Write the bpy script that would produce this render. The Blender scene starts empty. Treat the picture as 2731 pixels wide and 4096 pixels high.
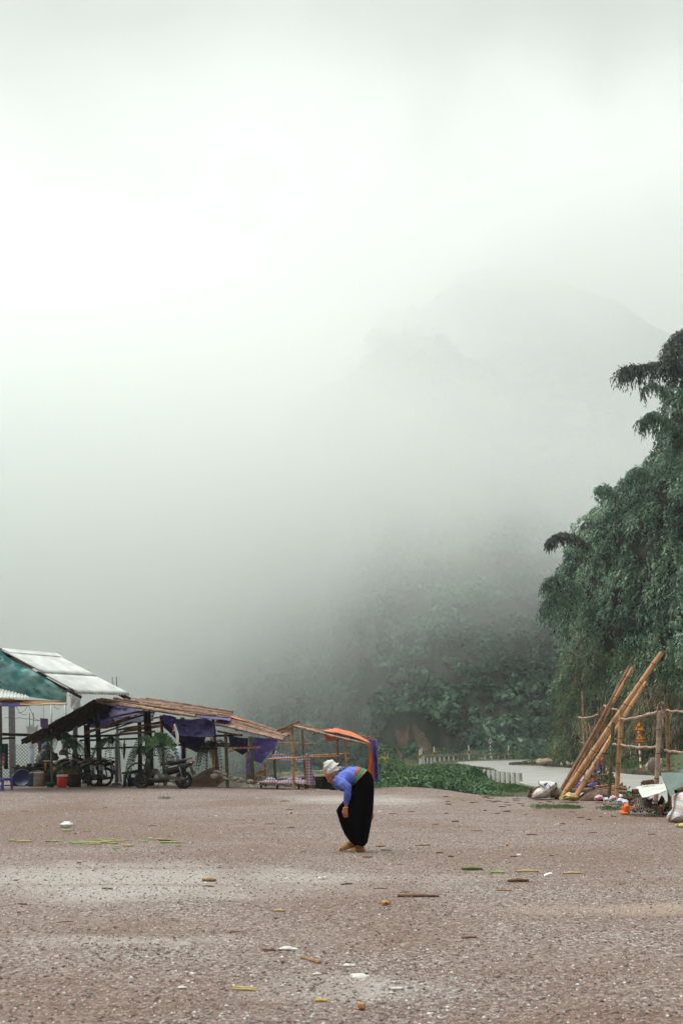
import bpy, math, random
import numpy as np
from mathutils import Vector, Matrix, Euler, noise as mnoise
R = math.radians
SC = bpy.context.scene
COL = SC.collection
rng = np.random.default_rng(7)
random.seed(7)

# ---------------------------------------------------------------- camera
EYE = 1.2
F_PX = 4551.0          # focal length in pixels of the 2731 x 4096 photograph (a 40 mm lens)
PITCH = math.atan2(2994 - 2048, F_PX)
cam_d = bpy.data.cameras.new('camera')
cam = bpy.data.objects.new('camera', cam_d)
COL.objects.link(cam)
cam.location = (0, 0, EYE)
cam.rotation_euler = (math.pi / 2 + PITCH, 0, 0)
cam_d.sensor_fit = 'VERTICAL'
cam_d.sensor_height = 36.0
cam_d.lens = 36.0 * F_PX / 4096.0
cam_d.clip_end = 5000
cam_d.dof.use_dof = True
cam_d.dof.focus_distance = 22.0
cam_d.dof.aperture_fstop = 5.0
SC.camera = cam

# ---------------------------------------------------------------- sky, sun, exposure
SUN_EL, SUN_AZ = R(62), R(-80)      # azimuth from +Y towards +X: the sun hides in cloud on the left
world = bpy.data.worlds.new('World')
SC.world = world
world.use_nodes = True
wn, wl = world.node_tree.nodes, world.node_tree.links
wn.clear()
w_out = wn.new('ShaderNodeOutputWorld')
w_bg = wn.new('ShaderNodeBackground')
w_sky = wn.new('ShaderNodeTexSky')
w_sky.sky_type = 'NISHITA'
w_sky.sun_disc = False
w_sky.sun_elevation = SUN_EL
w_sky.sun_rotation = SUN_AZ
w_sky.air_density = 1.0
w_sky.dust_density = 6.0
w_sky.ozone_density = 1.0
# a closed cloud deck: the sky's colour is mostly washed out to a pale grey-green
w_hsv = wn.new('ShaderNodeHueSaturation')
w_hsv.inputs['Saturation'].default_value = 0.22
w_mix = wn.new('ShaderNodeMix'); w_mix.data_type = 'RGBA'
w_mix.inputs[0].default_value = 0.72
w_mix.inputs[7].default_value = (7.6, 8.2, 7.7, 1)
wl.new(w_sky.outputs[0], w_hsv.inputs['Color'])
wl.new(w_hsv.outputs[0], w_mix.inputs[6])
w_tc = wn.new('ShaderNodeTexCoord'); w_sp = wn.new('ShaderNodeSeparateXYZ'); w_mr = wn.new('ShaderNodeMapRange'); w_mr.interpolation_type = 'SMOOTHSTEP'
wl.new(w_tc.outputs['Generated'], w_sp.inputs[0]); wl.new(w_sp.outputs[2], w_mr.inputs[0])
for _i, _v in ((1, 0.55), (2, 1.0), (3, 0.355), (4, 2.75)): w_mr.inputs[_i].default_value = _v     # an overcast sky is brightest overhead
w_vm = wn.new('ShaderNodeVectorMath'); w_vm.operation = 'SCALE'
wl.new(w_mix.outputs[2], w_vm.inputs[0]); wl.new(w_mr.outputs[0], w_vm.inputs['Scale']); wl.new(w_vm.outputs[0], w_bg.inputs[0])
w_bg.inputs[1].default_value = 0.1
wl.new(w_bg.outputs[0], w_out.inputs[0])

sun_d = bpy.data.lights.new('sun', 'SUN')
sun_d.energy = 0.5
sun_d.angle = R(30)
sun_d.color = (1.0, 0.97, 0.92)
sun = bpy.data.objects.new('sun', sun_d)
COL.objects.link(sun)
_sd = Vector((math.sin(SUN_AZ) * math.cos(SUN_EL), math.cos(SUN_AZ) * math.cos(SUN_EL), math.sin(SUN_EL)))
sun.rotation_euler = _sd.to_track_quat('Z', 'Y').to_euler()
sun.location = (0, 0, 60)

SC.view_settings.view_transform = 'Standard'
SC.view_settings.look = 'None'
SC.view_settings.exposure = 0.70
SC.view_settings.gamma = 1.0
SC.render.engine = 'CYCLES'
cy = SC.cycles
cy.max_bounces = 16
cy.diffuse_bounces = 3
cy.glossy_bounces = 2
cy.transmission_bounces = 3
cy.volume_bounces = 16
cy.transparent_max_bounces = 8
cy.volume_step_rate = 1.0
cy.volume_max_steps = 96
cy.use_denoising = True
cy.denoising_prefilter = 'ACCURATE'
cy.caustics_reflective = False
cy.caustics_refractive = False

# ---------------------------------------------------------------- helpers
_c, _s = math.cos(PITCH), math.sin(PITCH)
def ray(px, py):
    xc, yc = (px - 1365.5) / F_PX, (2048 - py) / F_PX
    return xc, _c - yc * _s, _s + yc * _c
def pt(px, py, Y):
    """the point of the place that lies Y metres ahead on the sight line of a photo pixel"""
    x, y, z = ray(px, py)
    t = Y / y
    return Vector((x * t, Y, EYE + z * t))
def gp(px, py, z=0.0):
    """the point of height z on that sight line"""
    x, y, zz = ray(px, py)
    t = (z - EYE) / zz
    return Vector((x * t, y * t, z))
def gd(py, z=0.0):
    return gp(1365.5, py, z).y
def lerp(a, b, t): return a + (b - a) * t
def sstep(e0, e1, x):
    t = np.clip((x - e0) / (e1 - e0), 0, 1)
    return t * t * (3 - 2 * t)

def fbm(x, y, z=0.0, s=1.0, o=4):
    """numpy value noise, roughly -1..1"""
    x = np.asarray(x, float) / s; y = np.asarray(y, float) / s; z = np.asarray(z, float) / s
    x, y, z = np.broadcast_arrays(x, y, z)
    tot = np.zeros(x.shape); a = 1.0; n = 0
    for k in range(o):
        tot += a * _vn(x * 2 ** k + 17.3 * k, y * 2 ** k + 5.1 * k, z * 2 ** k + 9.7 * k)
        n += a; a *= 0.5
    return tot / n
def _h(i, j, k):
    n = (i * 374761393 + j * 668265263 + k * 2147483647) & 0xffffffff
    n = ((n ^ (n >> 13)) * 1274126177) & 0xffffffff
    return ((n ^ (n >> 16)) & 0xffff) / 32767.5 - 1
def _vn(x, y, z):
    xi, yi, zi = np.floor(x).astype(np.int64), np.floor(y).astype(np.int64), np.floor(z).astype(np.int64)
    fx, fy, fz = x - xi, y - yi, z - zi
    fx = fx * fx * (3 - 2 * fx); fy = fy * fy * (3 - 2 * fy); fz = fz * fz * (3 - 2 * fz)
    r = 0
    for a in (0, 1):
        for b in (0, 1):
            for c in (0, 1):
                r = r + _h(xi + a, yi + b, zi + c) * (fx if a else 1 - fx) * (fy if b else 1 - fy) * (fz if c else 1 - fz)
    return r

def tag(o, label=None, cat=None, group=None, kind=None):
    if label: o['label'] = label
    if cat: o['category'] = cat
    if group: o['group'] = group
    if kind: o['kind'] = kind
    return o
def thing(name, label, cat, loc=(0, 0, 0), rotz=0, group=None):
    o = bpy.data.objects.new(name, None)
    COL.objects.link(o)
    o.location = loc; o.rotation_euler = (0, 0, rotz)
    o.empty_display_size = 0.2
    return tag(o, label, cat, group)
def link_mesh(name, me, mat, parent=None, loc=(0, 0, 0)):
    o = bpy.data.objects.new(name, me)
    COL.objects.link(o)
    for m in (mat if isinstance(mat, (list, tuple)) else [mat]): me.materials.append(m)
    o.location = loc
    if parent is not None: o.parent = parent
    return o
def copy_tree(o, parent=None):
    c = o.copy(); COL.objects.link(c)
    if parent is not None: c.parent = parent
    for ch in [x for x in ALLKIDS(o)]:
        copy_tree(ch, c)
    return c
def ALLKIDS(o): return list(o.children)
def np_mesh(name, V, Fq, smooth=False, mi=None):
    """V (n,3), Fq (m,k) all faces with k corners"""
    V = np.asarray(V, np.float32); Fq = np.asarray(Fq, np.int32)
    me = bpy.data.meshes.new(name)
    me.vertices.add(len(V)); me.vertices.foreach_set('co', V.ravel())
    m, k = Fq.shape
    me.loops.add(m * k); me.loops.foreach_set('vertex_index', Fq.ravel())
    me.polygons.add(m)
    me.polygons.foreach_set('loop_start', np.arange(0, m * k, k, dtype=np.int32))
    me.polygons.foreach_set('loop_total', np.full(m, k, np.int32))
    if smooth: me.polygons.foreach_set('use_smooth', np.ones(m, bool))
    if mi is not None: me.polygons.foreach_set('material_index', np.asarray(mi, np.int32))
    me.update(calc_edges=True)
    return me
def frame_of(d):
    d = Vector(d).normalized()
    a = Vector((0, 0, 1)) if abs(d.z) < 0.95 else Vector((1, 0, 0))
    u = d.cross(a).normalized(); v = d.cross(u).normalized()
    return u, v, d

class MB:
    """collects shapes in world space; build() links them as ONE mesh object"""
    def __init__(s): s.v = []; s.f = []; s.m = []; s.sm = []
    def add(s, vs, fs, mi=0, smooth=False):
        b = len(s.v)
        s.v.extend([tuple(p) for p in vs])
        for f in fs:
            s.f.append(tuple(b + i for i in f)); s.m.append(mi); s.sm.append(smooth)
        return s
    def box(s, c, sz, rot=None, mi=0, taper=1.0):
        x, y, z = sz[0] / 2, sz[1] / 2, sz[2] / 2
        M = (rot.to_matrix() if hasattr(rot, 'to_matrix') else Euler(rot or (0, 0, 0)).to_matrix())
        vs = []
        for k in (-1, 1):
            t = taper if k > 0 else 1
            for i, j in ((-1, -1), (1, -1), (1, 1), (-1, 1)):
                vs.append(Vector(c) + M @ Vector((i * x * t, j * y * t, k * z)))
        return s.add(vs, [(3, 2, 1, 0), (4, 5, 6, 7), (0, 1, 5, 4), (1, 2, 6, 5), (2, 3, 7, 6), (3, 0, 4, 7)], mi)
    def bar(s, p0, p1, w, h, mi=0, up=(0, 0, 1)):
        p0, p1 = Vector(p0), Vector(p1); d = (p1 - p0).normalized()
        u = d.cross(Vector(up)).normalized() if abs(d.dot(Vector(up))) < 0.99 else Vector((1, 0, 0))
        v = u.cross(d).normalized()
        vs = [q + u * (a * w / 2) + v * (b * h / 2) for q in (p0, p1) for a, b in ((-1, -1), (1, -1), (1, 1), (-1, 1))]
        return s.add(vs, [(0, 1, 2, 3), (7, 6, 5, 4), (0, 4, 5, 1), (1, 5, 6, 2), (2, 6, 7, 3), (3, 7, 4, 0)], mi)
    def tube(s, pts, rad, n=8, mi=0, caps=True, smooth=True, flat=1.0, up=None):
        pts = [Vector(p) for p in pts]
        if not hasattr(rad, '__len__'): rad = [rad] * len(pts)
        vs = []; u0 = None
        for i, p in enumerate(pts):
            a, b = pts[max(i - 1, 0)], pts[min(i + 1, len(pts) - 1)]
            d = (b - a)
            if d.length < 1e-9: d = Vector((0, 0, 1))
            d.normalize()
            if u0 is None:
                u0 = Vector(up) if up is not None else frame_of(d)[0]
            u = (u0 - d * u0.dot(d)).normalized(); v = d.cross(u).normalized(); u0 = u
            for k in range(n):
                an = 2 * math.pi * k / n
                vs.append(p + u * (math.cos(an) * rad[i]) + v * (math.sin(an) * rad[i] * flat))
        fs = []
        for i in range(len(pts) - 1):
            for k in range(n):
                k2 = (k + 1) % n
                fs.append((i * n + k, i * n + k2, (i + 1) * n + k2, (i + 1) * n + k))
        s.add(vs, fs, mi, smooth)
        if caps:
            b = len(s.v) - len(vs)
            s.f.append(tuple(b + k for k in range(n))[::-1]); s.m.append(mi); s.sm.append(False)
            e = b + (len(pts) - 1) * n
            s.f.append(tuple(e + k for k in range(n))); s.m.append(mi); s.sm.append(False)
        return s
    def lathe(s, org, prof, n=20, mi=0, axis=(0, 0, 1), smooth=True, sx=1.0):
        """prof: list of (radius, height) along the axis"""
        u, v, d = frame_of(axis) if tuple(axis) != (0, 0, 1) else (Vector((1, 0, 0)), Vector((0, 1, 0)), Vector((0, 0, 1)))
        org = Vector(org); vs = []
        for r, h in prof:
            for k in range(n):
                an = 2 * math.pi * k / n
                vs.append(org + u * (math.cos(an) * r * sx) + v * (math.sin(an) * r) + d * h)
        fs = [(i * n + k, i * n + (k + 1) % n, (i + 1) * n + (k + 1) % n, (i + 1) * n + k) for i in range(len(prof) - 1) for k in range(n)]
        return s.add(vs, fs, mi, smooth)
    def disc(s, c, r, axis=(0, 0, 1), n=20, mi=0):
        u, v, d = frame_of(axis); c = Vector(c)
        return s.add([c + u * (math.cos(2 * math.pi * k / n) * r) + v * (math.sin(2 * math.pi * k / n) * r) for k in range(n)], [tuple(range(n))], mi)
    def torus(s, c, Rr, r, axis=(0, 1, 0), n=28, k=8, mi=0, flat=1.0, a0=0.0, a1=2 * math.pi):
        u, v, d = frame_of(axis); c = Vector(c); vs = []; full = abs(a1 - a0 - 2 * math.pi) < 1e-6
        m = n if full else n + 1
        for i in range(m):
            a = a0 + (a1 - a0) * i / n; e = u * math.cos(a) + v * math.sin(a)
            for j in range(k):
                b = 2 * math.pi * j / k
                vs.append(c + e * (Rr + math.cos(b) * r) + d * (math.sin(b) * r * flat))
        fs = []
        for i in range(n if full else n):
            i2 = (i + 1) % m if full else i + 1
            for j in range(k): fs.append((i * k + j, i * k + (j + 1) % k, i2 * k + (j + 1) % k, i2 * k + j))
        return s.add(vs, fs, mi, True)
    def ell(s, c, r, rot=None, n=14, m=9, mi=0, wob=0.0, seed=0):
        M = Euler(rot or (0, 0, 0)).to_matrix(); c = Vector(c); vs = []
        for i in range(m + 1):
            t = math.pi * i / m
            for k in range(n):
                a = 2 * math.pi * k / n
                q = Vector((math.sin(t) * math.cos(a), math.sin(t) * math.sin(a), math.cos(t)))
                if wob: q = q * (1 + wob * mnoise.noise(q * 2.2 + Vector((seed * 3.1, seed * 1.7, 0))))
                vs.append(c + M @ Vector((q.x * r[0], q.y * r[1], q.z * r[2])))
        fs = [(i * n + k, i * n + (k + 1) % n, (i + 1) * n + (k + 1) % n, (i + 1) * n + k) for i in range(m) for k in range(n)]
        return s.add(vs, fs[::1], mi, True)
    def prism(s, poly, d, mi=0, smooth=False):
        """a flat outline (list of points) given thickness along the vector d"""
        n = len(poly); d = Vector(d); a = [Vector(p) for p in poly]
        return s.add(a + [p + d for p in a], [tuple(range(n))[::-1], tuple(range(n, 2 * n))] + [(i, (i + 1) % n, n + (i + 1) % n, n + i) for i in range(n)], mi, smooth)
    def grid(s, fn, nu, nv, mi=0, smooth=True, thick=None):
        """fn(u,v) -> point; a sheet, or a slab when thick (a vector or a length along -normal) is given"""
        P = [[Vector(fn(i / nu, j / nv)) for i in range(nu + 1)] for j in range(nv + 1)]
        W = nu + 1
        vs = [p for row in P for p in row]
        fs = [(j * W + i, j * W + i + 1, (j + 1) * W + i + 1, (j + 1) * W + i) for j in range(nv) for i in range(nu)]
        if thick is None: return s.add(vs, fs, mi, smooth)
        t = Vector(thick); n0 = len(vs)
        vs2 = vs + [p + t for p in vs]
        f2 = fs + [tuple(n0 + q for q in f[::-1]) for f in fs]
        for i in range(nu):
            f2.append((i + 1, i, n0 + i, n0 + i + 1)); a = nv * W + i; f2.append((a, a + 1, n0 + a + 1, n0 + a))
        for j in range(nv):
            a = j * W; f2.append((a, a + W, n0 + a + W, n0 + a)); a = j * W + nu; f2.append((a + W, a, n0 + a, n0 + a + W))
        return s.add(vs2, f2, mi, smooth)
    def bamboo(s, p0, p1, r, mi=0, node=1, step=0.34, n=9, bend=0.0, hollow=True, taper=0.9, seed=None, wig=0.0):
        """a cane with swollen, darker joints; mi = cane material slot, node = joint slot"""
        rr = random.Random(seed if seed is not None else hash((round(p0[0], 3), round(p0[2], 3), round(p1[0], 3))) & 0xffff)
        p0, p1 = Vector(p0), Vector(p1); L = (p1 - p0).length; d = (p1 - p0) / max(L, 1e-6)
        side = Vector((rr.uniform(-1, 1), rr.uniform(-.3, .3), rr.uniform(-1, 1))); side -= d * side.dot(d); side.normalize()
        def P(t): return p0 + d * (L * t) + side * (bend * L * math.sin(math.pi * t) + wig * math.sin(9 * t + rr.random() * .2))
        ts = [(0, 1, 0)]; x = rr.uniform(.3, 1) * step
        while x < L - 0.05:
            e = 0.010 / L; t = x / L
            ts += [(t - e, 1.0, 0), (t - e * .5, 1.07, 1), (t + e * .5, 1.07, 1), (t + e, 1.0, 0)]
            x += step * rr.uniform(.85, 1.15)
        ts.append((1, 1, 0))
        for (t0, k0, m0), (t1, k1, m1) in zip(ts, ts[1:]):
            ra, rb = r * k0 * lerp(1, taper, t0), r * k1 * lerp(1, taper, t1)
            m = node if (m0 or m1) else mi
            s.tube([P(t0), P(t1)], [ra, rb], n=n, mi=m, caps=False)
        if hollow and r > 0.02:
            for t, sg in ((0, 1), (1, -1)):
                ra = r * lerp(1, taper, t); q = P(t); dd = d * sg
                s.tube([q, q + dd * 0.0005, q + dd * (r * 1.6)], [ra, ra * .72, ra * .7], n=n, mi=node, caps=False)
                s.disc(q + dd * (r * 1.6), ra * .7, d, n=n, mi=node)
        else:
            s.disc(P(0), r, d, n=n, mi=node); s.disc(P(1), r * taper, d, n=n, mi=node)
        return s
    def build(s, name, mat, parent=None, org=None, **props):
        if org is None and parent is not None:
            q = parent; org = Vector((0, 0, 0))
            while q is not None: org = org + q.location; q = q.parent
            if ROTLESS.get(parent.name): org = Vector((0, 0, 0))
        org = Vector(org) if org is not None else Vector((0, 0, 0))
        me = bpy.data.meshes.new(name)
        me.from_pydata([(p[0] - org.x, p[1] - org.y, p[2] - org.z) for p in s.v], [], s.f)
        me.polygons.foreach_set('material_index', s.m)
        me.polygons.foreach_set('use_smooth', s.sm)
        me.update()
        o = link_mesh(name, me, mat, parent, (0, 0, 0) if parent is not None else org)
        tag(o, props.get('label'), props.get('cat'), props.get('group'), props.get('kind'))
        return o
ROTLESS = {}

# ---------------------------------------------------------------- materials
def new_mat(name):
    m = bpy.data.materials.new(name); m.use_nodes = True
    nt = m.node_tree; b = nt.nodes['Principled BSDF']
    return m, nt.nodes, nt.links, b
def ramp(N, stops):
    r = N.new('ShaderNodeValToRGB'); e = r.color_ramp.elements
    while len(e) < len(stops): e.new(0.5)
    for k, (p, c) in enumerate(stops):
        e[k].position = p; e[k].color = (*c, 1) if len(c) == 3 else c
    return r
def mat(name, c1, c2=None, scale=6.0, rough=0.8, bump=0.0, bscale=None, metal=0.0, stretch=(1, 1, 1), detail=5.0, c3=None, spec=0.3, sss=0.0, trans=0.0, lo=0.35, hi=0.65, coat=0.0, bdist=0.02):
    m, N, L, b = new_mat(name)
    b.inputs['Roughness'].default_value = rough
    b.inputs['Metallic'].default_value = metal
    b.inputs['Specular IOR Level'].default_value = spec
    if coat: b.inputs['Coat Weight'].default_value = coat
    tc = N.new('ShaderNodeTexCoord'); mp = N.new('ShaderNodeMapping')
    mp.inputs['Scale'].default_value = stretch
    L.new(tc.outputs['Object'], mp.inputs[0])
    c2 = c2 or tuple(min(1, x * 0.72) for x in c1)
    ns = N.new('ShaderNodeTexNoise'); ns.inputs['Scale'].default_value = scale; ns.inputs['Detail'].default_value = detail
    L.new(mp.outputs[0], ns.inputs['Vector'])
    st = [(lo, c1), (hi, c2)] if c3 is None else [(lo, c1), ((lo + hi) / 2, c3), (hi, c2)]
    rp = ramp(N, st)
    L.new(ns.outputs['Fac'], rp.inputs[0]); L.new(rp.outputs[0], b.inputs['Base Color'])
    if bump:
        n2 = N.new('ShaderNodeTexNoise'); n2.inputs['Scale'].default_value = bscale or scale * 3; n2.inputs['Detail'].default_value = 6
        L.new(mp.outputs[0], n2.inputs['Vector'])
        bp = N.new('ShaderNodeBump'); bp.inputs['Strength'].default_value = bump; bp.inputs['Distance'].default_value = bdist
        L.new(n2.outputs['Fac'], bp.inputs['Height']); L.new(bp.outputs[0], b.inputs['Normal'])
    if trans:
        t = N.new('ShaderNodeBsdfTranslucent'); mx = N.new('ShaderNodeMixShader'); mx.inputs[0].default_value = trans
        L.new(rp.outputs[0], t.inputs[0]); L.new(b.outputs[0], mx.inputs[1]); L.new(t.outputs[0], mx.inputs[2])
        L.new(mx.outputs[0], N['Material Output'].inputs[0])
    return m
def leaf_mat(name, ca, cb, cc, trans=0.25, rough=0.5, scale=0.5):
    """leaf colours vary from leaf to leaf (random per island) and over wide patches"""
    m, N, L, b = new_mat(name)
    b.inputs['Roughness'].default_value = rough; b.inputs['Specular IOR Level'].default_value = 0.35
    g = N.new('ShaderNodeNewGeometry'); tc = N.new('ShaderNodeTexCoord')
    ns = N.new('ShaderNodeTexNoise'); ns.inputs['Scale'].default_value = scale; ns.inputs['Detail'].default_value = 3
    L.new(tc.outputs['Object'], ns.inputs['Vector'])
    ad = N.new('ShaderNodeMath'); ad.operation = 'MULTIPLY_ADD'; ad.inputs[1].default_value = 0.45
    L.new(g.outputs['Random Per Island'], ad.inputs[0])
    sb = N.new('ShaderNodeMath'); sb.operation = 'MULTIPLY_ADD'; sb.inputs[1].default_value = 2.4; sb.inputs[2].default_value = -0.9
    L.new(ns.outputs['Fac'], sb.inputs[0]); L.new(sb.outputs[0], ad.inputs[2])
    rp = ramp(N, [(0.15, ca), (0.5, cb), (0.95, cc)])
    L.new(ad.outputs[0], rp.inputs[0]); L.new(rp.outputs[0], b.inputs['Base Color'])
    t = N.new('ShaderNodeBsdfTranslucent'); mx = N.new('ShaderNodeMixShader'); mx.inputs[0].default_value = trans
    L.new(rp.outputs[0], t.inputs[0]); L.new(b.outputs[0], mx.inputs[1]); L.new(t.outputs[0], mx.inputs[2])
    L.new(mx.outputs[0], N['Material Output'].inputs[0])
    return m
# ---------------------------------------------------------------- the land
M_MOUNT = mat('forest_soil', (0.018, 0.034, 0.018), (0.04, 0.05, 0.028), scale=0.15, rough=0.95, bump=0.4, bscale=1.2)
M_FOREST = leaf_mat('forest_leaf', (0.010, 0.032, 0.019), (0.050, 0.125, 0.075), (0.21, 0.33, 0.20), scale=0.06, trans=0.15, rough=0.6)  # brightest stop raised as painted highlights on the crowns
M_ROCK = mat('bare_rock', (0.19, 0.125, 0.10), (0.06, 0.05, 0.035), scale=0.5, rough=0.9, bump=0.8, bscale=2.0, stretch=(1, 1, .35), c3=(0.11, 0.075, 0.058))

_BX = [-1500, -500, 0, 500, 1000, 1500, 1750, 2000, 2200, 2731, 4200]
_BR = [580, 495, 425, 335, 268, 222, 212, 213, 216, 222, 230]
_BZ = [-18, -18, -17, -15, -11, -6, -3, -1.5, -1, -1, -1]
_BT = [120, 125, 130, 150, 175, 230, 275, 290, 270, 215, 180]
def mount_z(x, y):
    x = np.asarray(x, float); y = np.asarray(y, float)
    px = 1365.5 + F_PX * x / np.maximum(y, 1.0)
    r = np.hypot(x, y)
    r0 = np.interp(px, _BX, _BR) + 9 * fbm(px / 90.0, 0, 3.3, 1.0, 3)
    zb = np.interp(px, _BX, _BZ); zt = np.interp(px, _BX, _BT)
    rise = np.maximum(r - r0, 0) * 0.95
    z = zt * np.tanh(rise / zt)
    w = sstep(0, 40, rise)
    z = z + w * (16 * fbm(x, y, 0, 70, 3) + 5 * fbm(x, y, 7, 22, 3)) * np.clip(rise / 60, 0.3, 2.4)
    return zb + z + 1.0 * fbm(x, y, 2, 9, 2) * w
ROADZ = -0.45
def edge_y(x):
    """where the gravel lot ends on the far side"""
    return np.interp(x, [-60, -12, -7, -3, -1.2, 0, 2.2, 3.2, 4.2, 5.2, 6.2], [46, 45, 43, 40, 36.5, 33.6, 33.6, 31.5, 29.6, 29, 28])
def ground_z(x, y):
    x = np.asarray(x, float); y = np.asarray(y, float)
    lot = 0.035 * fbm(x, y, 0, 3.2, 3) * sstep(3, 9, y) + 0.05 * fbm(x, y, 4, 9, 2)
    lot = lot + 0.15 * np.exp(-((x - 1.8) / 1.5) ** 2 - ((y - 32.6) / 1.1) ** 2)
    e = y - edge_y(x)
    left = 1 - sstep(1.0, 3.2, x - 0.02 * (y - 36))       # 1 over the valley, 0 towards the road
    dv = -1.4 * sstep(0, 3.0, e) - 14 * sstep(4, 60, e)
    db = -0.75 * sstep(0.3, 7, e) + 0.25 * fbm(x, y, 1, 5, 3) * sstep(1, 5, e) - 1.0 * sstep(25, 60, e) * (1 - sstep(5, 8, x))
    z = lot * (1 - sstep(0, 3, e)) + left * dv + (1 - left) * db
    rl = road_l(y)
    rd = sstep(rl - 1.7, rl - 0.5, x)
    z = z * (1 - rd) + rd * (ROADZ - .04)
    rr = road_r(y)
    bank = sstep(rr + 0.6, rr + 7, x) * (1.5 + 0.3 * fbm(x, y, 2, 3, 3)) + 0.2 * sstep(rr + .05, rr + .3, x)
    return z + bank
def road_l(y): return np.interp(y, [-40, 20, 32, 45, 54, 95, 115, 144, 150], [8, 8, 8.2, 8.3, 8.5, 12.3, 12.3, 13, 13])
def road_r(y): return np.interp(y, [-40, 60, 68, 76, 110, 119, 122, 400], [19.5, 20, 20.3, 18.9, 20.3, 17, 300, 300])

def lines(segs):
    out = [segs[0][0]]
    for a, b, st in segs:
        n = max(1, int(round((b - a) / st))); out += [a + (b - a) * (i + 1) / n for i in range(n)]
    return np.array(out)
gx = lines([(-400, -60, 20), (-60, -16, 2), (-16, 24, .3), (24, 60, 2), (60, 400, 20)])
gy = lines([(-60, 0, 6), (0, 3, 1), (3, 45, .3), (45, 130, 1.2), (130, 220, 5), (220, 700, 25)])
GX, GY = np.meshgrid(gx, gy)
GZ = ground_z(GX, GY)
V = np.stack([GX, GY, GZ], -1).reshape(-1, 3)
W = len(gx)
ii, jj = np.meshgrid(np.arange(W - 1), np.arange(len(gy) - 1))
a = (jj * W + ii).ravel()
Fg = np.stack([a, a + 1, a + W + 1, a + W], 1)

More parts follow.
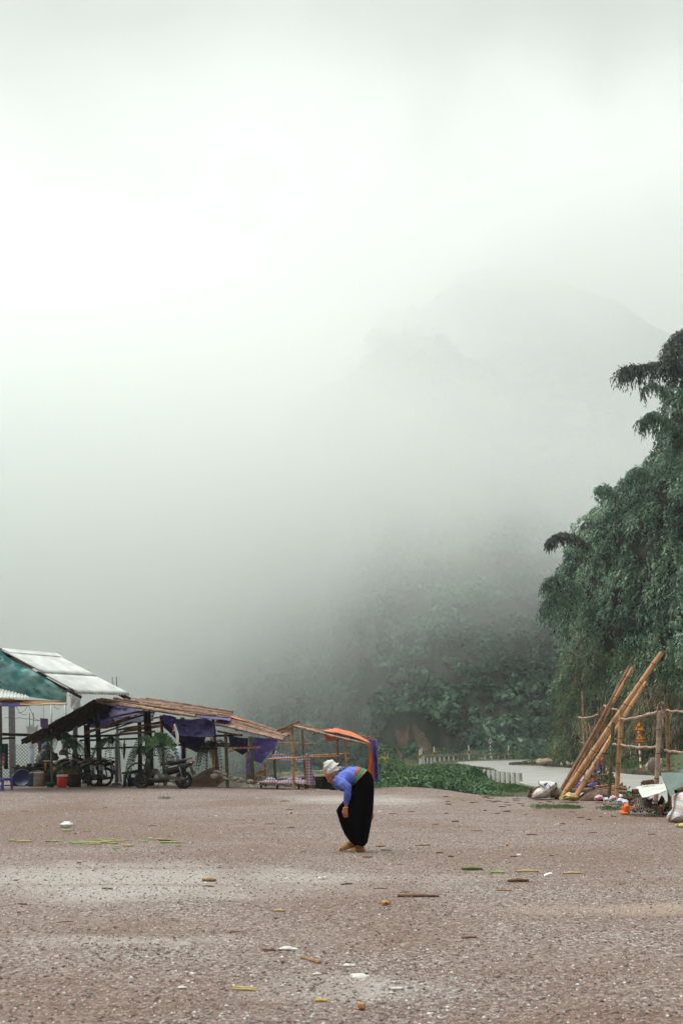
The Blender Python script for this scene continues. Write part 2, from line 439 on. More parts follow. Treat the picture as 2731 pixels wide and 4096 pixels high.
def ground_material():
    m, N, L, b = new_mat('gravel_ground')
    b.inputs['Roughness'].default_value = 0.85; b.inputs['Specular IOR Level'].default_value = 0.25
    tc = N.new('ShaderNodeTexCoord'); O = tc.outputs['Object']
    def noise(sc, det=4, dist=0.0, st=(1, 1, 1)):
        mp = N.new('ShaderNodeMapping'); mp.inputs['Scale'].default_value = st; L.new(O, mp.inputs[0])
        n = N.new('ShaderNodeTexNoise'); n.inputs['Scale'].default_value = sc; n.inputs['Detail'].default_value = det; n.inputs['Distortion'].default_value = dist
        L.new(mp.outputs[0], n.inputs['Vector']); return n.outputs['Fac']
    def mixc(f, a_, b_):
        x = N.new('ShaderNodeMix'); x.data_type = 'RGBA'
        for v, i in ((f, 0), (a_, 6), (b_, 7)):
            if isinstance(v, tuple): x.inputs[i].default_value = (*v, 1)
            elif isinstance(v, float): x.inputs[i].default_value = v
            else: L.new(v, x.inputs[i])
        return x.outputs[2]
    def mth(op, p, q=None, r=None, clamp=False):
        x = N.new('ShaderNodeMath'); x.operation = op; x.use_clamp = clamp
        for i, v in enumerate((p, q, r)):
            if v is None: continue
            if isinstance(v, (int, float)): x.inputs[i].default_value = v
            else: L.new(v, x.inputs[i])
        return x.outputs[0]
    def rmp(v, lo, hi): 
        x = N.new('ShaderNodeMapRange'); x.inputs[1].default_value = lo; x.inputs[2].default_value = hi; x.clamp = True; L.new(v, x.inputs[0]); return x.outputs[0]
    # stones: each cell its own tone, at two sizes
    def cells(sc):
        v = N.new('ShaderNodeTexVoronoi'); v.inputs['Scale'].default_value = sc; L.new(O, v.inputs['Vector']); return v
    v1, v2 = cells(44), cells(100)
    s1 = N.new('ShaderNodeSeparateColor'); L.new(v1.outputs['Color'], s1.inputs[0])
    s2 = N.new('ShaderNodeSeparateColor'); L.new(v2.outputs['Color'], s2.inputs[0])
    dirt = mixc(rmp(noise(1.6, 5), .35, .65), (0.165, 0.098, 0.079), (0.235, 0.166, 0.143))
    st = ramp(N, [(0.0, (0.050, 0.028, 0.021)), (0.3, (0.145, 0.094, 0.078)), (0.6, (0.245, 0.186, 0.164)), (0.82, (0.38, 0.33, 0.30)), (0.97, (0.60, 0.57, 0.53))])
    L.new(s1.outputs[0], st.inputs[0])
    st2 = ramp(N, [(0.0, (0.05, 0.030, 0.022)), (0.4, (0.165, 0.114, 0.096)), (0.75, (0.285, 0.230, 0.205)), (1.0, (0.52, 0.48, 0.44))])
    L.new(s2.outputs[1], st2.inputs[0])
    stones = mixc(0.5, st.outputs[0], st2.outputs[0])
    cov = rmp(mth('ADD', noise(0.55, 5), mth('MULTIPLY', s1.outputs[1], 0.25)), .46, .68)
    c = mixc(mth('MULTIPLY_ADD', cov, 0.6, 0.35, clamp=True), dirt, stones)
    # wide worn patches
    sep = N.new('ShaderNodeSeparateXYZ'); L.new(O, sep.inputs[0])
    def blob(cx, cy_, rx, ry, wob=.5):
        dx = mth('DIVIDE', mth('SUBTRACT', sep.outputs[0], cx), rx); dy = mth('DIVIDE', mth('SUBTRACT', sep.outputs[1], cy_), ry)
        d = mth('SQRT', mth('ADD', mth('MULTIPLY', dx, dx), mth('MULTIPLY', dy, dy)))
        d = mth('ADD', d, mth('MULTIPLY', mth('SUBTRACT', noise(1.3, 5), 0.5), wob * 2))
        return mth('SUBTRACT', 1.0, rmp(d, .55, 1.15))
    pale = mth('MAXIMUM', blob(-1.7, 11.0, 2.6, 1.5, .7), blob(.05, 6.15, .55, .38, 1.1))
    pale = mth('MAXIMUM', pale, blob(0.4, 28.0, 2.0, 3.0))
    pale = mth('MAXIMUM', pale, mth('MULTIPLY', blob(-1.5, 7.6, .9, .25, .8), .6))
    c = mixc(mth('MULTIPLY', pale, mth('MULTIPLY_ADD', s1.outputs[2], .5, .36)), c, (0.43, 0.395, 0.365))
    brown = mth('MAXIMUM', blob(1.3, 5.3, 1.4, .45, .9), mth('MULTIPLY', blob(-1.2, 6.0, 1.6, .6, .8), .7))
    brown = mth('MAXIMUM', brown, mth('MULTIPLY', blob(-6.5, 20, 4.5, 2.2, .9), .8))
    brown = mth('MAXIMUM', brown, mth('MULTIPLY', blob(2.6, 13.5, 2.5, 1.6, 1.0), .6))
    rut = rmp(noise(.9, 3, 1.2, (.16, 1.6, 1)), .56, .66)
    brown = mth('MAXIMUM', brown, mth('MULTIPLY', rut, .55))
    brown = mth('MAXIMUM', brown, mth('MULTIPLY', blob(-3.8, 17.5, 3.5, 2.6, .9), .8))
    brown = mth('MAXIMUM', brown, rmp(noise(0.30, 5, .4, (1, .5, 1)), .50, .64))
    c = mixc(mth('MULTIPLY', brown, 0.72), c, mixc(s1.outputs[0], (0.110, 0.058, 0.042), (0.230, 0.148, 0.118)))
    sand = blob(2.6, 9.0, 1.4, .35, .7)
    c = mixc(mth('MULTIPLY', sand, .55), c, (0.36, 0.275, 0.215))
    # beyond the lot: earth under the plants
    e1 = rmp(mth('ADD', sep.outputs[1], mth('MULTIPLY', sep.outputs[0], 0.85)), 34.4, 37.0)
    c = mixc(e1, c, mixc(noise(4, 4), (0.04, 0.06, 0.025), (0.09, 0.07, 0.045)))
    g2 = rmp(sep.outputs[0], 18.5, 19.5)
    c = mixc(g2, c, mixc(noise(2.2, 6), (0.04, 0.085, 0.03), (0.12, 0.10, 0.06)))
    L.new(c, b.inputs['Base Color'])
    h = mth('ADD', mth('MULTIPLY', v1.outputs['Distance'], -1.0), mth('MULTIPLY', noise(14, 5), 0.6))
    bp = N.new('ShaderNodeBump'); bp.inputs['Strength'].default_value = 0.8; bp.inputs['Distance'].default_value = 0.025
    L.new(h, bp.inputs['Height']); L.new(bp.outputs[0], b.inputs['Normal'])
    return m
M_GROUND = ground_material()
o = link_mesh('ground', np_mesh('ground', V, Fg, True), M_GROUND); tag(o, kind='structure')

# the mountainside, on a fan of sight bearings
az = np.linspace(math.atan(-3600 / F_PX), math.atan(3600 / F_PX), 330)
rr_ = np.concatenate([np.linspace(120, 330, 150), np.linspace(333, 900, 110)])
AZ, RR = np.meshgrid(az, rr_)
MX, MY = RR * np.sin(AZ), RR * np.cos(AZ)
MZ = mount_z(MX, MY)
MZ = np.where(MZ < GZ.min() - 2, GZ.min() - 2, MZ)
V = np.stack([MX, MY, MZ], -1).reshape(-1, 3); W = len(az)
ii, jj = np.meshgrid(np.arange(W - 1), np.arange(len(rr_) - 1)); a = (jj * W + ii).ravel()
o = link_mesh('mountain', np_mesh('mountain', V, np.stack([a, a + 1, a + W + 1, a + W], 1), True), M_MOUNT); tag(o, kind='structure')

# forest: crowns made of many small leaf faces, set all over the mountainside
def crown_proto(nf, seed, flat=0.8, leaf=0.17):
    g = np.random.default_rng(seed)
    # several lobes
    k = 7
    lc = g.normal(size=(k, 3)); lc /= np.linalg.norm(lc, axis=1)[:, None]; lc *= g.uniform(.2, .62, (k, 1)); lc[:, 2] = np.abs(lc[:, 2]) * .9 - .05
    lr = g.uniform(.3, .5, k)
    w = g.integers(0, k, nf)
    d = g.normal(size=(nf, 3)); d /= np.linalg.norm(d, axis=1)[:, None]
    d[:, 2] = np.where(g.random(nf) < .75, np.abs(d[:, 2]), d[:, 2])
    p = lc[w] + d * (lr[w] * g.uniform(.8, 1.08, nf))[:, None]
    p[:, 2] *= flat
    nrm = d + 0.38 * g.normal(size=(nf, 3)); nrm /= np.linalg.norm(nrm, axis=1)[:, None]
    t = np.cross(nrm, g.normal(size=(nf, 3))); t /= np.linalg.norm(t, axis=1)[:, None]
    bt = np.cross(nrm, t)
    s = (leaf * g.uniform(.6, 1.3, nf))[:, None]
    q = np.stack([p - t * s, p - bt * s * .6, p + t * s, p + bt * s * .6], 1)
    q[:, 2] -= nrm * s * .25
    return q                                                  # (nf,4,3)
PROTO = [crown_proto(210, s) for s in range(8)]
def scatter_crowns(P, S, g, protos, sink=.25, vert=1.0):
    out = []
    kk = g.integers(0, len(protos), len(P)); an = g.uniform(0, 6.283, len(P))
    for k in range(len(protos)):
        sel = np.where(kk == k)[0]
        if not len(sel): continue
        c, s = np.cos(an[sel]), np.sin(an[sel])
        q = protos[k][None]                                    # 1,nf,4,3
        x = q[..., 0] * c[:, None, None] - q[..., 1] * s[:, None, None]
        y = q[..., 0] * s[:, None, None] + q[..., 1] * c[:, None, None]
        z = np.broadcast_to(q[..., 2] + sink, x.shape) * (vert * g.uniform(.8, 1.25, len(sel)))[:, None, None]
        X = np.stack([x, y, z], -1) * S[sel][:, None, None, None] + P[sel][:, None, None, :]
        out.append(X.reshape(-1, 3))
    V = np.concatenate(out)
    return V, np.arange(len(V)).reshape(-1, 4)
g = np.random.default_rng(11)
def mount_pts(n, pxlo, pxhi, dlo, dhi, g):
    px = g.uniform(pxlo, pxhi, n); a = np.arctan((px - 1365.5) / F_PX)
    r0 = np.interp(px, _BX, _BR)
    r = r0 + dlo + (dhi - dlo) * g.random(n) ** 1.25
    x, y = r * np.sin(a), r * np.cos(a)
    return np.stack([x, y, mount_z(x, y)], 1), px, r
P, px, r = mount_pts(6200, -500, 3100, -16, 190, g)
bare = (np.abs(px - 1655) < 105) & (P[:, 2] < 6)
bare &= fbm(P[:, 0], P[:, 2], 0, 4, 2) > -.30
keep = ~bare & (px < 2500)
P, r = P[keep], r[keep]
S = g.uniform(1.5, 3.4, len(P)) * np.where(g.random(len(P)) < .12, 1.5, 1) * (r / 190) ** .55
V, Fm = scatter_crowns(P, S, g, PROTO)
o = link_mesh('forest', np_mesh('forest', V, Fm), M_FOREST)
tag(o, 'misty forest covering the mountainside behind the stalls and the road bend', 'forest', kind='stuff')

# red-brown rock scar in the forest above the left end of the guard rail
def scar(u, v):
    px_ = lerp(1525, 1770, u); wv = v
    a_ = math.atan((px_ - 1365.5) / F_PX)
    r_ = float(np.interp(px_, _BX, _BR)) + lerp(-4, 9, wv)
    x_, y_ = r_ * math.sin(a_), r_ * math.cos(a_)
    md = 1.1 * fbm(px_ / 26.0, wv * 4.0, 2.2, 1, 3) + .50 - 1.2 * abs(u - .55) - .35 * wv
    z_ = float(mount_z(x_, y_)) + (-3.0 if md < 0 else 0) + 1.0 * math.sin(math.pi * u) * math.sin(math.pi * min(1, wv + .1)) + .9 * float(fbm(x_, y_, wv * 9, 2.4, 3)) - .3
    return (x_, y_ - .8 * math.sin(math.pi * u), z_ + .1)
mb = MB(); mb.grid(scar, 46, 34, smooth=False, thick=(0, 1.0, -1.5))
mb.build('rock_face', M_ROCK, kind='structure')

# ---------------------------------------------------------------- haze and low cloud
def volume_mat(name, dens, col=(1, 1, 1), aniso=0.0):
    m, N, L, b = new_mat(name); N.remove(b)
    v = N.new('ShaderNodeVolumePrincipled'); v.inputs['Density'].default_value = dens
    v.inputs['Color'].default_value = (*col, 1); v.inputs['Anisotropy'].default_value = aniso
    L.new(v.outputs[0], N['Material Output'].inputs['Volume'])
    return m, N, L, v
m, N, L, v = volume_mat('haze', 0.0003, (0.985, 1.0, 0.99))
mb = MB(); mb.box((0, 420, 121), (1700, 1100, 290)); mb.build('haze', m, kind='stuff', label='thin pale mist hanging over the whole valley')
m, N, L, v = volume_mat('low_cloud', 0.0, (0.99, 1.0, 0.995), 0.42)
tc = N.new('ShaderNodeTexCoord'); sp = N.new('ShaderNodeSeparateXYZ'); L.new(tc.outputs['Object'], sp.inputs[0])
def vm(op, p, q=None, r=None, clamp=False):
    x = N.new('ShaderNodeMath'); x.operation = op; x.use_clamp = clamp
    for i, w_ in enumerate((p, q, r)):
        if w_ is None: continue
        if isinstance(w_, (int, float)): x.inputs[i].default_value = w_
        else: L.new(w_, x.inputs[i])
    return x.outputs[0]
def vr(s_, lo, hi, smooth=True):
    x = N.new('ShaderNodeMapRange'); x.interpolation_type = 'SMOOTHSTEP' if smooth else 'LINEAR'
    x.inputs[1].default_value = lo; x.inputs[2].default_value = hi; L.new(s_, x.inputs[0]); return x.outputs[0]
ns = N.new('ShaderNodeTexNoise'); ns.inputs['Scale'].default_value = 0.011; ns.inputs['Detail'].default_value = 4; ns.inputs['Distortion'].default_value = 0.6
L.new(tc.outputs['Object'], ns.inputs['Vector'])
X_, Y_, Z_ = sp.outputs
LO0, LO1, HI0, HI1, HIF = -3.0, 31.0, 50.0, 118.0, 0.93
nz = vm('SUBTRACT', ns.outputs['Fac'], 0.5)
n2 = N.new('ShaderNodeTexNoise'); n2.inputs['Scale'].default_value = 0.021; n2.inputs['Detail'].default_value = 4
L.new(tc.outputs['Object'], n2.inputs['Vector'])
# cloud base: about 30 m up over the road bend, sinking towards the left
zz = vm('ADD', vm('ADD', vm('ADD', Z_, -3.0), vm('MULTIPLY', X_, -0.30)), vm('ADD', vm('MULTIPLY', nz, 85.0), vm('MULTIPLY', vm('SUBTRACT', n2.outputs['Fac'], 0.5), 75.0)))
low = vr(zz, LO0, LO1)
high = vm('SUBTRACT', 1.0, vm('MULTIPLY', vr(vm('ADD', vm('ADD', Z_, vm('MULTIPLY', X_, .3)), vm('MULTIPLY', nz, 60.0)), HI0, HI1), HIF))
near = vr(Y_, 125.0, 215.0)
high = vm('MAXIMUM', high, vm('MULTIPLY', vr(n2.outputs['Fac'], .46, .62), 0.10))
d = vm('MULTIPLY', vm('MULTIPLY', low, high), near)
d = vm('MULTIPLY', d, vm('MULTIPLY_ADD', vr(ns.outputs['Fac'], .35, .65), 0.6, 0.6))
cap = vm('MULTIPLY', vm('MULTIPLY', vr(vm('ADD', Z_, vm('MULTIPLY', nz, 60.0)), 112.0, 150.0), vm('SUBTRACT', 1.0, vr(Z_, 185.0, 235.0))), vm('MULTIPLY', vm('MULTIPLY', vr(Y_, 265.0, 340.0), vr(X_, -120.0, 20.0)), vr(n2.outputs['Fac'], .30, .60)))
d = vm('ADD', d, vm('MULTIPLY', cap, 0.75))
L.new(vm('MULTIPLY', d, 0.033), v.inputs['Density'])
mb = MB(); mb.box((0, 420, 117), (1500, 640, 286))
o = mb.build('low_cloud', m, kind='stuff', label='low cloud drifting across the mountainside')
# ---------------------------------------------------------------- leaves
def leaf_quads(P, D, Nn, Ln, Wd, droop=0.15):
    """rhombic leaf faces: base P, direction D, rough normal Nn, length, width"""
    D = D / np.linalg.norm(D, axis=1)[:, None]
    S = np.cross(D, Nn); S /= np.maximum(np.linalg.norm(S, axis=1), 1e-6)[:, None]
    L = Ln[:, None]; Wd = Wd[:, None]
    mid = P + D * L * .42
    tip = P + D * L; tip[:, 2] -= (Ln * droop)
    V = np.stack([P, mid + S * Wd / 2, tip, mid - S * Wd / 2], 1)
    return V.reshape(-1, 3)
def unit(g, n):
    d = g.normal(size=(n, 3)); return d / np.linalg.norm(d, axis=1)[:, None]
def sprays(P, out, g, k=9, L=.5, leafL=.26, leafW=.08, down=.9, jit=.5, spread=.35):
    """each spray: a drooping twig with k leaves; out = rough outward direction (n,3)"""
    n = len(P)
    d0 = out + g.normal(size=(n, 3)) * spread; d0[:, 2] += .15
    d0 /= np.linalg.norm(d0, axis=1)[:, None]
    Ls = L * g.uniform(.6, 1.4, n)
    VV = []
    for i in range(k):
        t = (i + g.random(n)) / k
        p = P + d0 * (Ls * t)[:, None]; p[:, 2] -= Ls * down * t * t
        dd = d0 * .5 + g.normal(size=(n, 3)) * jit; dd[:, 2] -= .6 + .5 * t
        VV.append(leaf_quads(p, dd, unit(g, n) * .8 + np.array([0, -.3, .6]), leafL * g.uniform(.6, 1.3, n), leafW * g.uniform(.7, 1.3, n)))
    return np.concatenate(VV)
def quads(V): return np.arange(len(V)).reshape(-1, 4)
def leaf_obj(name, V, m, parent=None, org=(0, 0, 0), **k):
    V = np.asarray(V) - np.array(org)
    o = link_mesh(name, np_mesh(name, V, quads(V)), m, parent, (0, 0, 0) if parent is not None else org)
    return tag(o, k.get('label'), k.get('cat'), k.get('group'), k.get('kind'))

# ---------------------------------------------------------------- the road
M_ROAD = mat('road_surface', (0.34, 0.33, 0.31), (0.25, 0.24, 0.225), scale=.5, rough=.55, bump=.2, bscale=30, spec=.4, detail=8)
M_LINE = mat('faded_line', (0.50, 0.40, 0.20), (0.38, 0.33, 0.24), scale=3, rough=.7)
M_KERB = mat('mossy_stone', (0.055, 0.045, 0.032), (0.14, 0.11, 0.085), scale=2.2, rough=.95, bump=.8, bscale=8, c3=(0.05, 0.055, 0.025))
M_CONC = mat('weathered_concrete', (0.46, 0.44, 0.40), (0.27, 0.26, 0.23), scale=9, rough=.85, bump=.3, bscale=30)
M_WHITE = mat('white_paint', (0.72, 0.71, 0.68), (0.50, 0.48, 0.44), scale=14, rough=.6, lo=.5, hi=.75)
M_RED = mat('red_paint', (0.50, 0.03, 0.025), (0.36, 0.03, 0.025), scale=10, rough=.5)
M_YEL = mat('yellow_sign', (0.85, 0.42, 0.01), (0.72, 0.33, 0.012), scale=8, rough=.45)
M_BLK = mat('black_marking', (0.012, 0.012, 0.014), (0.02, 0.02, 0.02), scale=8, rough=.5)
M_GALV = mat('guard_rail_steel', (0.34, 0.29, 0.25), (0.20, 0.16, 0.13), scale=2.5, rough=.6, metal=.3, stretch=(.4, .4, 3))
M_GREY = mat('sign_back_grey', (0.42, 0.43, 0.42), (0.33, 0.34, 0.33), scale=4, rough=.6)

Lp = [(8, -40), (8, 0), (8, 20), (8.2, 32), (8.3, 45), (8.5, 54), (9.4, 64), (10.4, 74), (11.3, 85), (12.3, 95), (12.3, 115), (12.7, 130), (14.5, 146), (19, 158), (28, 172), (45, 184), (70, 192), (110, 198)]
Rp = [(19.5, -40), (19.6, 0), (19.7, 20), (19.8, 32), (19.9, 45), (20, 60), (20.3, 68), (18.9, 76), (19.3, 85), (19.8, 95), (20.3, 110), (18.6, 116), (17, 119), (20, 124), (30, 132), (48, 145), (72, 156), (112, 166)]
zr = ROADZ
mb = MB(); mb.grid(lambda u, v: (lambda i, f: (lerp(lerp(Lp[i][0], Lp[i + 1][0], f), lerp(Rp[i][0], Rp[i + 1][0], f), u), lerp(lerp(Lp[i][1], Lp[i + 1][1], f), lerp(Rp[i][1], Rp[i + 1][1], f), u), zr))(min(int(v * 17), 16), v * 17 - min(int(v * 17), 16)), 6, 68)
mb.build('road', M_ROAD, kind='structure')
mb = MB()
for i in range(3, 14):
    for f in (.05, .55):
        def q(ff, off):
            a_, b_ = Vector((*Lp[i], 0)).lerp(Vector((*Lp[i + 1], 0)), ff), Vector((*Rp[i], 0)).lerp(Vector((*Rp[i + 1], 0)), ff)
            c_ = a_.lerp(b_, .5); s_ = (b_ - a_).normalized(); return c_ + s_ * off + Vector((0, 0, zr + .005))
        mb.add([q(f, -.07), q(f, .07), q(f + .28, .07), q(f + .28, -.07)], [(0, 1, 2, 3)])
mb.build('centre_line', M_LINE, kind='structure')

def strip_wall(path, w, z0, z1, wob=.03):
    mb = MB(); n = len(path)
    pts = []
    for (x0, y0), (x1, y1) in zip(path, path[1:]):
        k = max(2, int(math.hypot(x1 - x0, y1 - y0) / .8))
        pts += [(lerp(x0, x1, j / k), lerp(y0, y1, j / k)) for j in range(k)]
    pts.append(path[-1]); rows = []
    for i, (x, y) in enumerate(pts):
        a_, b_ = pts[max(i - 1, 0)], pts[min(i + 1, len(pts) - 1)]
        d = Vector((b_[0] - a_[0], b_[1] - a_[1], 0)).normalized(); s_ = Vector((d.y, -d.x, 0))
        r = random.Random(i * 7 + n)
        j = [r.uniform(-wob, wob) for _ in range(4)]
        c = Vector((x, y, 0))
        rows.append([c - s_ * (w / 2 + j[0]) + Vector((0, 0, z0)), c - s_ * (w / 2 + j[1]) + Vector((0, 0, z1 + j[2])), c + s_ * (w / 2 + j[3]) + Vector((0, 0, z1 + j[0])), c + s_ * (w / 2 + j[1]) + Vector((0, 0, z0))])
    vs = [p for r_ in rows for p in r_]
    fs = [(i * 4 + k, i * 4 + k + 1, i * 4 + k + 5, i * 4 + k + 4) for i in range(len(rows) - 1) for k in range(3)]
    fs += [(0, 1, 2, 3), tuple(len(vs) - 4 + k for k in (3, 2, 1, 0))]
    mb.add(vs, fs); return mb
o = strip_wall([(x + .2, y) for x, y in Rp[2:13]], .4, -.9, -.17, .05).build('stone_kerb', M_KERB, label='low dark mossy stone kerb between the road and the grass bank', cat='kerb')
o = strip_wall([(x - .2, y) for x, y in Lp[8:13]], .4, -2.6, -.36, .03).build('retaining_wall', M_KERB, label='dark stone retaining wall under the far left edge of the road', cat='wall')
o = strip_wall([(x - .1, y) for x, y in Lp[3:7]], .16, -.8, -.38, .015).build('road_edge', M_CONC, kind='structure')

# ---------------------------------------------------------------- guard rail
rail_pts = [gp(1697, 3051, zr), gp(1716, 3048.5, zr), gp(1745, 3045.5, zr), gp(1790, 3042, zr), gp(1850, 3038, zr), gp(1925, 3037.5, zr), gp(1945, 3038, zr), gp(2040, 3034.5, zr), gp(2120, 3032.5, zr), gp(2196, 3031, zr)]
def along(pts, s):
    for a_, b_ in zip(pts, pts[1:]):
        l = (b_ - a_).length
        if s <= l: return a_.lerp(b_, s / l), (b_ - a_).normalized()
        s -= l
    return pts[-1], (pts[-1] - pts[-2]).normalized()
Ltot = sum((b_ - a_).length for a_, b_ in zip(rail_pts, rail_pts[1:]))
gr = thing('guard_rail', 'long weathered metal guard rail round the outside of the road bend', 'guard rail', rail_pts[0])
mb = MB(); prof = [(-.16, 0), (-.13, .05), (-.06, .05), (-.02, 0), (.02, 0), (.06, .05), (.13, .05), (.16, 0)]
rows = []
K = 60
for i in range(K + 1):
    p, d = along(rail_pts, Ltot * i / K); s_ = Vector((d.y, -d.x, 0))
    zz_ = .72 + .04 * math.sin(i * 1.1)
    rows.append([p + Vector((0, 0, zz_ + h)) + s_ * (e + .06) for h, e in prof] + [p + Vector((0, 0, zz_ + h)) + s_ * (e + .05) for h, e in prof[::-1]])
m_ = 16
mb.add([p for r_ in rows for p in r_], [(i * m_ + k, i * m_ + (k + 1) % m_, (i + 1) * m_ + (k + 1) % m_, (i + 1) * m_ + k) for i in range(K) for k in range(m_)])
mb.build('beam', M_GALV, gr)
for i in range(19):
    p, d = along(rail_pts, Ltot * (i + .1) / 18.4)
    mb = MB(); mb.box(p + Vector((-d.y * .12, d.x * .12, .32)), (.18, .2, 1.0), Euler((0, 0, math.atan2(d.y, d.x))), taper=.92)
    mb.build('post', M_WHITE, gr)

# ---------------------------------------------------------------- chevron delineator posts
def chevron_mesh(mb, c, w, h, right=True, t=.012, mi=1):
    """one fat > drawn on the plate, facing -Y"""
    sx = 1 if right else -1
    a = [(-.28, .30), (.0, .30), (.30, 0), (.0, -.30), (-.28, -.30), (.02, 0)]
    P = [(c[0] + sx * x * w, c[1] - t, c[2] + z * h) for x, z in a]
    if not right: P = P[::-1]
    mb.add([Vector(p) for p in P], [(0, 1, 2, 5), (5, 2, 3, 4)], mi)
def chevron_post(px, py_base, py_top, right, label, plate=1.0):
    b_ = gp(px, py_base, zr); h = (pt(px, py_top, b_.y).z - zr)
    t = thing('chevron_post', label, 'road marker', b_, group='chevron posts round the road bend')
    mb = MB(); mb.box(b_ + Vector((0, 0, h / 2)), (.2, .2, h), taper=.9); mb.box(b_ + Vector((0, 0, h - .03)), (.215, .215, .05), mi=1); mb.build('post', [M_WHITE, M_GREY], t)
    c = b_ + Vector((0, -.13, h * .52)); pw, ph = .5 * plate, .62 * plate
    mb = MB(); mb.box(c, (pw, .02, ph)); pl = mb.build('plate', M_YEL, t)
    mb = MB(); chevron_mesh(mb, c, pw * 1.5, ph * 1.25, right, .014, 0); mb.build('chevron', M_BLK, pl)
chevron_post(1678.5, 3060, 2997, True, 'nearest chevron post, at the left end of the guard rail', .55)
chevron_post(1685, 3054, 2992, True, 'chevron post half hidden behind the nearest one at the rail end', .62)
chevron_post(1736, 3046, 2986, False, 'chevron post behind the rail, third from the left', .75)
chevron_post(1874.5, 3039, 2980.5, False, 'chevron post left of the striped pole with the grey triangle back', .85)
chevron_post(2033.5, 3035, 2981.5, False, 'chevron post right of the striped pole with the grey triangle back', .85)
chevron_post(2187.5, 3032, 2982.5, True, 'chevron post at the right end of the guard rail', .9)

def striped_pole(mb, b_, top, r, n=9, first=1):
    for i in range(n):
        mb.tube([b_.lerp(top, i / n), b_.lerp(top, (i + 1) / n)], r, n=12, mi=(i + first) % 2, caps=False)
    mb.disc(top, r, mi=0, n=12)
def tri(c, w, h, rr_=.12, k=4):
    """rounded triangle outline facing -Y, c = centre of its base"""
    V3 = [Vector((0, 0, h)), Vector((-w / 2, 0, 0)), Vector((w / 2, 0, 0))]; out = []
    for i in range(3):
        p = V3[i]; a_ = (V3[i - 1] - p).normalized(); b2 = (V3[(i + 1) % 3] - p).normalized(); r = rr_ * w
        for j in range(k + 1):
            s_ = j / k; out.append(Vector(c) + (p + a_ * r).lerp(p, s_).lerp(p.lerp(p + b2 * r, s_), s_))
    return out
# the back of a triangular sign by the guard rail
b_ = gp(1961, 3038, zr); Y0 = b_.y
t = thing('road_sign', 'pale grey back of a triangular sign on a red and white striped pole', 'road sign', b_)
mb = MB(); striped_pole(mb, b_, pt(1958.5, 2962, Y0), .09, 11, 1); mb.build('pole', [M_WHITE, M_RED], t)
c = pt(1960, 2970.5, Y0 + .12); w_, h_ = (pt(1971.5, 2970, Y0) - pt(1948.5, 2970, Y0)).length, pt(1960, 2947.5, Y0).z - pt(1960, 2970.5, Y0).z
mb = MB(); mb.prism(tri(c, w_, h_, .08), (0, .02, 0)); mb.build('plate', M_GREY, t)
for zf, wf in ((.3, .5), (.62, .25)):
    mb = MB(); mb.box(c + Vector((0, -.03, h_ * zf)), (w_ * wf, .03, .05)); mb.build('bracket', M_GALV, t)

def text_mesh(body, size, name='text', mat_=None, parent=None, loc=(0, 0, 0), rot=(math.pi / 2, 0, 0), depth=.002, sx=1.0, bold=0.0):
    cu = bpy.data.curves.new(name, 'FONT'); cu.body = body; cu.size = size; cu.extrude = depth; cu.align_x = 'CENTER'; cu.align_y = 'CENTER'; cu.offset = bold
    cu.resolution_u = 2
    tmp = bpy.data.objects.new('tmp', cu); COL.objects.link(tmp)
    dg = bpy.context.evaluated_depsgraph_get()
    me = bpy.data.meshes.new_from_object(tmp.evaluated_get(dg))
    bpy.data.objects.remove(tmp)
    M_ = Euler(rot).to_matrix().to_4x4()
    if parent is not None:
        q = parent; org = Vector((0, 0, 0))
        while q is not None: org = org + q.location; q = q.parent
        if ROTLESS.get(parent.name): org = Vector((0, 0, 0))
        loc = Vector(loc) - org
    me.transform(Matrix.Translation(loc) @ M_ @ Matrix.Diagonal((sx, 1, 1, 1)))
    me.materials.clear()
    return link_mesh(name, me, mat_, parent)

# two warning signs on a striped pole, on the grass bank
b_ = gp(2561.5, 3086, -.22); Y0 = b_.y
t = thing('warning_sign', 'two red-edged yellow warning triangles stacked on a red and white striped pole', 'road sign', b_)
mb = MB(); striped_pole(mb, b_, pt(2550, 2905, Y0), .06, 13, 1); mb.build('pole', [M_WHITE, M_RED], t)
for nm, ax, ay, lx, rx, by in (('winding_road_triangle', 2552.5, 2881, 2530.5, 2579, 2924.5), ('slow_down_triangle', 2554.5, 2926, 2532.5, 2582, 2971)):
    c = pt((lx + rx) / 2, by, Y0 - .09); w_ = (pt(rx, by, Y0) - pt(lx, by, Y0)).length; h_ = pt(ax, ay, Y0).z - pt(ax, by, Y0).z
    mb = MB(); mb.prism(tri(c, w_, h_), (0, .025, 0)); pl = mb.build(nm, M_RED, t)
    mb = MB(); mb.prism(tri(c + Vector((0, -.006, h_ * .10)), w_ * .76, h_ * .76), (0, .004, 0)); mb.build('yellow_field', M_YEL, pl)
    cc = c + Vector((0, -.012, 0))
    if nm[0] == 'w':
        mb = MB()
        z = [(-.135, .12), (-.075, .12), (-.075, .34), (.055, .27), (.055, .34), (.125, .56), (.20, .34)]
        P = [Vector((x * w_, 0, y * h_)) for x, y in ((-.16, .14), (-.085, .14), (-.085, .36), (.10, .28), (.16, .32), (.16, .58), (.085, .58), (.085, .40), (-.10, .48), (-.16, .44))]
        P = [cc + p for p in P]
        mb.add(P, [(0, 1, 2, 9), (9, 2, 7, 8), (2, 3, 7), (3, 4, 5, 6, 7)])
        mb.build('winding_arrow', M_BLK, pl)
    else:
        text_mesh('ĐI', h_ * .20, 'top_lettering', M_BLK, pl, cc + Vector((0, 0, h_ * .47)), sx=1.25, bold=.006)
        text_mesh('CHẬM', h_ * .20, 'bottom_lettering', M_BLK, pl, cc + Vector((0, 0, h_ * .24)), sx=1.25, bold=.006)

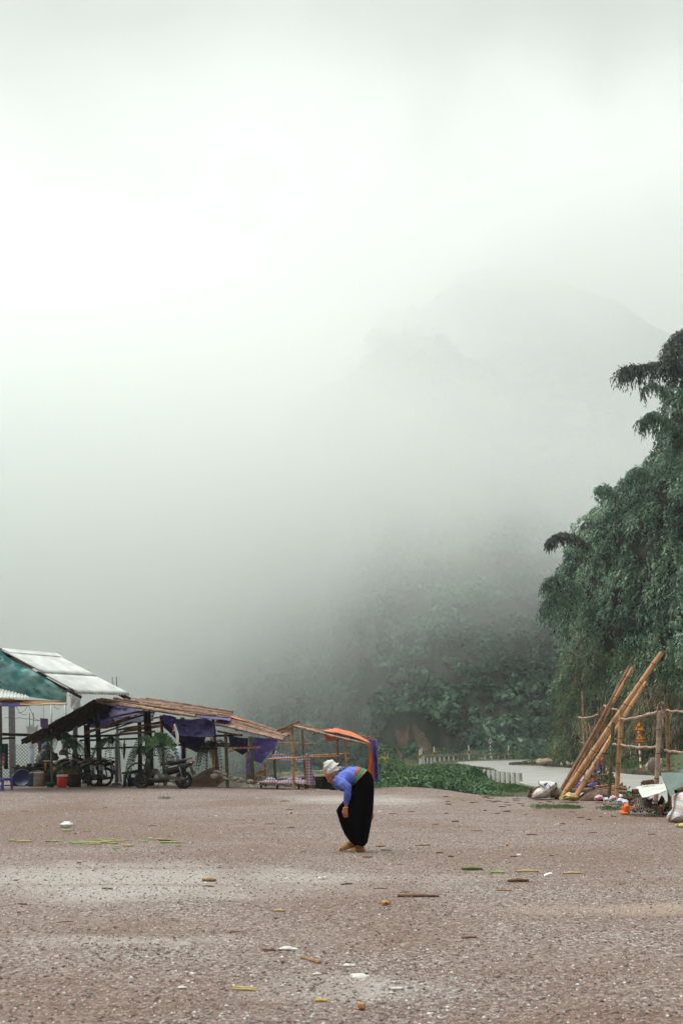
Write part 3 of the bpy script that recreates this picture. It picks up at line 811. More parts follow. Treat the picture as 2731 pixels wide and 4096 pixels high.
# white concrete posts at the near road edge
cf = thing('concrete_fence', 'two short rows of squat white concrete posts at the near road edge', 'fence', gp(2005, 3133, -.42))
a0, a1 = gp(1937, 3122, -.42), gp(2070, 3138, -.42)
for i in range(8):
    f = i / 7; p = a0.lerp(a1, f); hh = (pt(2000, 3078 + 12 * f, p.y).z + .42)
    mb = MB(); mb.box(p + Vector((0, 0, hh / 2)), (.105, .14, hh), Euler((0, random.uniform(-.03, .03), .2)), taper=.95); mb.build('post', M_WHITE, cf)
b0, b1 = gp(1951, 3113, -.42), gp(2079, 3127, -.42)
for i in range(8):
    f = i / 7; p = b0.lerp(b1, f); hh = (pt(2000, 3081 + 11 * f, p.y).z + .42)
    mb = MB(); mb.box(p + Vector((0, 0, hh / 2)), (.14 if i < 7 else .2, .14, hh), Euler((0, random.uniform(-.03, .03), .2)), taper=.97); mb.build('post', M_CONC, cf)
mb = MB(); mb.bar(b0 + Vector((0, -.09, .32)), b1 + Vector((0, -.09, .32)), .07, .08); mb.build('rail', M_CONC, cf)
# ---------------------------------------------------------------- the overgrown cliff on the right
M_BLEAF = leaf_mat('bamboo_leaf', (0.014, 0.042, 0.026), (0.072, 0.160, 0.092), (0.31, 0.45, 0.30), scale=.22, trans=.2, rough=.5)  # wide ramp paints lit leaves and dark gaps into the leaf colour
M_BLEAF2 = leaf_mat('low_bamboo_leaf', (0.024, 0.052, 0.022), (0.062, 0.115, 0.046), (0.19, 0.24, 0.10), scale=.3, trans=.25, rough=.6)
M_DRY = leaf_mat('dry_grass', (0.16, 0.10, 0.05), (0.30, 0.21, 0.12), (0.42, 0.34, 0.22), scale=.8, trans=.2, rough=.8)
M_BUSH = leaf_mat('bush_leaf', (0.022, 0.058, 0.024), (0.050, 0.120, 0.045), (0.12, 0.22, 0.085), scale=.45, trans=.25)
M_GRASS = leaf_mat('grass_blade', (0.035, 0.075, 0.022), (0.070, 0.130, 0.040), (0.15, 0.20, 0.07), scale=.6, trans=.3)
M_YLEAF = leaf_mat('yellow_leaf', (0.08, 0.12, 0.03), (0.22, 0.24, 0.05), (0.60, 0.45, 0.06), scale=1.0, trans=.3)
M_DLEAF = leaf_mat('dark_leaf', (0.012, 0.022, 0.018), (0.025, 0.04, 0.03), (0.06, 0.085, 0.065), scale=.4, trans=.15)
M_CLIFF = mat('shaded_earth', (0.012, 0.016, 0.010), (0.04, 0.032, 0.022), scale=.45, rough=.95, bump=.7, bscale=2, c3=(0.008, 0.012, 0.008))  # near-black colour put in as the deep shade between the leaves
M_CULM = mat('bamboo_culm_dark', (0.05, 0.07, 0.03), (0.09, 0.09, 0.04), scale=3, rough=.6)

SY = [900, 1200, 1340, 1500, 1600, 1700, 1800, 1880, 1950, 2030, 2090, 2180, 2250, 2330, 2450, 2560, 2650, 2750, 2900, 3010, 3080]
SX = [2850, 2780, 2740, 2690, 2655, 2635, 2615, 2520, 2445, 2375, 2285, 2262, 2250, 2195, 2190, 2225, 2245, 2205, 2195, 2185, 2180]
def cliff_Y(px, py):
    """distance of the leafy face on each bearing: nearer to the right, leaning back with height, rounding away at its left end"""
    px = np.asarray(px, float); py = np.asarray(py, float)
    base = np.interp(px, [2150, 2300, 2500, 2731, 3100, 3600], [104, 99, 91, 84, 74, 64])
    up = (3000 - py) / 60.0
    e = px - np.interp(py, SY, SX)
    rnd = 7.0 * (1 - np.clip(e / 260.0, 0, 1)) ** 2
    lump = 3.2 * fbm(px / 85.0, py / 170.0, 1.5, 1, 3) + 1.5 * fbm(px / 30.0, py / 60.0, 4.5, 1, 2)
    return base + 0.16 * up + rnd + lump
def cliff_P(px, py, dY=0.0):
    px = np.asarray(px, float); py = np.asarray(py, float); Y = cliff_Y(px, py) + dY
    xc, yc = (px - 1365.5) / F_PX, (2048 - py) / F_PX
    y_, z_ = _c - yc * _s, _s + yc * _c
    t = Y / y_
    return np.stack([xc * t, Y, EYE + z_ * t], -1)
# rock and earth body: a thick leaning mass behind the leaves
nu, nv = 46, 70
py_ = np.linspace(930, 3090, nv + 1)
U, PYg = np.meshgrid(np.linspace(0, 1, nu + 1), py_)
L0 = np.interp(PYg, SY, SX) + 38
PXg = L0 + (3700 - L0) * U ** 1.4
Pf = cliff_P(PXg, PYg, 1.6)
Pb = Pf + np.array([8.0, 26.0, -6.0])
Pb[..., 2] = np.minimum(Pb[..., 2], Pf[..., 2])
W = nu + 1; N0 = (nu + 1) * (nv + 1)
ii, jj = np.meshgrid(np.arange(nu), np.arange(nv)); a = (jj * W + ii).ravel()
Fc = np.stack([a, a + 1, a + W + 1, a + W], 1)
fs = [Fc, Fc[:, ::-1] + N0]
j = np.arange(nv) * W; fs.append(np.stack([j, j + W, j + W + N0, j + N0], 1)); j = j + nu; fs.append(np.stack([j + W, j, j + N0, j + W + N0], 1))
i = np.arange(nu); fs.append(np.stack([i + 1, i, i + N0, i + 1 + N0], 1)); i = i + nv * W; fs.append(np.stack([i, i + 1, i + 1 + N0, i + N0], 1))
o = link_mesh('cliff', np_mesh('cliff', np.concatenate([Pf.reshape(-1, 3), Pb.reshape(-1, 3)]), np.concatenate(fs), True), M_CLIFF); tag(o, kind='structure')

g = np.random.default_rng(5)
def clumped(n, pylo, pyhi, marg=0, pxhi=3350, thr=-.15):
    out = []
    while sum(len(o_) for o_ in out) < n:
        py = g.uniform(pylo, pyhi, n); lo = np.interp(py, SY, SX) + marg
        px = lo + (pxhi - lo) * g.random(n) ** 1.15
        keep = fbm(px / 42.0, py / 70.0, 8.8, 1, 3) + .35 * g.random(n) > thr
        out.append(np.stack([px[keep], py[keep]], 1))
    return np.concatenate(out)[:n]
OUT = np.array([-.45, -.85, .25])
q = clumped(15000, 1120, 2760, 6, thr=0.02)
V1 = sprays(cliff_P(q[:, 0], q[:, 1], g.uniform(-1.0, 1.1, len(q))), np.tile(OUT, (len(q), 1)), g, k=10, L=.75, leafL=.34, leafW=.11, down=1.0)
leaf_obj('hanging_foliage', V1, M_BLEAF, kind='stuff', label='dense green bamboo leaves hanging over the whole cliff on the right')
q = clumped(6500, 2600, 3060, 2, thr=-.3)
V2 = sprays(cliff_P(q[:, 0], q[:, 1], g.uniform(-1.2, .8, len(q))), np.tile(OUT, (len(q), 1)), g, k=9, L=.85, leafL=.32, leafW=.055, down=1.0, jit=.6)
leaf_obj('grassy_foliage', V2, M_BLEAF2, kind='stuff', label='finer yellow-green bamboo grass hanging along the foot of the cliff')
q = np.stack([g.normal(2620, 60, 200), g.normal(2790, 50, 200)], 1); q2 = np.stack([g.normal(2330, 40, 60), g.normal(2650, 90, 60)], 1); q3 = np.stack([g.uniform(2200, 2731, 110), g.uniform(2850, 2990, 110)], 1)
q = np.concatenate([q, q2, q3]); q = q[q[:, 0] > 2215]
V3_ = sprays(cliff_P(q[:, 0], q[:, 1], -1.0), np.tile(OUT, (len(q), 1)), g, k=5, L=.9, leafL=.8, leafW=.035, down=1.6, jit=.18)
leaf_obj('dry_grass', V3_, M_DRY, kind='stuff', label='pale dry grass stems hanging in the lower cliff foliage')

def plume(name, path_px, Y, r0, n, label, m=None, hang=1.2, leafL=.34, leafW=.09, cull=.06, wide=.35, group='bamboo plumes arching out of the cliff foliage'):
    P = [pt(x, y, Y + dy) for x, y, dy in path_px]
    t = thing(name, label, 'bamboo', P[0], group=group)
    # smooth path
    Q = []
    for i in range(len(P) - 1):
        a_, b_, c_, d_ = P[max(i - 1, 0)], P[i], P[i + 1], P[min(i + 2, len(P) - 1)]
        for k in range(6):
            s_ = k / 6
            Q.append(0.5 * ((2 * b_) + (c_ - a_) * s_ + (2 * a_ - 5 * b_ + 4 * c_ - d_) * s_ * s_ + (3 * b_ - a_ - 3 * c_ + d_) * s_ ** 3))
    Q.append(P[-1])
    mb = MB(); mb.tube(Q, [lerp(cull, .012, i / (len(Q) - 1)) for i in range(len(Q))], n=7); mb.build('culm', M_CULM, t)
    gg = np.random.default_rng(int(P[-1].x * 100) & 0xffff)
    f = gg.random(n) ** .8 * (len(Q) - 1.001); i0 = f.astype(int); fr = (f - i0)[:, None]
    QA = np.array([list(v_) for v_ in Q]); base = QA[i0] * (1 - fr) + QA[i0 + 1] * fr
    tp = (f / (len(Q) - 1))[:, None]
    wdt = wide * (1.25 - tp)
    base = base + gg.normal(size=(n, 3)) * np.array([.35, 1, .35]) * wdt
    out = gg.normal(size=(n, 3)) * .6 + (QA[i0 + 1] - QA[i0]) / np.linalg.norm(QA[i0 + 1] - QA[i0], axis=1)[:, None] * .7
    out[:, 2] -= .5
    V = sprays(base, out, gg, k=9, L=hang, leafL=leafL, leafW=leafW, down=1.0, jit=.35, spread=.3)
    leaf_obj('foliage', V, m or M_BLEAF, t, org=P[0])
    return t
plume('bamboo_plume', [(2960, 1800, 6), (2860, 1600, 3), (2760, 1490, 1), (2680, 1450, 0), (2600, 1455, -1), (2540, 1466, -1.5), (2487, 1474, -2)], 88, .1, 620, 'dark feathery bamboo tip reaching furthest left against the mist at the upper right', M_DLEAF, hang=.8, wide=.28)
plume('bamboo_plume', [(2980, 1700, 7), (2900, 1480, 4), (2830, 1370, 2), (2760, 1330, 0), (2712, 1340, 0), (2685, 1380, -.5), (2668, 1432, -1)], 86, .1, 620, 'topmost dark bamboo plume cut by the right edge of the photo', M_DLEAF, hang=1.2, wide=.5)
plume('bamboo_plume', [(2740, 1640, 3), (2690, 1580, 2), (2640, 1545, 0), (2600, 1532, -1), (2568, 1560, -2)], 90, .05, 120, 'sparse leafy bamboo sprig just under the dark feathery tip', hang=.5)
plume('bamboo_plume', [(2745, 1790, 3), (2690, 1700, 1), (2640, 1662, 0), (2600, 1650, -1), (2563, 1688, -2)], 90, .05, 230, 'drooping bamboo sprig with a gap of mist below it', hang=.8)
plume('bamboo_plume', [(2640, 1980, 3), (2590, 1900, 1), (2560, 1872, 0), (2530, 1880, -1), (2512, 1905, -2)], 93, .05, 170, 'small bamboo spray breaking the skyline halfway up the cliff', hang=.6)
plume('bamboo_plume', [(2420, 2260, 3), (2340, 2170, 1), (2275, 2135, 0), (2225, 2137, -1), (2192, 2163, -2)], 97, .05, 300, 'small rounded bamboo arch sticking out at the left side of the cliff', M_DLEAF, hang=.45, wide=.2)
plume('bamboo_plume', [(2400, 2420, 3), (2300, 2340, 1), (2245, 2300, 0), (2212, 2308, -1), (2182, 2335, -2)], 97, .05, 220, 'long bamboo spray drooping at the left edge of the cliff, upper of two', hang=.8)
plume('bamboo_plume', [(2380, 2500, 3), (2290, 2400, 1), (2232, 2370, 0), (2200, 2392, -1), (2178, 2440, -2)], 97, .05, 220, 'long bamboo spray drooping at the left edge of the cliff, lower of two', hang=.9)
plume('bamboo_plume', [(2520, 2050, 3), (2470, 1980, 1), (2430, 1945, 0), (2395, 1950, -1)], 95, .05, 150, 'leafy tuft on the stepped skyline of the cliff', hang=.6)
# ---------------------------------------------------------------- undergrowth beside and below the road
def ground_scatter(n, px0, px1, py0, py1, z=None, zf=None, g=g):
    """random plan positions seen between those photo columns and rows on the land"""
    px = g.uniform(px0, px1, n); py = g.uniform(py0, py1, n)
    z0 = np.full(n, -.4 if z is None else z)
    for _ in range(4):
        xc, yc = (px - 1365.5) / F_PX, (2048 - py) / F_PX
        y_, zz_ = _c - yc * _s, _s + yc * _c
        t = (z0 - EYE) / zz_; X = xc * t; Yv = y_ * t
        z0 = ground_z(X, Yv) if zf is None else zf(X, Yv)
    return np.stack([X, Yv, z0], 1)
def bush(n_leaf, c, rx, ry, rz, g, leaf=.12, lobes=7):
    c = np.array(c); lc = unit(g, lobes) * g.uniform(.2, .7, (lobes, 1)); lc[:, 2] = np.abs(lc[:, 2]) * .8
    w = g.integers(0, lobes, n_leaf); d = unit(g, n_leaf); d[:, 2] = np.where(g.random(n_leaf) < .8, np.abs(d[:, 2]), d[:, 2])
    p = lc[w] + d * (g.uniform(.3, .5, lobes)[w] * g.uniform(.7, 1.1, n_leaf))[:, None]
    p = p * np.array([rx, ry, rz]) + c
    dd = d + .7 * g.normal(size=d.shape); dd[:, 2] -= .2
    return leaf_quads(p, dd, unit(g, n_leaf) * .7 + np.array([0, -.2, .7]), leaf * g.uniform(.6, 1.4, n_leaf), leaf * .5 * g.uniform(.7, 1.2, n_leaf))
gb = np.random.default_rng(21)
VV = []
for k in range(330):       # the tangle left of the road, from the lot's edge to the guard rail
    Yv = 33 + 85 * gb.random() ** 1.1
    xl = float(np.interp(Yv, [33, 40, 60, 90, 118], [1.2, 1.2, 2.0, 4.6, 7.0])); xr = float(np.interp(Yv, [33, 36, 45, 55, 75, 95, 118], [3.0, 4.0, 5.0, 6.6, 8.6, 10.5, 11.2]))
    x = gb.uniform(xl, xr); f = (x - xl) / (xr - xl)
    z = float(ground_z(x, Yv)); hmax = float(np.interp(Yv, [33, 38, 60, 90, 118], [.35, .75, .9, .6, .35]))
    if x > 4.5 and Yv < 50: hmax *= .45
    s = gb.uniform(.6, 1.25) * (1 + Yv / 90)
    VV.append(bush(int(150 * s), (x, Yv, z), s, s, hmax * gb.uniform(.7, 1.15), gb, leaf=.13 + Yv * .0008))
leaf_obj('undergrowth', np.concatenate(VV), M_BUSH, kind='stuff', label='tangle of green undergrowth between the gravel lot and the road')
def bush_thing(name, px, py, Y, rx, rz, n, label, m=M_BUSH, leaf=.14, cat='bush', group=None, zb=None, seed=1):
    c = pt(px, py, Y); gg = np.random.default_rng(seed + int(px))
    base = Vector((c.x, Y, c.z - rz if zb is None else zb))
    t = thing(name, label, cat, base, group=group)
    V = bush(n, (c.x, Y, c.z - rz * .9), rx, rx, rz * 1.05, gg, leaf)
    leaf_obj('foliage', V, m, t, org=base)
    mb = MB()
    for k in range(5):
        a_ = gg.uniform(0, 6.28); e = Vector((math.cos(a_) * rx * .45, math.sin(a_) * rx * .45, (c.z - base.z) * .7))
        mb.tube([base, base + e * .5 + Vector((0, 0, .1)), base + e], [.03, .02, .01], n=5)
    mb.build('stem', M_CULM, t)
    return t
bush_thing('bush', 1740, 3062, 72, 1.3, .75, 2000, 'tallest leafy bush, standing just left of the dark retaining wall', seed=3)
bush_thing('bush', 1915, 3075, 60, .75, .6, 900, 'rounded bush against the left end of the squat white posts', seed=4)
bush_thing('bush', 1560, 3085, 42, 1.0, .55, 1400, 'broad low bush right of the bent person, at the gravel edge', seed=5)
bush_thing('bush', 1655, 3075, 50, 1.1, .65, 1500, 'bushy mound below the nearest chevron post', seed=6)
bush_thing('yellow_bush', 1535, 3008, 62, .9, .5, 260, 'shrub with yellow leaves beside the hanging purple tarp', M_YLEAF, seed=7, leaf=.10)
bush_thing('bush', 1560, 3020, 66, 1.5, .9, 1500, 'green shrub tangled behind the yellow-leaved one', seed=8)
bush_thing('bush', 1700, 2998, 165, 4.2, 1.6, 1500, 'wide low bush behind the left half of the guard rail', seed=9, leaf=.3)
# grass: verge by the white posts, the bank across the road, the island, a strip in the gravel
def tufts(P, g, k=6, L=.16, W=.018):
    V = []
    for i in range(k):
        n = len(P); d = g.normal(size=(n, 3)) * .5; d[:, 2] = 1
        p = P + g.normal(size=(n, 3)) * np.array([.06, .06, 0])
        V.append(leaf_quads(p, d, unit(g, n), L * g.uniform(.5, 1.4, n), W * g.uniform(.7, 1.3, n), droop=.35))
    return np.concatenate(V)
Pg = ground_scatter(5200, 1790, 2200, 3122, 3176)
Pg = Pg[(Pg[:, 0] < 8.0) & (Pg[:, 1] > edge_y(Pg[:, 0]) + .3)]
V = tufts(Pg, gb, 7, .15, .03)
Pg = ground_scatter(12000, 2180, 2790, 3000, 3092)
Pg = Pg[(Pg[:, 0] > road_r(Pg[:, 1]) + .2) & (Pg[:, 1] < 118)]
V = np.concatenate([V, tufts(Pg, gb, 7, .22, .06)])
xi = gb.uniform(17.6, 24, 3500); yi = gb.uniform(84, 121, 3500); ki = (xi > road_r(yi) + .3)
Pi = np.stack([xi, yi, ground_z(xi, yi)], 1)[ki]
V = np.concatenate([V, tufts(Pi, gb, 7, .25, .08)])
def strip(n, px, py, wx, wy, L=.09):
    P = np.concatenate([ground_scatter(1, a_, a_ + .1, b_, b_ + .1, 0.0) for a_, b_ in zip(gb.normal(px, wx * .5, n), gb.normal(py, wy * .45, n))])
    return tufts(P, gb, 6, L, .012)
V = np.concatenate([V, strip(170, 2243, 3231, 62, 5), strip(60, 2290, 3234, 20, 4), strip(70, 2440, 3238, 50, 9), strip(90, 2170, 3230, 40, 9), strip(14, 660, 3196, 26, 3), strip(70, 2000, 3186, 60, 4)])
leaf_obj('grass', V, M_GRASS, kind='stuff', label='short green grass on the verges and in thin strips in the gravel')
# low leafy creepers on the bank across the road
VV = []
for k in range(150):
    px, py = gb.uniform(2215, 2800), gb.uniform(2985, 3070)
    P = ground_scatter(1, px, px + 1, py, py + 1)[0]
    if P[0] < road_r(P[1]) + .6 or P[1] > 112: continue
    s = gb.uniform(.5, 1.1); VV.append(bush(110, P, s, s, .3 * s, gb, leaf=.16))
for k in range(40):
    x, y = gb.uniform(14, 60), gb.uniform(160, 200)
    VV.append(bush(160, (x, 172 + (x - 16) * 1.0 + gb.uniform(0, 14), -.4), 2.5, 2.5, gb.uniform(.8, 2.2), gb, leaf=.35))
leaf_obj('creepers', np.concatenate(VV), M_BUSH, kind='stuff', label='low leafy creepers covering the bank across the road')
# boulders and rubble
M_BOULD = mat('pale_boulder', (0.42, 0.33, 0.24), (0.26, 0.19, 0.14), scale=1.2, rough=.9, bump=.6, bscale=5)
M_DROCK = mat('dark_boulder', (0.10, 0.075, 0.065), (0.19, 0.14, 0.12), scale=1.6, rough=.9, bump=.8, bscale=6)
def rock(name, px, pyb, w_px, h_px, label, m, z=-.2, cat='rock', seed=1, group=None, yscale=.6, rot=0):
    b_ = gp(px, pyb, z); s = F_PX / b_.length; w, h = w_px / s, h_px / s
    mb = MB(); mb.ell(b_ + Vector((0, 0, h * .38)), (w / 2, w / 2 * yscale, h * .62), (0, rot, seed), n=18, m=12, wob=.45, seed=seed)
    return mb.build(name, m, org=b_, label=label, cat=cat, group=group)
rock('boulder', 2176, 3057, 68, 21, 'large flat pale boulder on the grass island at the bend', M_BOULD, -.15, seed=3)
rock('boulder', 2608, 3078, 46, 44, 'dark brown boulder behind the bamboo post on the grass bank', M_DROCK, .1, seed=5)
rock('boulder', 2592, 3081, 22, 26, 'pale boulder leaning on the dark brown one', M_BOULD, .05, seed=6)
rock('boulder', 2638, 3062, 22, 28, 'pale boulder right behind the dark brown one', M_BOULD, .2, seed=9)
for k in range(26):
    x, y = (gb.normal(2268, 17), gb.normal(3057, 3)) if k < 12 else (gb.normal(2690, 28), gb.normal(3052, 8))
    s = gb.uniform(5, 13)
    rock('bank_stone', x, y, s, s * .7, 'loose pale stone on the grass bank across the road', M_BOULD, .1, seed=k, group='loose stones on the grass bank')
# ---------------------------------------------------------------- materials of the stalls
M_BAM = mat('bamboo_tan', (0.38, 0.175, 0.080), (0.20, 0.088, 0.045), scale=5, rough=.5, stretch=(1, 1, .3), c3=(0.46, 0.24, 0.10), bump=.15, bscale=20)
M_BAMR = mat('bamboo_brown', (0.25, 0.12, 0.06), (0.13, 0.065, 0.035), scale=6, rough=.6, c3=(0.19, 0.09, 0.05), bump=.15, bscale=20)
M_BAMP = mat('bamboo_pale', (0.40, 0.28, 0.20), (0.20, 0.125, 0.09), scale=6, rough=.65, c3=(0.29, 0.19, 0.14), bump=.15, bscale=20)
M_BAMW = mat('weathered_bamboo', (0.33, 0.215, 0.15), (0.13, 0.075, 0.05), scale=5, rough=.75, stretch=(1, 1, .5), c3=(0.24, 0.145, 0.10), bump=.2, bscale=20)
M_BAMG = mat('bamboo_green', (0.085, 0.095, 0.035), (0.15, 0.10, 0.05), scale=4, rough=.55, c3=(0.05, 0.06, 0.025))
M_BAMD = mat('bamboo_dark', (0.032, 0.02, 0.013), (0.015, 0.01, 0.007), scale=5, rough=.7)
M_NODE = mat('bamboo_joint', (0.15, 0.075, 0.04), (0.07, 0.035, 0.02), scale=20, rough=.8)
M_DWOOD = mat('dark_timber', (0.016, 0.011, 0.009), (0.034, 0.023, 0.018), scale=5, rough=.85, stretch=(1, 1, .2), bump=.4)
M_STEEL = mat('galvanised_pipe', (0.36, 0.36, 0.36), (0.16, 0.15, 0.14), scale=7, rough=.38, metal=.75, stretch=(1, 1, .15))
M_TIN = mat('white_corrugated_tin', (0.60, 0.62, 0.60), (0.44, 0.45, 0.43), scale=2.6, rough=.45, metal=.15, stretch=(1, 1, .5), bump=.1)
M_TEAL = mat('teal_tarpaulin', (0.025, 0.20, 0.20), (0.24, 0.38, 0.38), scale=1.0, rough=.3, bump=1.0, bscale=2.0, bdist=.15, spec=.5, detail=2, lo=.42, hi=.6)  # paler patches in the colour imitate light caught on big creases
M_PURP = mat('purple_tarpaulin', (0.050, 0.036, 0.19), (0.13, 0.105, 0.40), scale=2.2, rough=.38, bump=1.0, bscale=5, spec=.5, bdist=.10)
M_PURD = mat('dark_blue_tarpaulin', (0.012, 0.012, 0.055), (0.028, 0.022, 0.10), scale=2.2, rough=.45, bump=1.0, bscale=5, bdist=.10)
M_LPURP = mat('pale_purple_tarpaulin', (0.14, 0.12, 0.42), (0.34, 0.32, 0.68), scale=3, rough=.38, bump=1.0, bscale=9, bdist=.08)  # palest of the purple sheeting colours
M_ORAN = mat('orange_tarpaulin', (0.68, 0.16, 0.03), (0.48, 0.10, 0.025), scale=3, rough=.42, bump=1.0, bscale=7, bdist=.07)
M_PILLAR = mat('pale_blue_pillar', (0.40, 0.50, 0.60), (0.28, 0.36, 0.46), scale=2, rough=.35, spec=.5)
M_PLAST = mat('white_plastic_wrap', (0.62, 0.62, 0.60), (0.38, 0.38, 0.38), scale=5, rough=.35, bump=1.0, bscale=12, spec=.5)
M_WIRE = mat('grey_wire', (0.20, 0.21, 0.20), (0.10, 0.10, 0.10), scale=6, rough=.5, metal=.5)
M_DARKI = mat('dark_iron', (0.035, 0.032, 0.032), (0.06, 0.05, 0.045), scale=6, rough=.6, metal=.5)
M_STRAW = mat('straw_mat', (0.46, 0.34, 0.24), (0.28, 0.18, 0.12), scale=12, rough=.9, stretch=(1, 1, 4), bump=.8)
M_FERN = leaf_mat('fern_leaf', (0.014, 0.045, 0.020), (0.035, 0.095, 0.040), (0.085, 0.17, 0.075), scale=2.0, trans=.2)
M_TAN_E = mat('brown_earth', (0.12, 0.065, 0.040), (0.18, 0.105, 0.068), scale=3, rough=.95, bump=.6, bscale=20)
M_RUBBLE = mat('pale_rubble', (0.52, 0.47, 0.40), (0.34, 0.29, 0.24), scale=6, rough=.9, bump=.4)
def gzv(p): return float(ground_z(p[0], p[1]))
def gnd(px, py):
    """the land's surface under a photo pixel"""
    z = 0.0
    for _ in range(5):
        p = gp(px, py, z); z = max(-.3, gzv(p))
    p = gp(px, py, z)
    if p.y > float(edge_y(p.x)) - .3 and p.x < 5: p = pt(px, py, float(edge_y(p.x)) - .3); p.z = gzv(p)
    return p
def dn(p, z=0.02):
    """drop a point to the land"""
    return Vector((p[0], p[1], gzv(p) - z))
def quadfn(a, b, c, d):
    """a,b near edge (u), d,c far edge"""
    a, b, c, d = map(Vector, (a, b, c, d))
    return lambda u, v: a.lerp(b, u).lerp(d.lerp(c, u), v)
def crumple(fn, amp, sc, seed=0, dirv=(0, -1, 0), amp2=None):
    dv = Vector(dirv)
    def f(u, v):
        p = Vector(fn(u, v)); q = p * sc + Vector((seed * 7.1, 0, 0))
        n = mnoise.noise(q) + .5 * mnoise.noise(q * 2.3) + .35 * mnoise.noise(q * 5.1)
        m = mnoise.noise(q + Vector((40, 3, 1)))
        return p + dv * (amp * n) + Vector((m, 0, m * .5)) * (amp2 if amp2 is not None else amp * .4)
    return f

def poles_out(name, mats, parent):
    """returns a recorder whose every bamboo() or tube() call becomes a part of its own"""
    class Rec:
        def bamboo(self, *a, **k): m_ = MB(); m_.bamboo(*a, **k); m_.build(name, mats, parent)
        def tube(self, *a, **k): m_ = MB(); m_.tube(*a, **k); m_.build(name, mats, parent)
    return Rec()
# ---------------------------------------------------------------- the tin-roofed stall at the left edge
A_ = pt(5, 2604, 33.9); B_ = pt(225, 2625, 35.9); C_ = pt(522, 2777, 34.9); D_ = pt(318, 2771, 33.3)
stall = thing('tin_roofed_stall', 'open market stall with a white corrugated roof and a teal tarpaulin gable', 'market stall', (A_.x, 35, 0))
nrm = (B_ - A_).cross(D_ - A_).normalized()
if nrm.z < 0: nrm = -nrm
def corr_sheet(name, a, b, c, d, waves, amp, parent, m, nv=6, thick=.006, sag=0.0):
    """corrugations run from edge a-b down to edge d-c"""
    a, b, c, d = map(Vector, (a, b, c, d)); n_ = (b - a).cross(d - a).normalized()
    if n_.z < 0: n_ = -n_
    q_ = quadfn(a, b, c, d)
    mb = MB(); mb.grid(lambda u, v: q_(u, v) + n_ * (amp * math.sin(u * waves * 2 * math.pi) + sag * math.sin(math.pi * v)), waves * 6, nv, thick=-n_ * thick)
    return mb.build(name, m, parent)
q_ = quadfn(A_, B_, C_, D_)
E0, E1 = q_(0, .56), q_(1, .56)
up = nrm * .035
corr_sheet('lower_roof_sheet', q_(0, .54), q_(1, .54), C_, D_, 17, .05, stall, M_TIN)
corr_sheet('upper_roof_sheet', A_ + up, B_ + up, E1 + up, E0 + up, 17, .045, stall, M_TIN)
# the slope on the far side of the ridge, and the ridge caps
A2 = A_ + Vector((-2.1, -.6, -1.25)); B2 = B_ + Vector((-2.1, -.6, -1.25))
corr_sheet('left_roof_sheet', A_ + Vector((0, 0, .02)), B_ + Vector((0, 0, .02)), B2, A2, 17, .030, stall, M_TIN)
for i in range(4):
    f0, f1 = i / 4, (i + 1) / 4 + .012
    a, b = A_.lerp(B_, f0) + Vector((0, 0, .085 + .004 * i)), A_.lerp(B_, f1) + Vector((0, 0, .085 + .004 * i))
    dn_ = (D_ - A_).normalized() * .28; dl = (A2 - A_).normalized() * .25
    mb = MB(); mb.prism([a, b, b + dn_, a + dn_], nrm * .006); mb.prism([a, b, b + dl, a + dl], (0, 0, .005)); mb.build('ridge_cap', M_TIN, stall)
# purlins and rafters
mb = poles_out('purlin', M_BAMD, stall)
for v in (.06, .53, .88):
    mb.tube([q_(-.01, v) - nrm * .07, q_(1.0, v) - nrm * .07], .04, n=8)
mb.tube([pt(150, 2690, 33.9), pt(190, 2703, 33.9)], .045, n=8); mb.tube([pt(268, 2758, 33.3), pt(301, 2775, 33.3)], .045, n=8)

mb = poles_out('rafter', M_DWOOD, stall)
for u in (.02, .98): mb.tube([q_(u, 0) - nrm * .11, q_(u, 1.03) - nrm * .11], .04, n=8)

mb = MB(); mb.tube([pt(478, 2778, 34.9), pt(504, 2792, 34.9)], .04, n=8); mb.build('eave_pole', M_BAMD, stall)
# teal gable sheet
def gable(u, v):
    top = [(-60, 2566), (8, 2612), (60, 2645), (130, 2683), (200, 2722), (269, 2764)]; bot = [(-60, 2738), (0, 2754), (60, 2772), (132, 2788), (200, 2800), (265, 2808)]
    k = u * 5; i = min(int(k), 4); f = k - i
    x0, y0 = lerp(top[i][0], top[i + 1][0], f), lerp(top[i][1], top[i + 1][1], f); x1, y1 = lerp(bot[i][0], bot[i + 1][0], f), lerp(bot[i][1], bot[i + 1][1], f)
    return pt(lerp(x0, x1, v), lerp(y0, y1, v), 33.5)
mb = MB(); mb.grid(crumple(gable, .10, 1.7, 2), 50, 26); mb.build('gable_tarpaulin', M_TEAL, stall)
mb = MB()
for x, y in ((4, 2634), (2, 2668), (4, 2728), (4, 2747), (90, 2665), (187, 2714), (252, 2765), (137, 2755)): mb.disc(pt(x, y, 33.28), .022, (0, 1, 0), n=8)
mb.build('eyelet', M_DARKI, stall)
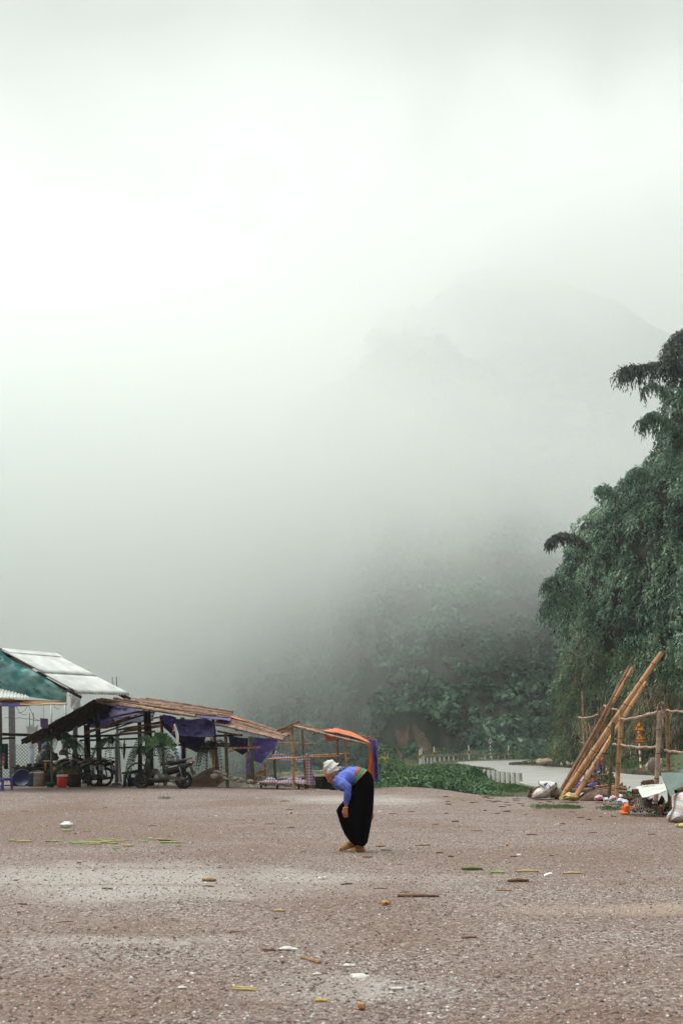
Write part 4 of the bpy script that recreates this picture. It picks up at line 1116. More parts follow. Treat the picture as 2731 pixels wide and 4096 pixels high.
# lower awning: white corrugated strip above a straw mat
aw = thing('awning', 'low awning of white corrugated sheet and straw matting under the teal gable', 'awning', (A_.x, 33, 0))
corr_sheet('awning_sheet', pt(-90, 2732, 33.3), pt(112, 2782, 33.3), pt(118, 2791, 32.4), pt(-110, 2791, 32.2), 16, .022, aw, M_TIN, nv=3)
def matf(u, v): return pt(lerp(-110, 271, u), lerp(2797 if v < .5 else 2797, 2815, u), 33) if False else quadfn(pt(-110, 2822, 32.0), pt(272, 2815, 32.3), pt(262, 2809, 33.9), pt(-110, 2790, 33.9))(u, v)
mb = MB(); mb.grid(crumple(matf, .015, 6, 1, (0, 0, 1)), 90, 14, thick=(0, 0, -.03)); mb.build('straw_matting', M_STRAW, aw)
mb = poles_out('split_bamboo', M_BAM, aw)
gq = random.Random(4)
for k in range(26):
    y = lerp(32.05, 33.8, gq.random()); x0 = gq.uniform(-90, 180)
    f = matf((x0 + 110) / 382, (y - 32) / 1.9); e = matf(min(1.01, (x0 + 110 + gq.uniform(60, 160)) / 382), (y - 32) / 1.9)
    mb.tube([f + Vector((0, 0, .02)), e + Vector((0, 0, .025))], .011, n=5)

mb = MB(); mb.tube([pt(-60, 2822, 32.3), pt(118, 2821, 32.5)], .03, n=8); mb.build('front_pole', M_BAMD, aw)
def sag1(u, v): return pt(lerp(-60, 82, u), lerp(2812, 2828 + 4 * math.sin(u * 9), v) - 6 * u * v, 32.1)
mb = MB(); mb.grid(crumple(sag1, .04, 5, 3), 24, 6); mb.build('tarpaulin_fringe', M_PURP, aw)

def post(px, py0, pxb, pyb, w, name, m, label, parent=None, Y=None, square=False, n=12, cat='post', top_r=1.0, **k):
    """an upright from the land at (pxb,pyb) to (px,py0); w in photo pixels"""
    b_ = gnd(pxb, pyb) if Y is None else dn(pt(pxb, pyb, Y))
    tp = pt(px, py0, b_.y); r = w / 2 * b_.y / F_PX
    mb = MB()
    if square: mb.bar(b_, tp, 2 * r, 2 * r, up=(0, 1, 0))
    else: mb.tube([b_, tp], [r, r * top_r], n=n)
    if parent is not None: return mb.build(name, m, parent)
    return mb.build(name, m, org=b_, label=label, cat=cat, **k)
post(261, 2812, 275, 3134, 10, 'steel_post', M_STEEL, None, stall)
post(205, 2815, 213, 3080, 9, 'steel_post', M_STEEL, None, stall, Y=36.5)
post(461, 2783, 484, 3130, 10.5, 'steel_post', M_STEEL, None, stall)
post(48, 2820, 53, 3128, 20, 'square_post', mat('grey_painted_timber', (0.11, 0.11, 0.12), (0.16, 0.16, 0.17), scale=6, rough=.7), None, stall, square=True)
post(4, 2825, 6, 3128, 11, 'timber_post', M_DWOOD, None, stall)
mb = MB(); mb.bamboo(pt(10, 2937, 35), pt(330, 2946, 36.5), .045, step=.5); mb.build('cross_pole', [M_BAMD, M_NODE], stall)
mb = MB(); mb.bamboo(pt(-30, 2957, 34), pt(62, 2951, 34.3), .035, step=.4); mb.build('short_cross_pole', [M_BAMD, M_NODE], stall)

# ---------------------------------------------------------------- pale pillars with bare reinforcing rods
def pillar(px, py0, pyb, w, Y, label, wrap=None, rods=()):
    b_ = dn(pt(px, pyb, Y)); tp = pt(px, py0, Y)
    t = thing('concrete_pillar', label, 'pillar', b_, group='pale blue pillars behind the stalls')
    r = w / 2 * Y / F_PX
    mb = MB(); mb.tube([b_, tp], r, n=18); mb.build('shaft', M_PILLAR, t)
    mb = MB(); mb.box(b_ + Vector((0, 0, .03)), (r * 4, r * 4, .16)); mb.build('footing', M_CONC, t)
    for x, y0, y1 in rods:
        mb = MB(); mb.tube([pt(x, y1, Y), pt(x - 1, y0, Y)], .012, n=5); mb.build('rod', M_DARKI, t)
    if wrap:
        x0, x1, y0, y1 = wrap
        def f(u, v):
            a_ = 2 * math.pi * u; R_ = (x1 - x0) / 2 * Y / F_PX
            c = pt(lerp((x0 + x1) / 2, px, v * .3), lerp(y0, y1, v), Y)
            k = R_ * (1.05 - .28 * v + .12 * math.sin(5 * a_) + .1 * math.sin(3 * a_ + 7 * v))
            return c + Vector((math.cos(a_) * k, math.sin(a_) * k * .8, .05 * math.sin(4 * a_) * (1 - v)))
        mb = MB(); mb.grid(crumple(f, .04, 7, px), 26, 9); mb.build('plastic_wrap', M_PLAST, t)
    return t
pillar(129, 2935, 3062, 19, 40.5, 'pale pillar wrapped in white plastic, behind the chain-link fence', (108, 148, 2903, 2988), ((120, 2852, 2920), (135, 2850, 2920)))
pillar(304, 2805, 3040, 19, 40, 'pale pillar with a crumpled white bag on top, under the tin roof edge', (282, 324, 2774, 2834))
pillar(469, 2930, 3120, 15, 37.5, 'tall pale pillar between the motorbikes and the dark bench', None, ((451, 2709, 2745), (468, 2707, 2745)))
pillar(713, 2978, 3110, 17, 40, 'pale pillar behind the black scooter')
pillar(561, 2932, 3110, 16, 40, 'pale pillar behind the hanging ferns')

# chain-link fence
cl = thing('chain_link_fence', 'chain-link fence behind the food counter at the left', 'fence', dn(pt(60, 3060, 41.5)))
mb = MB(); x0, x1 = pt(-120, 3000, 41.5).x, pt(205, 3000, 41.5).x; z1 = pt(60, 2978, 41.5).z; z0 = z1 - 1.35; st_ = .12
n_ = int((x1 - x0) / st_)
for k in range(-int((z1 - z0) / st_), n_):
    for s_ in (1, -1):
        xa = x0 + k * st_; za, zb = (z0, z1); xb = xa + (z1 - z0)
        if s_ < 0: xa, xb = xb, xa
        # clip in x
        pa, pb = Vector((xa, 41.5, za)), Vector((xb, 41.5, zb))
        def cut(p, q, X): f = (X - p.x) / (q.x - p.x); return p.lerp(q, f)
        lo_, hi_ = (pa, pb) if pa.x < pb.x else (pb, pa)
        if hi_.x <= x0 or lo_.x >= x1: continue
        if lo_.x < x0: lo_ = cut(lo_, hi_, x0)
        if hi_.x > x1: hi_ = cut(lo_, hi_, x1)
        mb.tube([lo_, hi_], .009, n=3, caps=False)
mb.build('wire_mesh', M_WIRE, cl)
for x in (-90, 168):
    mb = MB(); mb.tube([dn(pt(x, 3050, 41.5)), pt(x, 2976, 41.5)], .025, n=8); mb.build('post', M_WIRE, cl)

# ---------------------------------------------------------------- the dark gabled bamboo shed
shed = thing('bamboo_shed', 'large dark open shed with a gabled roof of bamboo poles over purple tarpaulin', 'shed', (-6.5, 36.5, 0))
L0_, L1_, L2_, L3_ = pt(88, 2957, 35), pt(380, 2797, 35), pt(478, 2827, 41), pt(172, 2966, 41)
lf = quadfn(L0_, L1_, L2_, L3_)
mb = MB(); mb.grid(crumple(lambda u, v: lf(.22 + .78 * u, v), .03, 3, 5, (0, 0, 1)), 30, 16, thick=(0, 0, -.03)); mb.build('left_roof_mat', mat('shade_dark_matting', (0.016, 0.009, 0.007), (0.04, 0.02, 0.014), scale=9, rough=.9, stretch=(.3, 3, 1)), shed)  # matting colour darkened to stand in for the shade under the roof
mb = poles_out('rafter', [M_BAMD, M_NODE], shed)
for k in range(12):
    v = k / 11; a, b = lf(gq.uniform(-.06, .02), v), lf(1.01, v); mb.bamboo(a - Vector((0, 0, .05)), b - Vector((0, 0, .05)), .035 if k % 3 else .045, step=.4, n=7)

N1, N2 = pt(388, 2803, 35), pt(782, 2872, 34); F1, F2 = pt(470, 2793, 39), pt(938, 2851, 38.4); G2 = pt(918, 2876, 35.2)
rf = quadfn(N1, G2, F2, F1)
mb = MB(); mb.grid(crumple(lambda u, v: rf(u, v) - Vector((0, 0, .05)), .03, 3, 8, (0, 0, 1)), 44, 12, thick=(0, 0, -.02)); mb.build('roof_tarpaulin', M_PURP, shed)
poles = [((388, 2803, 34.9), (783, 2869, 34), .05), ((395, 2810, 34.7), (720, 2862, 34.1), .04), ((402, 2800, 35.3), (870, 2866, 35), .045), ((455, 2797, 36), (785, 2847, 35.6), .05), ((470, 2798, 36.3), (845, 2849, 36), .055), ((500, 2804, 36.2), (835, 2853, 35.8), .04),
         ((530, 2801, 37), (900, 2858, 36.6), .045), ((585, 2799, 38.6), (934, 2851, 38.3), .05), ((560, 2800, 37.8), (925, 2858, 37.4), .04), ((640, 2830, 35.6), (918, 2868, 35.2), .04), ((600, 2822, 35.9), (905, 2863, 35.9), .03), ((560, 2817, 35.5), (800, 2858, 35.2), .035), ((700, 2850, 35), (916, 2874, 35), .035), ((420, 2812, 34.8), (600, 2842, 34.5), .035)]
mb = poles_out('roof_pole', [M_BAMW, M_NODE, M_BAMP, M_BAMR], shed)
for a, b, r in poles: mb.bamboo(pt(*a) + Vector((0, 0, .03)), pt(*b) + Vector((0, 0, .03)), r, step=.42, n=8, mi=(0, 2, 3, 2, 3)[int(r * 1000 + a[0]) % 5])

mb = poles_out('split_bamboo', [M_BAMP, M_BAMR], shed)
for k in range(46):
    u0 = gq.uniform(.02, .8); v = gq.uniform(.03, .97); L_ = gq.uniform(.12, .3)
    a, b = rf(u0, v), rf(min(1.0, u0 + L_), v + gq.uniform(-.04, .04)); up_ = Vector((0, 0, gq.uniform(0, .06)))
    mb.tube([a + up_, b + up_], .014, n=5, mi=k % 2)

# lower layer of rafters seen below the roof in the middle
mb = poles_out('under_rafter', [M_BAMR, M_NODE], shed)
for a, b, r in [((340, 2935, 36), (520, 2868, 36.5), .04), ((352, 2926, 38), (640, 2840, 38), .035), ((440, 2870, 37), (580, 2842, 37), .03), ((430, 2905, 39), (640, 2868, 39), .035), ((470, 2920, 38), (690, 2880, 38), .035), ((470, 2938, 36.5), (622, 2926, 36.5), .04), ((500, 2912, 37.5), (640, 2893, 37.5), .03), ((480, 2929, 39), (650, 2905, 39), .03), ((495, 2920, 40), (640, 2900, 40), .03), ((365, 2946, 39), (560, 2880, 39), .03)]:
    mb.bamboo(pt(*a), pt(*b), r, step=.4, n=7)

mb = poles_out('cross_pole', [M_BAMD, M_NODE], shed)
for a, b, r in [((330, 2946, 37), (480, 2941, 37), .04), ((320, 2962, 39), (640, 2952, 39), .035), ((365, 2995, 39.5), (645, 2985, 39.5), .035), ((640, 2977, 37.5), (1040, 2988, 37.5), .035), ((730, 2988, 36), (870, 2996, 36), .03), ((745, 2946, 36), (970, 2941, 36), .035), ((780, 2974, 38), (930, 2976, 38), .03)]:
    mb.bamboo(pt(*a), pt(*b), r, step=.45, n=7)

def spost(px, py0, pxb, pyb, w, m, nm='post', Y=None, bam=True, parent=shed, **k):
    b_ = gnd(pxb, pyb) if Y is None else dn(pt(pxb, pyb, Y)); tp = pt(px, py0, b_.y); r = w / 2 * b_.y / F_PX
    mb = MB()
    if bam: mb.bamboo(b_, tp, r, step=.38, n=10)
    else: mb.tube([b_, b_.lerp(tp, .5) + Vector((.015, 0, 0)), tp], [r * 1.05, r, r * .95], n=10)
    return mb.build(nm, [m, M_NODE] if bam else m, parent, **k)
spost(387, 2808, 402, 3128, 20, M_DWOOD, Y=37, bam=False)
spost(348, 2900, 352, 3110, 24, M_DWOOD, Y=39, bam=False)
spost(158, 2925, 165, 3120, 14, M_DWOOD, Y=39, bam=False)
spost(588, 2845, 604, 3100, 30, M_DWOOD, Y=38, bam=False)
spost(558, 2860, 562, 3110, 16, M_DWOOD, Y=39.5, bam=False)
spost(645, 2862, 661, 3143, 13.5, M_BAM)
spost(853, 2872, 876, 3108, 14, M_BAMR, Y=36.6)
spost(730, 2870, 738, 3100, 18, M_DWOOD, Y=39, bam=False)
spost(846, 2950, 862, 3105, 12, M_BAM, Y=39)

# hanging tarpaulins (each its own sheet)
def sheet(name, fn, m, label, cat='tarpaulin', nu=30, nv=20, amp=.08, sc=2.5, seed=0, group=None, thick=(0, .012, 0)):
    g2 = crumple(fn, amp, sc, seed); p0 = Vector(fn(.5, 1))
    mb = MB(); mb.grid(g2, nu, nv, thick=thick)
    return mb.build(name, m, org=(p0.x, p0.y, p0.z), label=label, cat=cat, group=group)
def poly2(top, bot, Y0, Y1=None):
    """a cloth between an upper and a lower polyline of photo pixels"""
    Y1 = Y0 if Y1 is None else Y1
    def at(pl, u):
        k = u * (len(pl) - 1); i = min(int(k), len(pl) - 2); f = k - i
        return lerp(pl[i][0], pl[i + 1][0], f), lerp(pl[i][1], pl[i + 1][1], f)
    def f(u, v):
        (x0, y0), (x1, y1) = at(top, u), at(bot, u)
        return pt(lerp(x0, x1, v), lerp(y0, y1, v), lerp(Y0, Y1, v))
    return f
GT = 'purple and blue tarpaulins slung in the sheds'
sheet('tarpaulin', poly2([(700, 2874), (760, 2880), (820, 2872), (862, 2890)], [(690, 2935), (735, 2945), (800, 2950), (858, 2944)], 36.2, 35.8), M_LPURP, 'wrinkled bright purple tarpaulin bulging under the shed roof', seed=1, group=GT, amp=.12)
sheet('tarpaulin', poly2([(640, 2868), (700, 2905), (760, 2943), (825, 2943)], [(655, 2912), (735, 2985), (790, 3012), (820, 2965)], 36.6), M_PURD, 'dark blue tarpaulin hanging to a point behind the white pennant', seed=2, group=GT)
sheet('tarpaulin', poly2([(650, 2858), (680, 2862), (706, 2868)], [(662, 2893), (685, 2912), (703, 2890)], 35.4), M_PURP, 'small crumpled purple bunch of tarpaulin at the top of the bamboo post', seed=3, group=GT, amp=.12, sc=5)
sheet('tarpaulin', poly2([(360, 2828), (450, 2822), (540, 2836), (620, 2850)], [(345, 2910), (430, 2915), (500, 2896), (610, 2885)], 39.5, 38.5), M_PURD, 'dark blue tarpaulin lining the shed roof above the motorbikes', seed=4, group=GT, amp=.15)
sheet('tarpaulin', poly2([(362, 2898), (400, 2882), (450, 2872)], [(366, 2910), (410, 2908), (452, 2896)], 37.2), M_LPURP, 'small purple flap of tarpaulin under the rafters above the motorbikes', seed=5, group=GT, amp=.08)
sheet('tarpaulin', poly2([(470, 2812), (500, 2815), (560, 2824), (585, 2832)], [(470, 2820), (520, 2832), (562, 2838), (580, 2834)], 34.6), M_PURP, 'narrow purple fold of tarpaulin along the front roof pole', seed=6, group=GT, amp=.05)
fl = sheet('pennant', poly2([(699, 2896), (702, 2896)], [(690, 2926), (703, 2922)], 34.6), M_WHITE, 'white and orange triangular pennant hanging by the ferns', cat='flag', nu=6, nv=10, amp=.01, seed=7)
mb = MB(); mb.grid(lambda u, v: pt(lerp(lerp(697, 700, u), lerp(709, 713, u), v) + u * 9 * math.sin(math.pi * v), lerp(2896, 2984, v), 34.55), 6, 14, thick=(0, .006, 0)); mb.build('white_tail', M_WHITE, fl)
mb = MB(); mb.grid(poly2([(694, 2904), (698, 2898)], [(691, 2922), (699, 2918)], 34.53), 3, 5, thick=(0, .004, 0)); mb.build('orange_panel', M_ORAN, fl)

# ---------------------------------------------------------------- the second shed (middle)
shed2 = thing('bamboo_shed', 'bamboo-pole lean-to with purple tarpaulins hung between its posts', 'shed', (-3.8, 35.5, 0))
a, b, c, d = pt(856, 2892, 35.3), pt(1132, 2962, 34.4), pt(1152, 2938, 36.2), pt(918, 2862, 37.5)
r2 = quadfn(a, b, c, d)
mb = poles_out('roof_pole', [M_BAMW, M_NODE, M_BAMP, M_BAMR], shed2)
for k in range(19):
    v = k / 18; e0, e1 = gq.uniform(-.02, .06), gq.uniform(.94, 1.04)
    if k in (0, 1): e1 = 1.0
    mb.bamboo(r2(e0, v) + Vector((0, 0, gq.uniform(-.01, .03))), r2(e1, v + gq.uniform(-.03, .03)) + Vector((0, 0, gq.uniform(-.01, .03))), gq.choice((.022, .028, .034)), step=.4, n=7, mi=gq.choice((0, 2, 3)), bend=gq.uniform(-.006, .006))

mb = MB(); mb.grid(crumple(lambda u, v: r2(u * .55, v) - Vector((0, 0, .04)), .03, 3, 8, (0, 0, 1)), 20, 8, thick=(0, 0, -.015)); mb.build('roof_tarpaulin', M_LPURP, shed2)
mb = poles_out('roof_batten', [M_BAMR, M_NODE], shed2)
for v in (.05, .5, .95): mb.bamboo(r2(.02 + .3 * v, v) + Vector((0, 0, -.07)), r2(.04 + .3 * v, 1 - v) + Vector((0, 0, -.07)), .03, n=7)
mb.bamboo(r2(.8, .0) + Vector((0, 0, -.07)), r2(.8, 1.0) + Vector((0, 0, -.07)), .03, n=7)
mb.bamboo(pt(870, 2925, 35.6), pt(965, 2943, 35.4), .03, n=7)

spost(903, 2935, 912, 3100, 14, M_BAMG, Y=35.5, parent=shed2)
spost(1001, 2946, 1013, 3133, 17, M_BAMG, parent=shed2)
spost(1092, 2953, 1104, 3146, 12.5, M_BAMG, parent=shed2)
spost(1062, 3050, 1064, 3122, 10, M_BAM, Y=37, parent=shed2)
spost(987, 3005, 990, 3100, 8, M_BAM, Y=37.5, parent=shed2)
mb = poles_out('cross_pole', [M_BAM, M_NODE], shed2)
for a, b, r in [((912, 2993, 35.3), (1041, 2990, 35.3), .032), ((915, 3008, 37), (958, 2992, 37), .025), ((1020, 3092, 36), (1066, 3078, 36), .025), ((1020, 3098, 35.5), (1100, 3122, 35), .02)]: mb.bamboo(pt(*a), pt(*b), r, n=7)

mb = poles_out('railing_bar', M_BAMR, shed2)
for k in range(9): x = 1021 + k * 5; mb.tube([pt(x, 3092 - k * 1.6, 36), pt(x + 3, 3122, 36)], .012, n=5)

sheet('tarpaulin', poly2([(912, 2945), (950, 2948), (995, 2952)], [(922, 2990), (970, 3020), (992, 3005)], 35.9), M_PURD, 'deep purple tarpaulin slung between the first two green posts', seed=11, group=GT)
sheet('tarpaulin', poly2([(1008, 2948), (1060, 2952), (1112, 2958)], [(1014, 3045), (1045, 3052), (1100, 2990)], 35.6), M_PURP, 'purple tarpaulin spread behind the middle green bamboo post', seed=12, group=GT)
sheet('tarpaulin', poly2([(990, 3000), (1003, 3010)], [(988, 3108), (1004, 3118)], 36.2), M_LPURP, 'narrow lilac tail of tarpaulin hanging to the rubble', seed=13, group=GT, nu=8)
sheet('tarpaulin', poly2([(986, 3100), (1004, 3090)], [(1000, 3130), (1012, 3126)], 36.0), M_BAMR, 'brown-orange end of a tarpaulin on the ground beside the rubble', seed=14, nu=8, amp=.05)
sheet('tarpaulin', poly2([(915, 2862), (960, 2872), (1008, 2890)], [(918, 2868), (958, 2880), (1012, 2893)], 37.2, 36.5), M_ORAN, 'orange strip of tarpaulin along the top of the middle roof', seed=15, nu=20, nv=5, amp=.04)

# ---------------------------------------------------------------- the third, bare frame
shed3 = thing('bamboo_shelter', 'bare bamboo frame shed with an orange and purple tarpaulin over its roof', 'shed', (-.8, 33.5, 0))
a, b, c, d = pt(1172, 2908, 32.5), pt(1456, 2977, 32), pt(1518, 2955, 35), pt(1192, 2899, 35.3)
r3 = quadfn(a, b, c, d)
mb = poles_out('roof_pole', [M_BAMW, M_NODE, M_BAMP, M_BAMR], shed3)
for k in range(15):
    v = k / 14 if k > 1 else k * .03; e0, e1 = gq.uniform(-.03, .03), gq.uniform(.86, 1.02)
    mb.bamboo(r3(e0, v) + Vector((0, 0, gq.uniform(-.02, .04))), r3(e1, v + gq.uniform(-.03, .03)) + Vector((0, 0, gq.uniform(-.02, .04))), (.036 if k < 2 else gq.choice((.014, .018, .026))), step=.42, n=7, mi=gq.choice((0, 2, 3)), bend=gq.uniform(-.008, .008))

mb = poles_out('side_roof_pole', [M_BAMR, M_NODE], shed3)
for a_, b_, r in [((1110, 2923, 33.5), (1197, 2886, 33), .03), ((1108, 2925, 34.3), (1178, 2905, 34), .022), ((1118, 2929, 34.8), (1172, 2909, 34.5), .022), ((1125, 2932, 33.2), (1168, 2914, 32.9), .02), ((1500, 2975, 33), (1522, 2983, 33), .015)]:
    mb.bamboo(pt(*a_), pt(*b_), r, n=7)
for u in (.3, .62): mb.bamboo(r3(u, -.05) + Vector((0, 0, -.05)), r3(u, 1.05) + Vector((0, 0, -.05)), .022, n=7)

spost(1167, 2902, 1176, 3159, 12.5, M_BAM, parent=shed3)
spost(1208, 2920, 1225, 3150, 9.5, M_BAMR, Y=35, parent=shed3)
spost(1349, 2953, 1354, 3150, 9.5, M_BAMR, Y=33.4, parent=shed3)
spost(1379, 2960, 1394, 3160, 8.5, M_BAM, Y=34.6, parent=shed3)
mb = poles_out('cross_pole', [M_BAM, M_NODE], shed3)
for a_, b_, r in [((1072, 3037, 33.4), (1363, 3024, 32.8), .026), ((1238, 3023, 34.9), (1398, 3014, 34.6), .024), ((1113, 2972, 35), (1256, 2976, 35), .02)]: mb.bamboo(pt(*a_), pt(*b_), r, n=7)

sheet('tarpaulin', poly2([(1298, 2921), (1345, 2911), (1400, 2925), (1445, 2946), (1482, 2968)], [(1300, 2926), (1342, 2930), (1385, 2938), (1440, 2957), (1478, 2976)], 33.2, 32.4), M_ORAN, 'orange tarpaulin draped over the right-hand frame roof', seed=21, amp=.06, sc=4, nu=50, nv=8, group='tarpaulins on the right-hand frame')
sheet('tarpaulin', poly2([(1338, 2929), (1380, 2937), (1440, 2954), (1478, 2972)], [(1345, 2940), (1385, 2948), (1440, 2962), (1476, 2976)], 33.0, 32.5), M_LPURP, 'purple lining showing below the orange tarpaulin on the frame roof', seed=22, amp=.04, nu=30, nv=6, group='tarpaulins on the right-hand frame')
sheet('tarpaulin', poly2([(1296, 2936), (1320, 2938), (1346, 2944)], [(1302, 2958), (1320, 2966), (1342, 2960)], 32.8), M_ORAN, 'bunched orange tarpaulin hanging under the frame roof', seed=23, amp=.10, sc=7, nu=20, nv=10, group='tarpaulins on the right-hand frame')
def hang(x0t, x1t, x0b, x1b, yt, yb, Y, folds, amp_):
    def f(u, v):
        p = pt(lerp(lerp(x0t, x1t, u), lerp(x0b, x1b, u), v), lerp(yt, yb, v), Y)
        return p + Vector((0, math.sin(u * folds * 2 * math.pi + v) * amp_ * (.4 + v * .6), 0))
    return f
sheet('tarpaulin', hang(1478, 1484, 1468, 1495, 2970, 3112, 32.5, 1.5, .05), M_ORAN, 'long orange strip of tarpaulin hanging beside the person', seed=24, amp=.02, nu=14, nv=24, group='tarpaulins on the right-hand frame')
sheet('tarpaulin', hang(1474, 1507, 1492, 1518, 2957, 3127, 32.8, 2, .07), M_PURP, 'long purple strip of tarpaulin hanging right of the orange one', seed=25, amp=.03, nu=20, nv=26, group='tarpaulins on the right-hand frame')

# checked cloths
def checked():
    m, N, L, b = new_mat('checked_cloth')
    tc = N.new('ShaderNodeTexCoord'); sp = N.new('ShaderNodeSeparateXYZ'); L.new(tc.outputs['Object'], sp.inputs[0])
    def band(src, sc, lo):
        x = N.new('ShaderNodeMath'); x.operation = 'MULTIPLY'; x.inputs[1].default_value = sc; L.new(src, x.inputs[0])
        f = N.new('ShaderNodeMath'); f.operation = 'FRACT'; L.new(x.outputs[0], f.inputs[0])
        c = N.new('ShaderNodeMath'); c.operation = 'GREATER_THAN'; c.inputs[1].default_value = lo; L.new(f.outputs[0], c.inputs[0]); return c.outputs[0]
    def mx(f, a_, b_):
        x = N.new('ShaderNodeMix'); x.data_type = 'RGBA'
        L.new(f, x.inputs[0])
        for v, i in ((a_, 6), (b_, 7)):
            if isinstance(v, tuple): x.inputs[i].default_value = (*v, 1)
            else: L.new(v, x.inputs[i])
        return x.outputs[2]
    h, v = band(sp.outputs[0], 13, .6), band(sp.outputs[2], 13, .55)
    c = mx(v, (0.50, 0.47, 0.46), (0.36, 0.15, 0.13)); d2 = mx(v, (0.10, 0.15, 0.38), (0.16, 0.10, 0.20))
    L.new(mx(h, c, d2), b.inputs['Base Color']); b.inputs['Roughness'].default_value = .8
    return m
M_CHK = checked()
GC = 'checked red, white and blue cloths'
sheet('checked_cloth', hang(1222, 1238, 1226, 1262, 3016, 3140, 33.0, 1.3, .06), M_CHK, 'checked cloth hanging from the cross pole like a tail', cat='cloth', seed=31, amp=.03, nu=18, nv=28, group=GC)
sheet('checked_cloth', poly2([(1104, 3004), (1135, 3018), (1168, 3028)], [(1080, 3036), (1130, 3042), (1166, 3046)], 34.2), M_CHK, 'checked cloth stretched behind the left half of the cross pole', cat='cloth', seed=32, amp=.05, nu=26, nv=10, group=GC)
sheet('checked_cloth', poly2([(1178, 3030), (1205, 3025), (1232, 3012)], [(1180, 3044), (1205, 3050), (1222, 3040)], 33.6), M_CHK, 'checked cloth bunched between the frame posts', cat='cloth', seed=33, amp=.06, nu=18, nv=8, group=GC)
def pile(px0, px1, py0, py1, Y, dep, name, m, label, cat, seed, amp=.05, sc=6, group=None):
    a, b = pt(px0, py1, Y), pt(px1, py1, Y); h = pt(px0, py0, Y).z - a.z
    def f(u, v):
        p = a.lerp(b, u) + Vector((0, v * dep, 0))
        e = math.sin(math.pi * u) ** .6 * math.sin(math.pi * min(1, v * 1.05 + .0)) if 0 < u < 1 and 0 < v < .95 else 0
        return p + Vector((0, 0, h * e * (.75 + .5 * mnoise.noise(p * sc + Vector((seed, 0, 0))))))
    mb = MB(); mb.grid(crumple(f, amp, sc, seed, (0, -.4, 1)), 34, 14)
    return mb.build(name, m, org=(a + b) / 2, label=label, cat=cat, group=group)
pile(1030, 1130, 3111, 3138, 34.6, .7, 'checked_cloth', M_CHK, 'heap of checked cloth on the planks left of the front bamboo post', 'cloth', 41, amp=.09, sc=5, group=GC)
pile(1105, 1225, 3108, 3138, 34.2, .7, 'checked_cloth', M_CHK, 'heap of checked cloth spread on the planks behind the front bamboo post', 'cloth', 42, amp=.09, sc=5, group=GC)
# low plank table under the cloths
tb = thing('plank_table', 'rough low table of planks carrying the heaps of checked cloth', 'table', dn(pt(1130, 3150, 34.5)))
for k in range(4):
    mb = MB(); mb.bar(pt(1000 + 20 * k, 3128 + 2 * k, 35.2 - .3 * k), pt(1262, 3124 + 4 * k, 35.2 - .3 * k), .16, .03); mb.build('plank', M_BAMR, tb)
for x, y in ((1045, 35.2), (1195, 34.3), (1232, 35.2), (1110, 34.3)):
    tp = pt(x, 3140, y); mb = MB(); mb.tube([dn(tp, .1), tp], .03, n=7); mb.build('leg', M_DWOOD, tb)
# ---------------------------------------------------------------- motorbikes
M_TYRE = mat('tyre_rubber', (0.010, 0.009, 0.009), (0.030, 0.025, 0.021), scale=9, rough=.85)
M_CHROME = mat('dull_chrome', (0.20, 0.19, 0.18), (0.10, 0.09, 0.08), scale=6, rough=.3, metal=.8)
M_BLKP = mat('black_fairing', (0.008, 0.008, 0.009), (0.018, 0.017, 0.017), scale=4, rough=.4, spec=.3)
M_SEAT = mat('black_vinyl', (0.008, 0.0075, 0.0075), (0.018, 0.016, 0.015), scale=6, rough=.5)
M_ENG = mat('grimy_engine', (0.05, 0.042, 0.035), (0.13, 0.11, 0.09), scale=9, rough=.6, metal=.3)
M_REDL = mat('red_lens', (0.50, 0.02, 0.02), (0.35, 0.015, 0.015), scale=6, rough=.2)
M_PLATE = mat('number_plate_white', (0.66, 0.65, 0.62), (0.50, 0.48, 0.45), scale=8, rough=.5)
M_MAROON = mat('maroon_fairing', (0.12, 0.015, 0.015), (0.06, 0.01, 0.01), scale=4, rough=.35)
M_GLOSS = mat('clear_lens', (0.55, 0.50, 0.45), (0.35, 0.30, 0.26), scale=8, rough=.15)
def tube_path(mb, pts, r, n=7, mi=0): mb.tube(pts, r, n=n, mi=mi)
def loft(mb, secs, n=14, mi=0, pw=2.4):
    """secs: (x, zc, half-width y, half-height z) -> a rounded body along x"""
    vs = []
    for x, zc, hy, hz in secs:
        for k in range(n):
            a = 2 * math.pi * k / n; c, s_ = math.cos(a), math.sin(a)
            vs.append((x, math.copysign(abs(c) ** (2 / pw), c) * hy, zc + math.copysign(abs(s_) ** (2 / pw), s_) * hz))
    fs = [(i * n + k, i * n + (k + 1) % n, (i + 1) * n + (k + 1) % n, (i + 1) * n + k) for i in range(len(secs) - 1) for k in range(n)]
    fs += [tuple(range(n)), tuple(len(vs) - n + k for k in range(n))[::-1]]
    mb.add(vs, fs, mi, True)
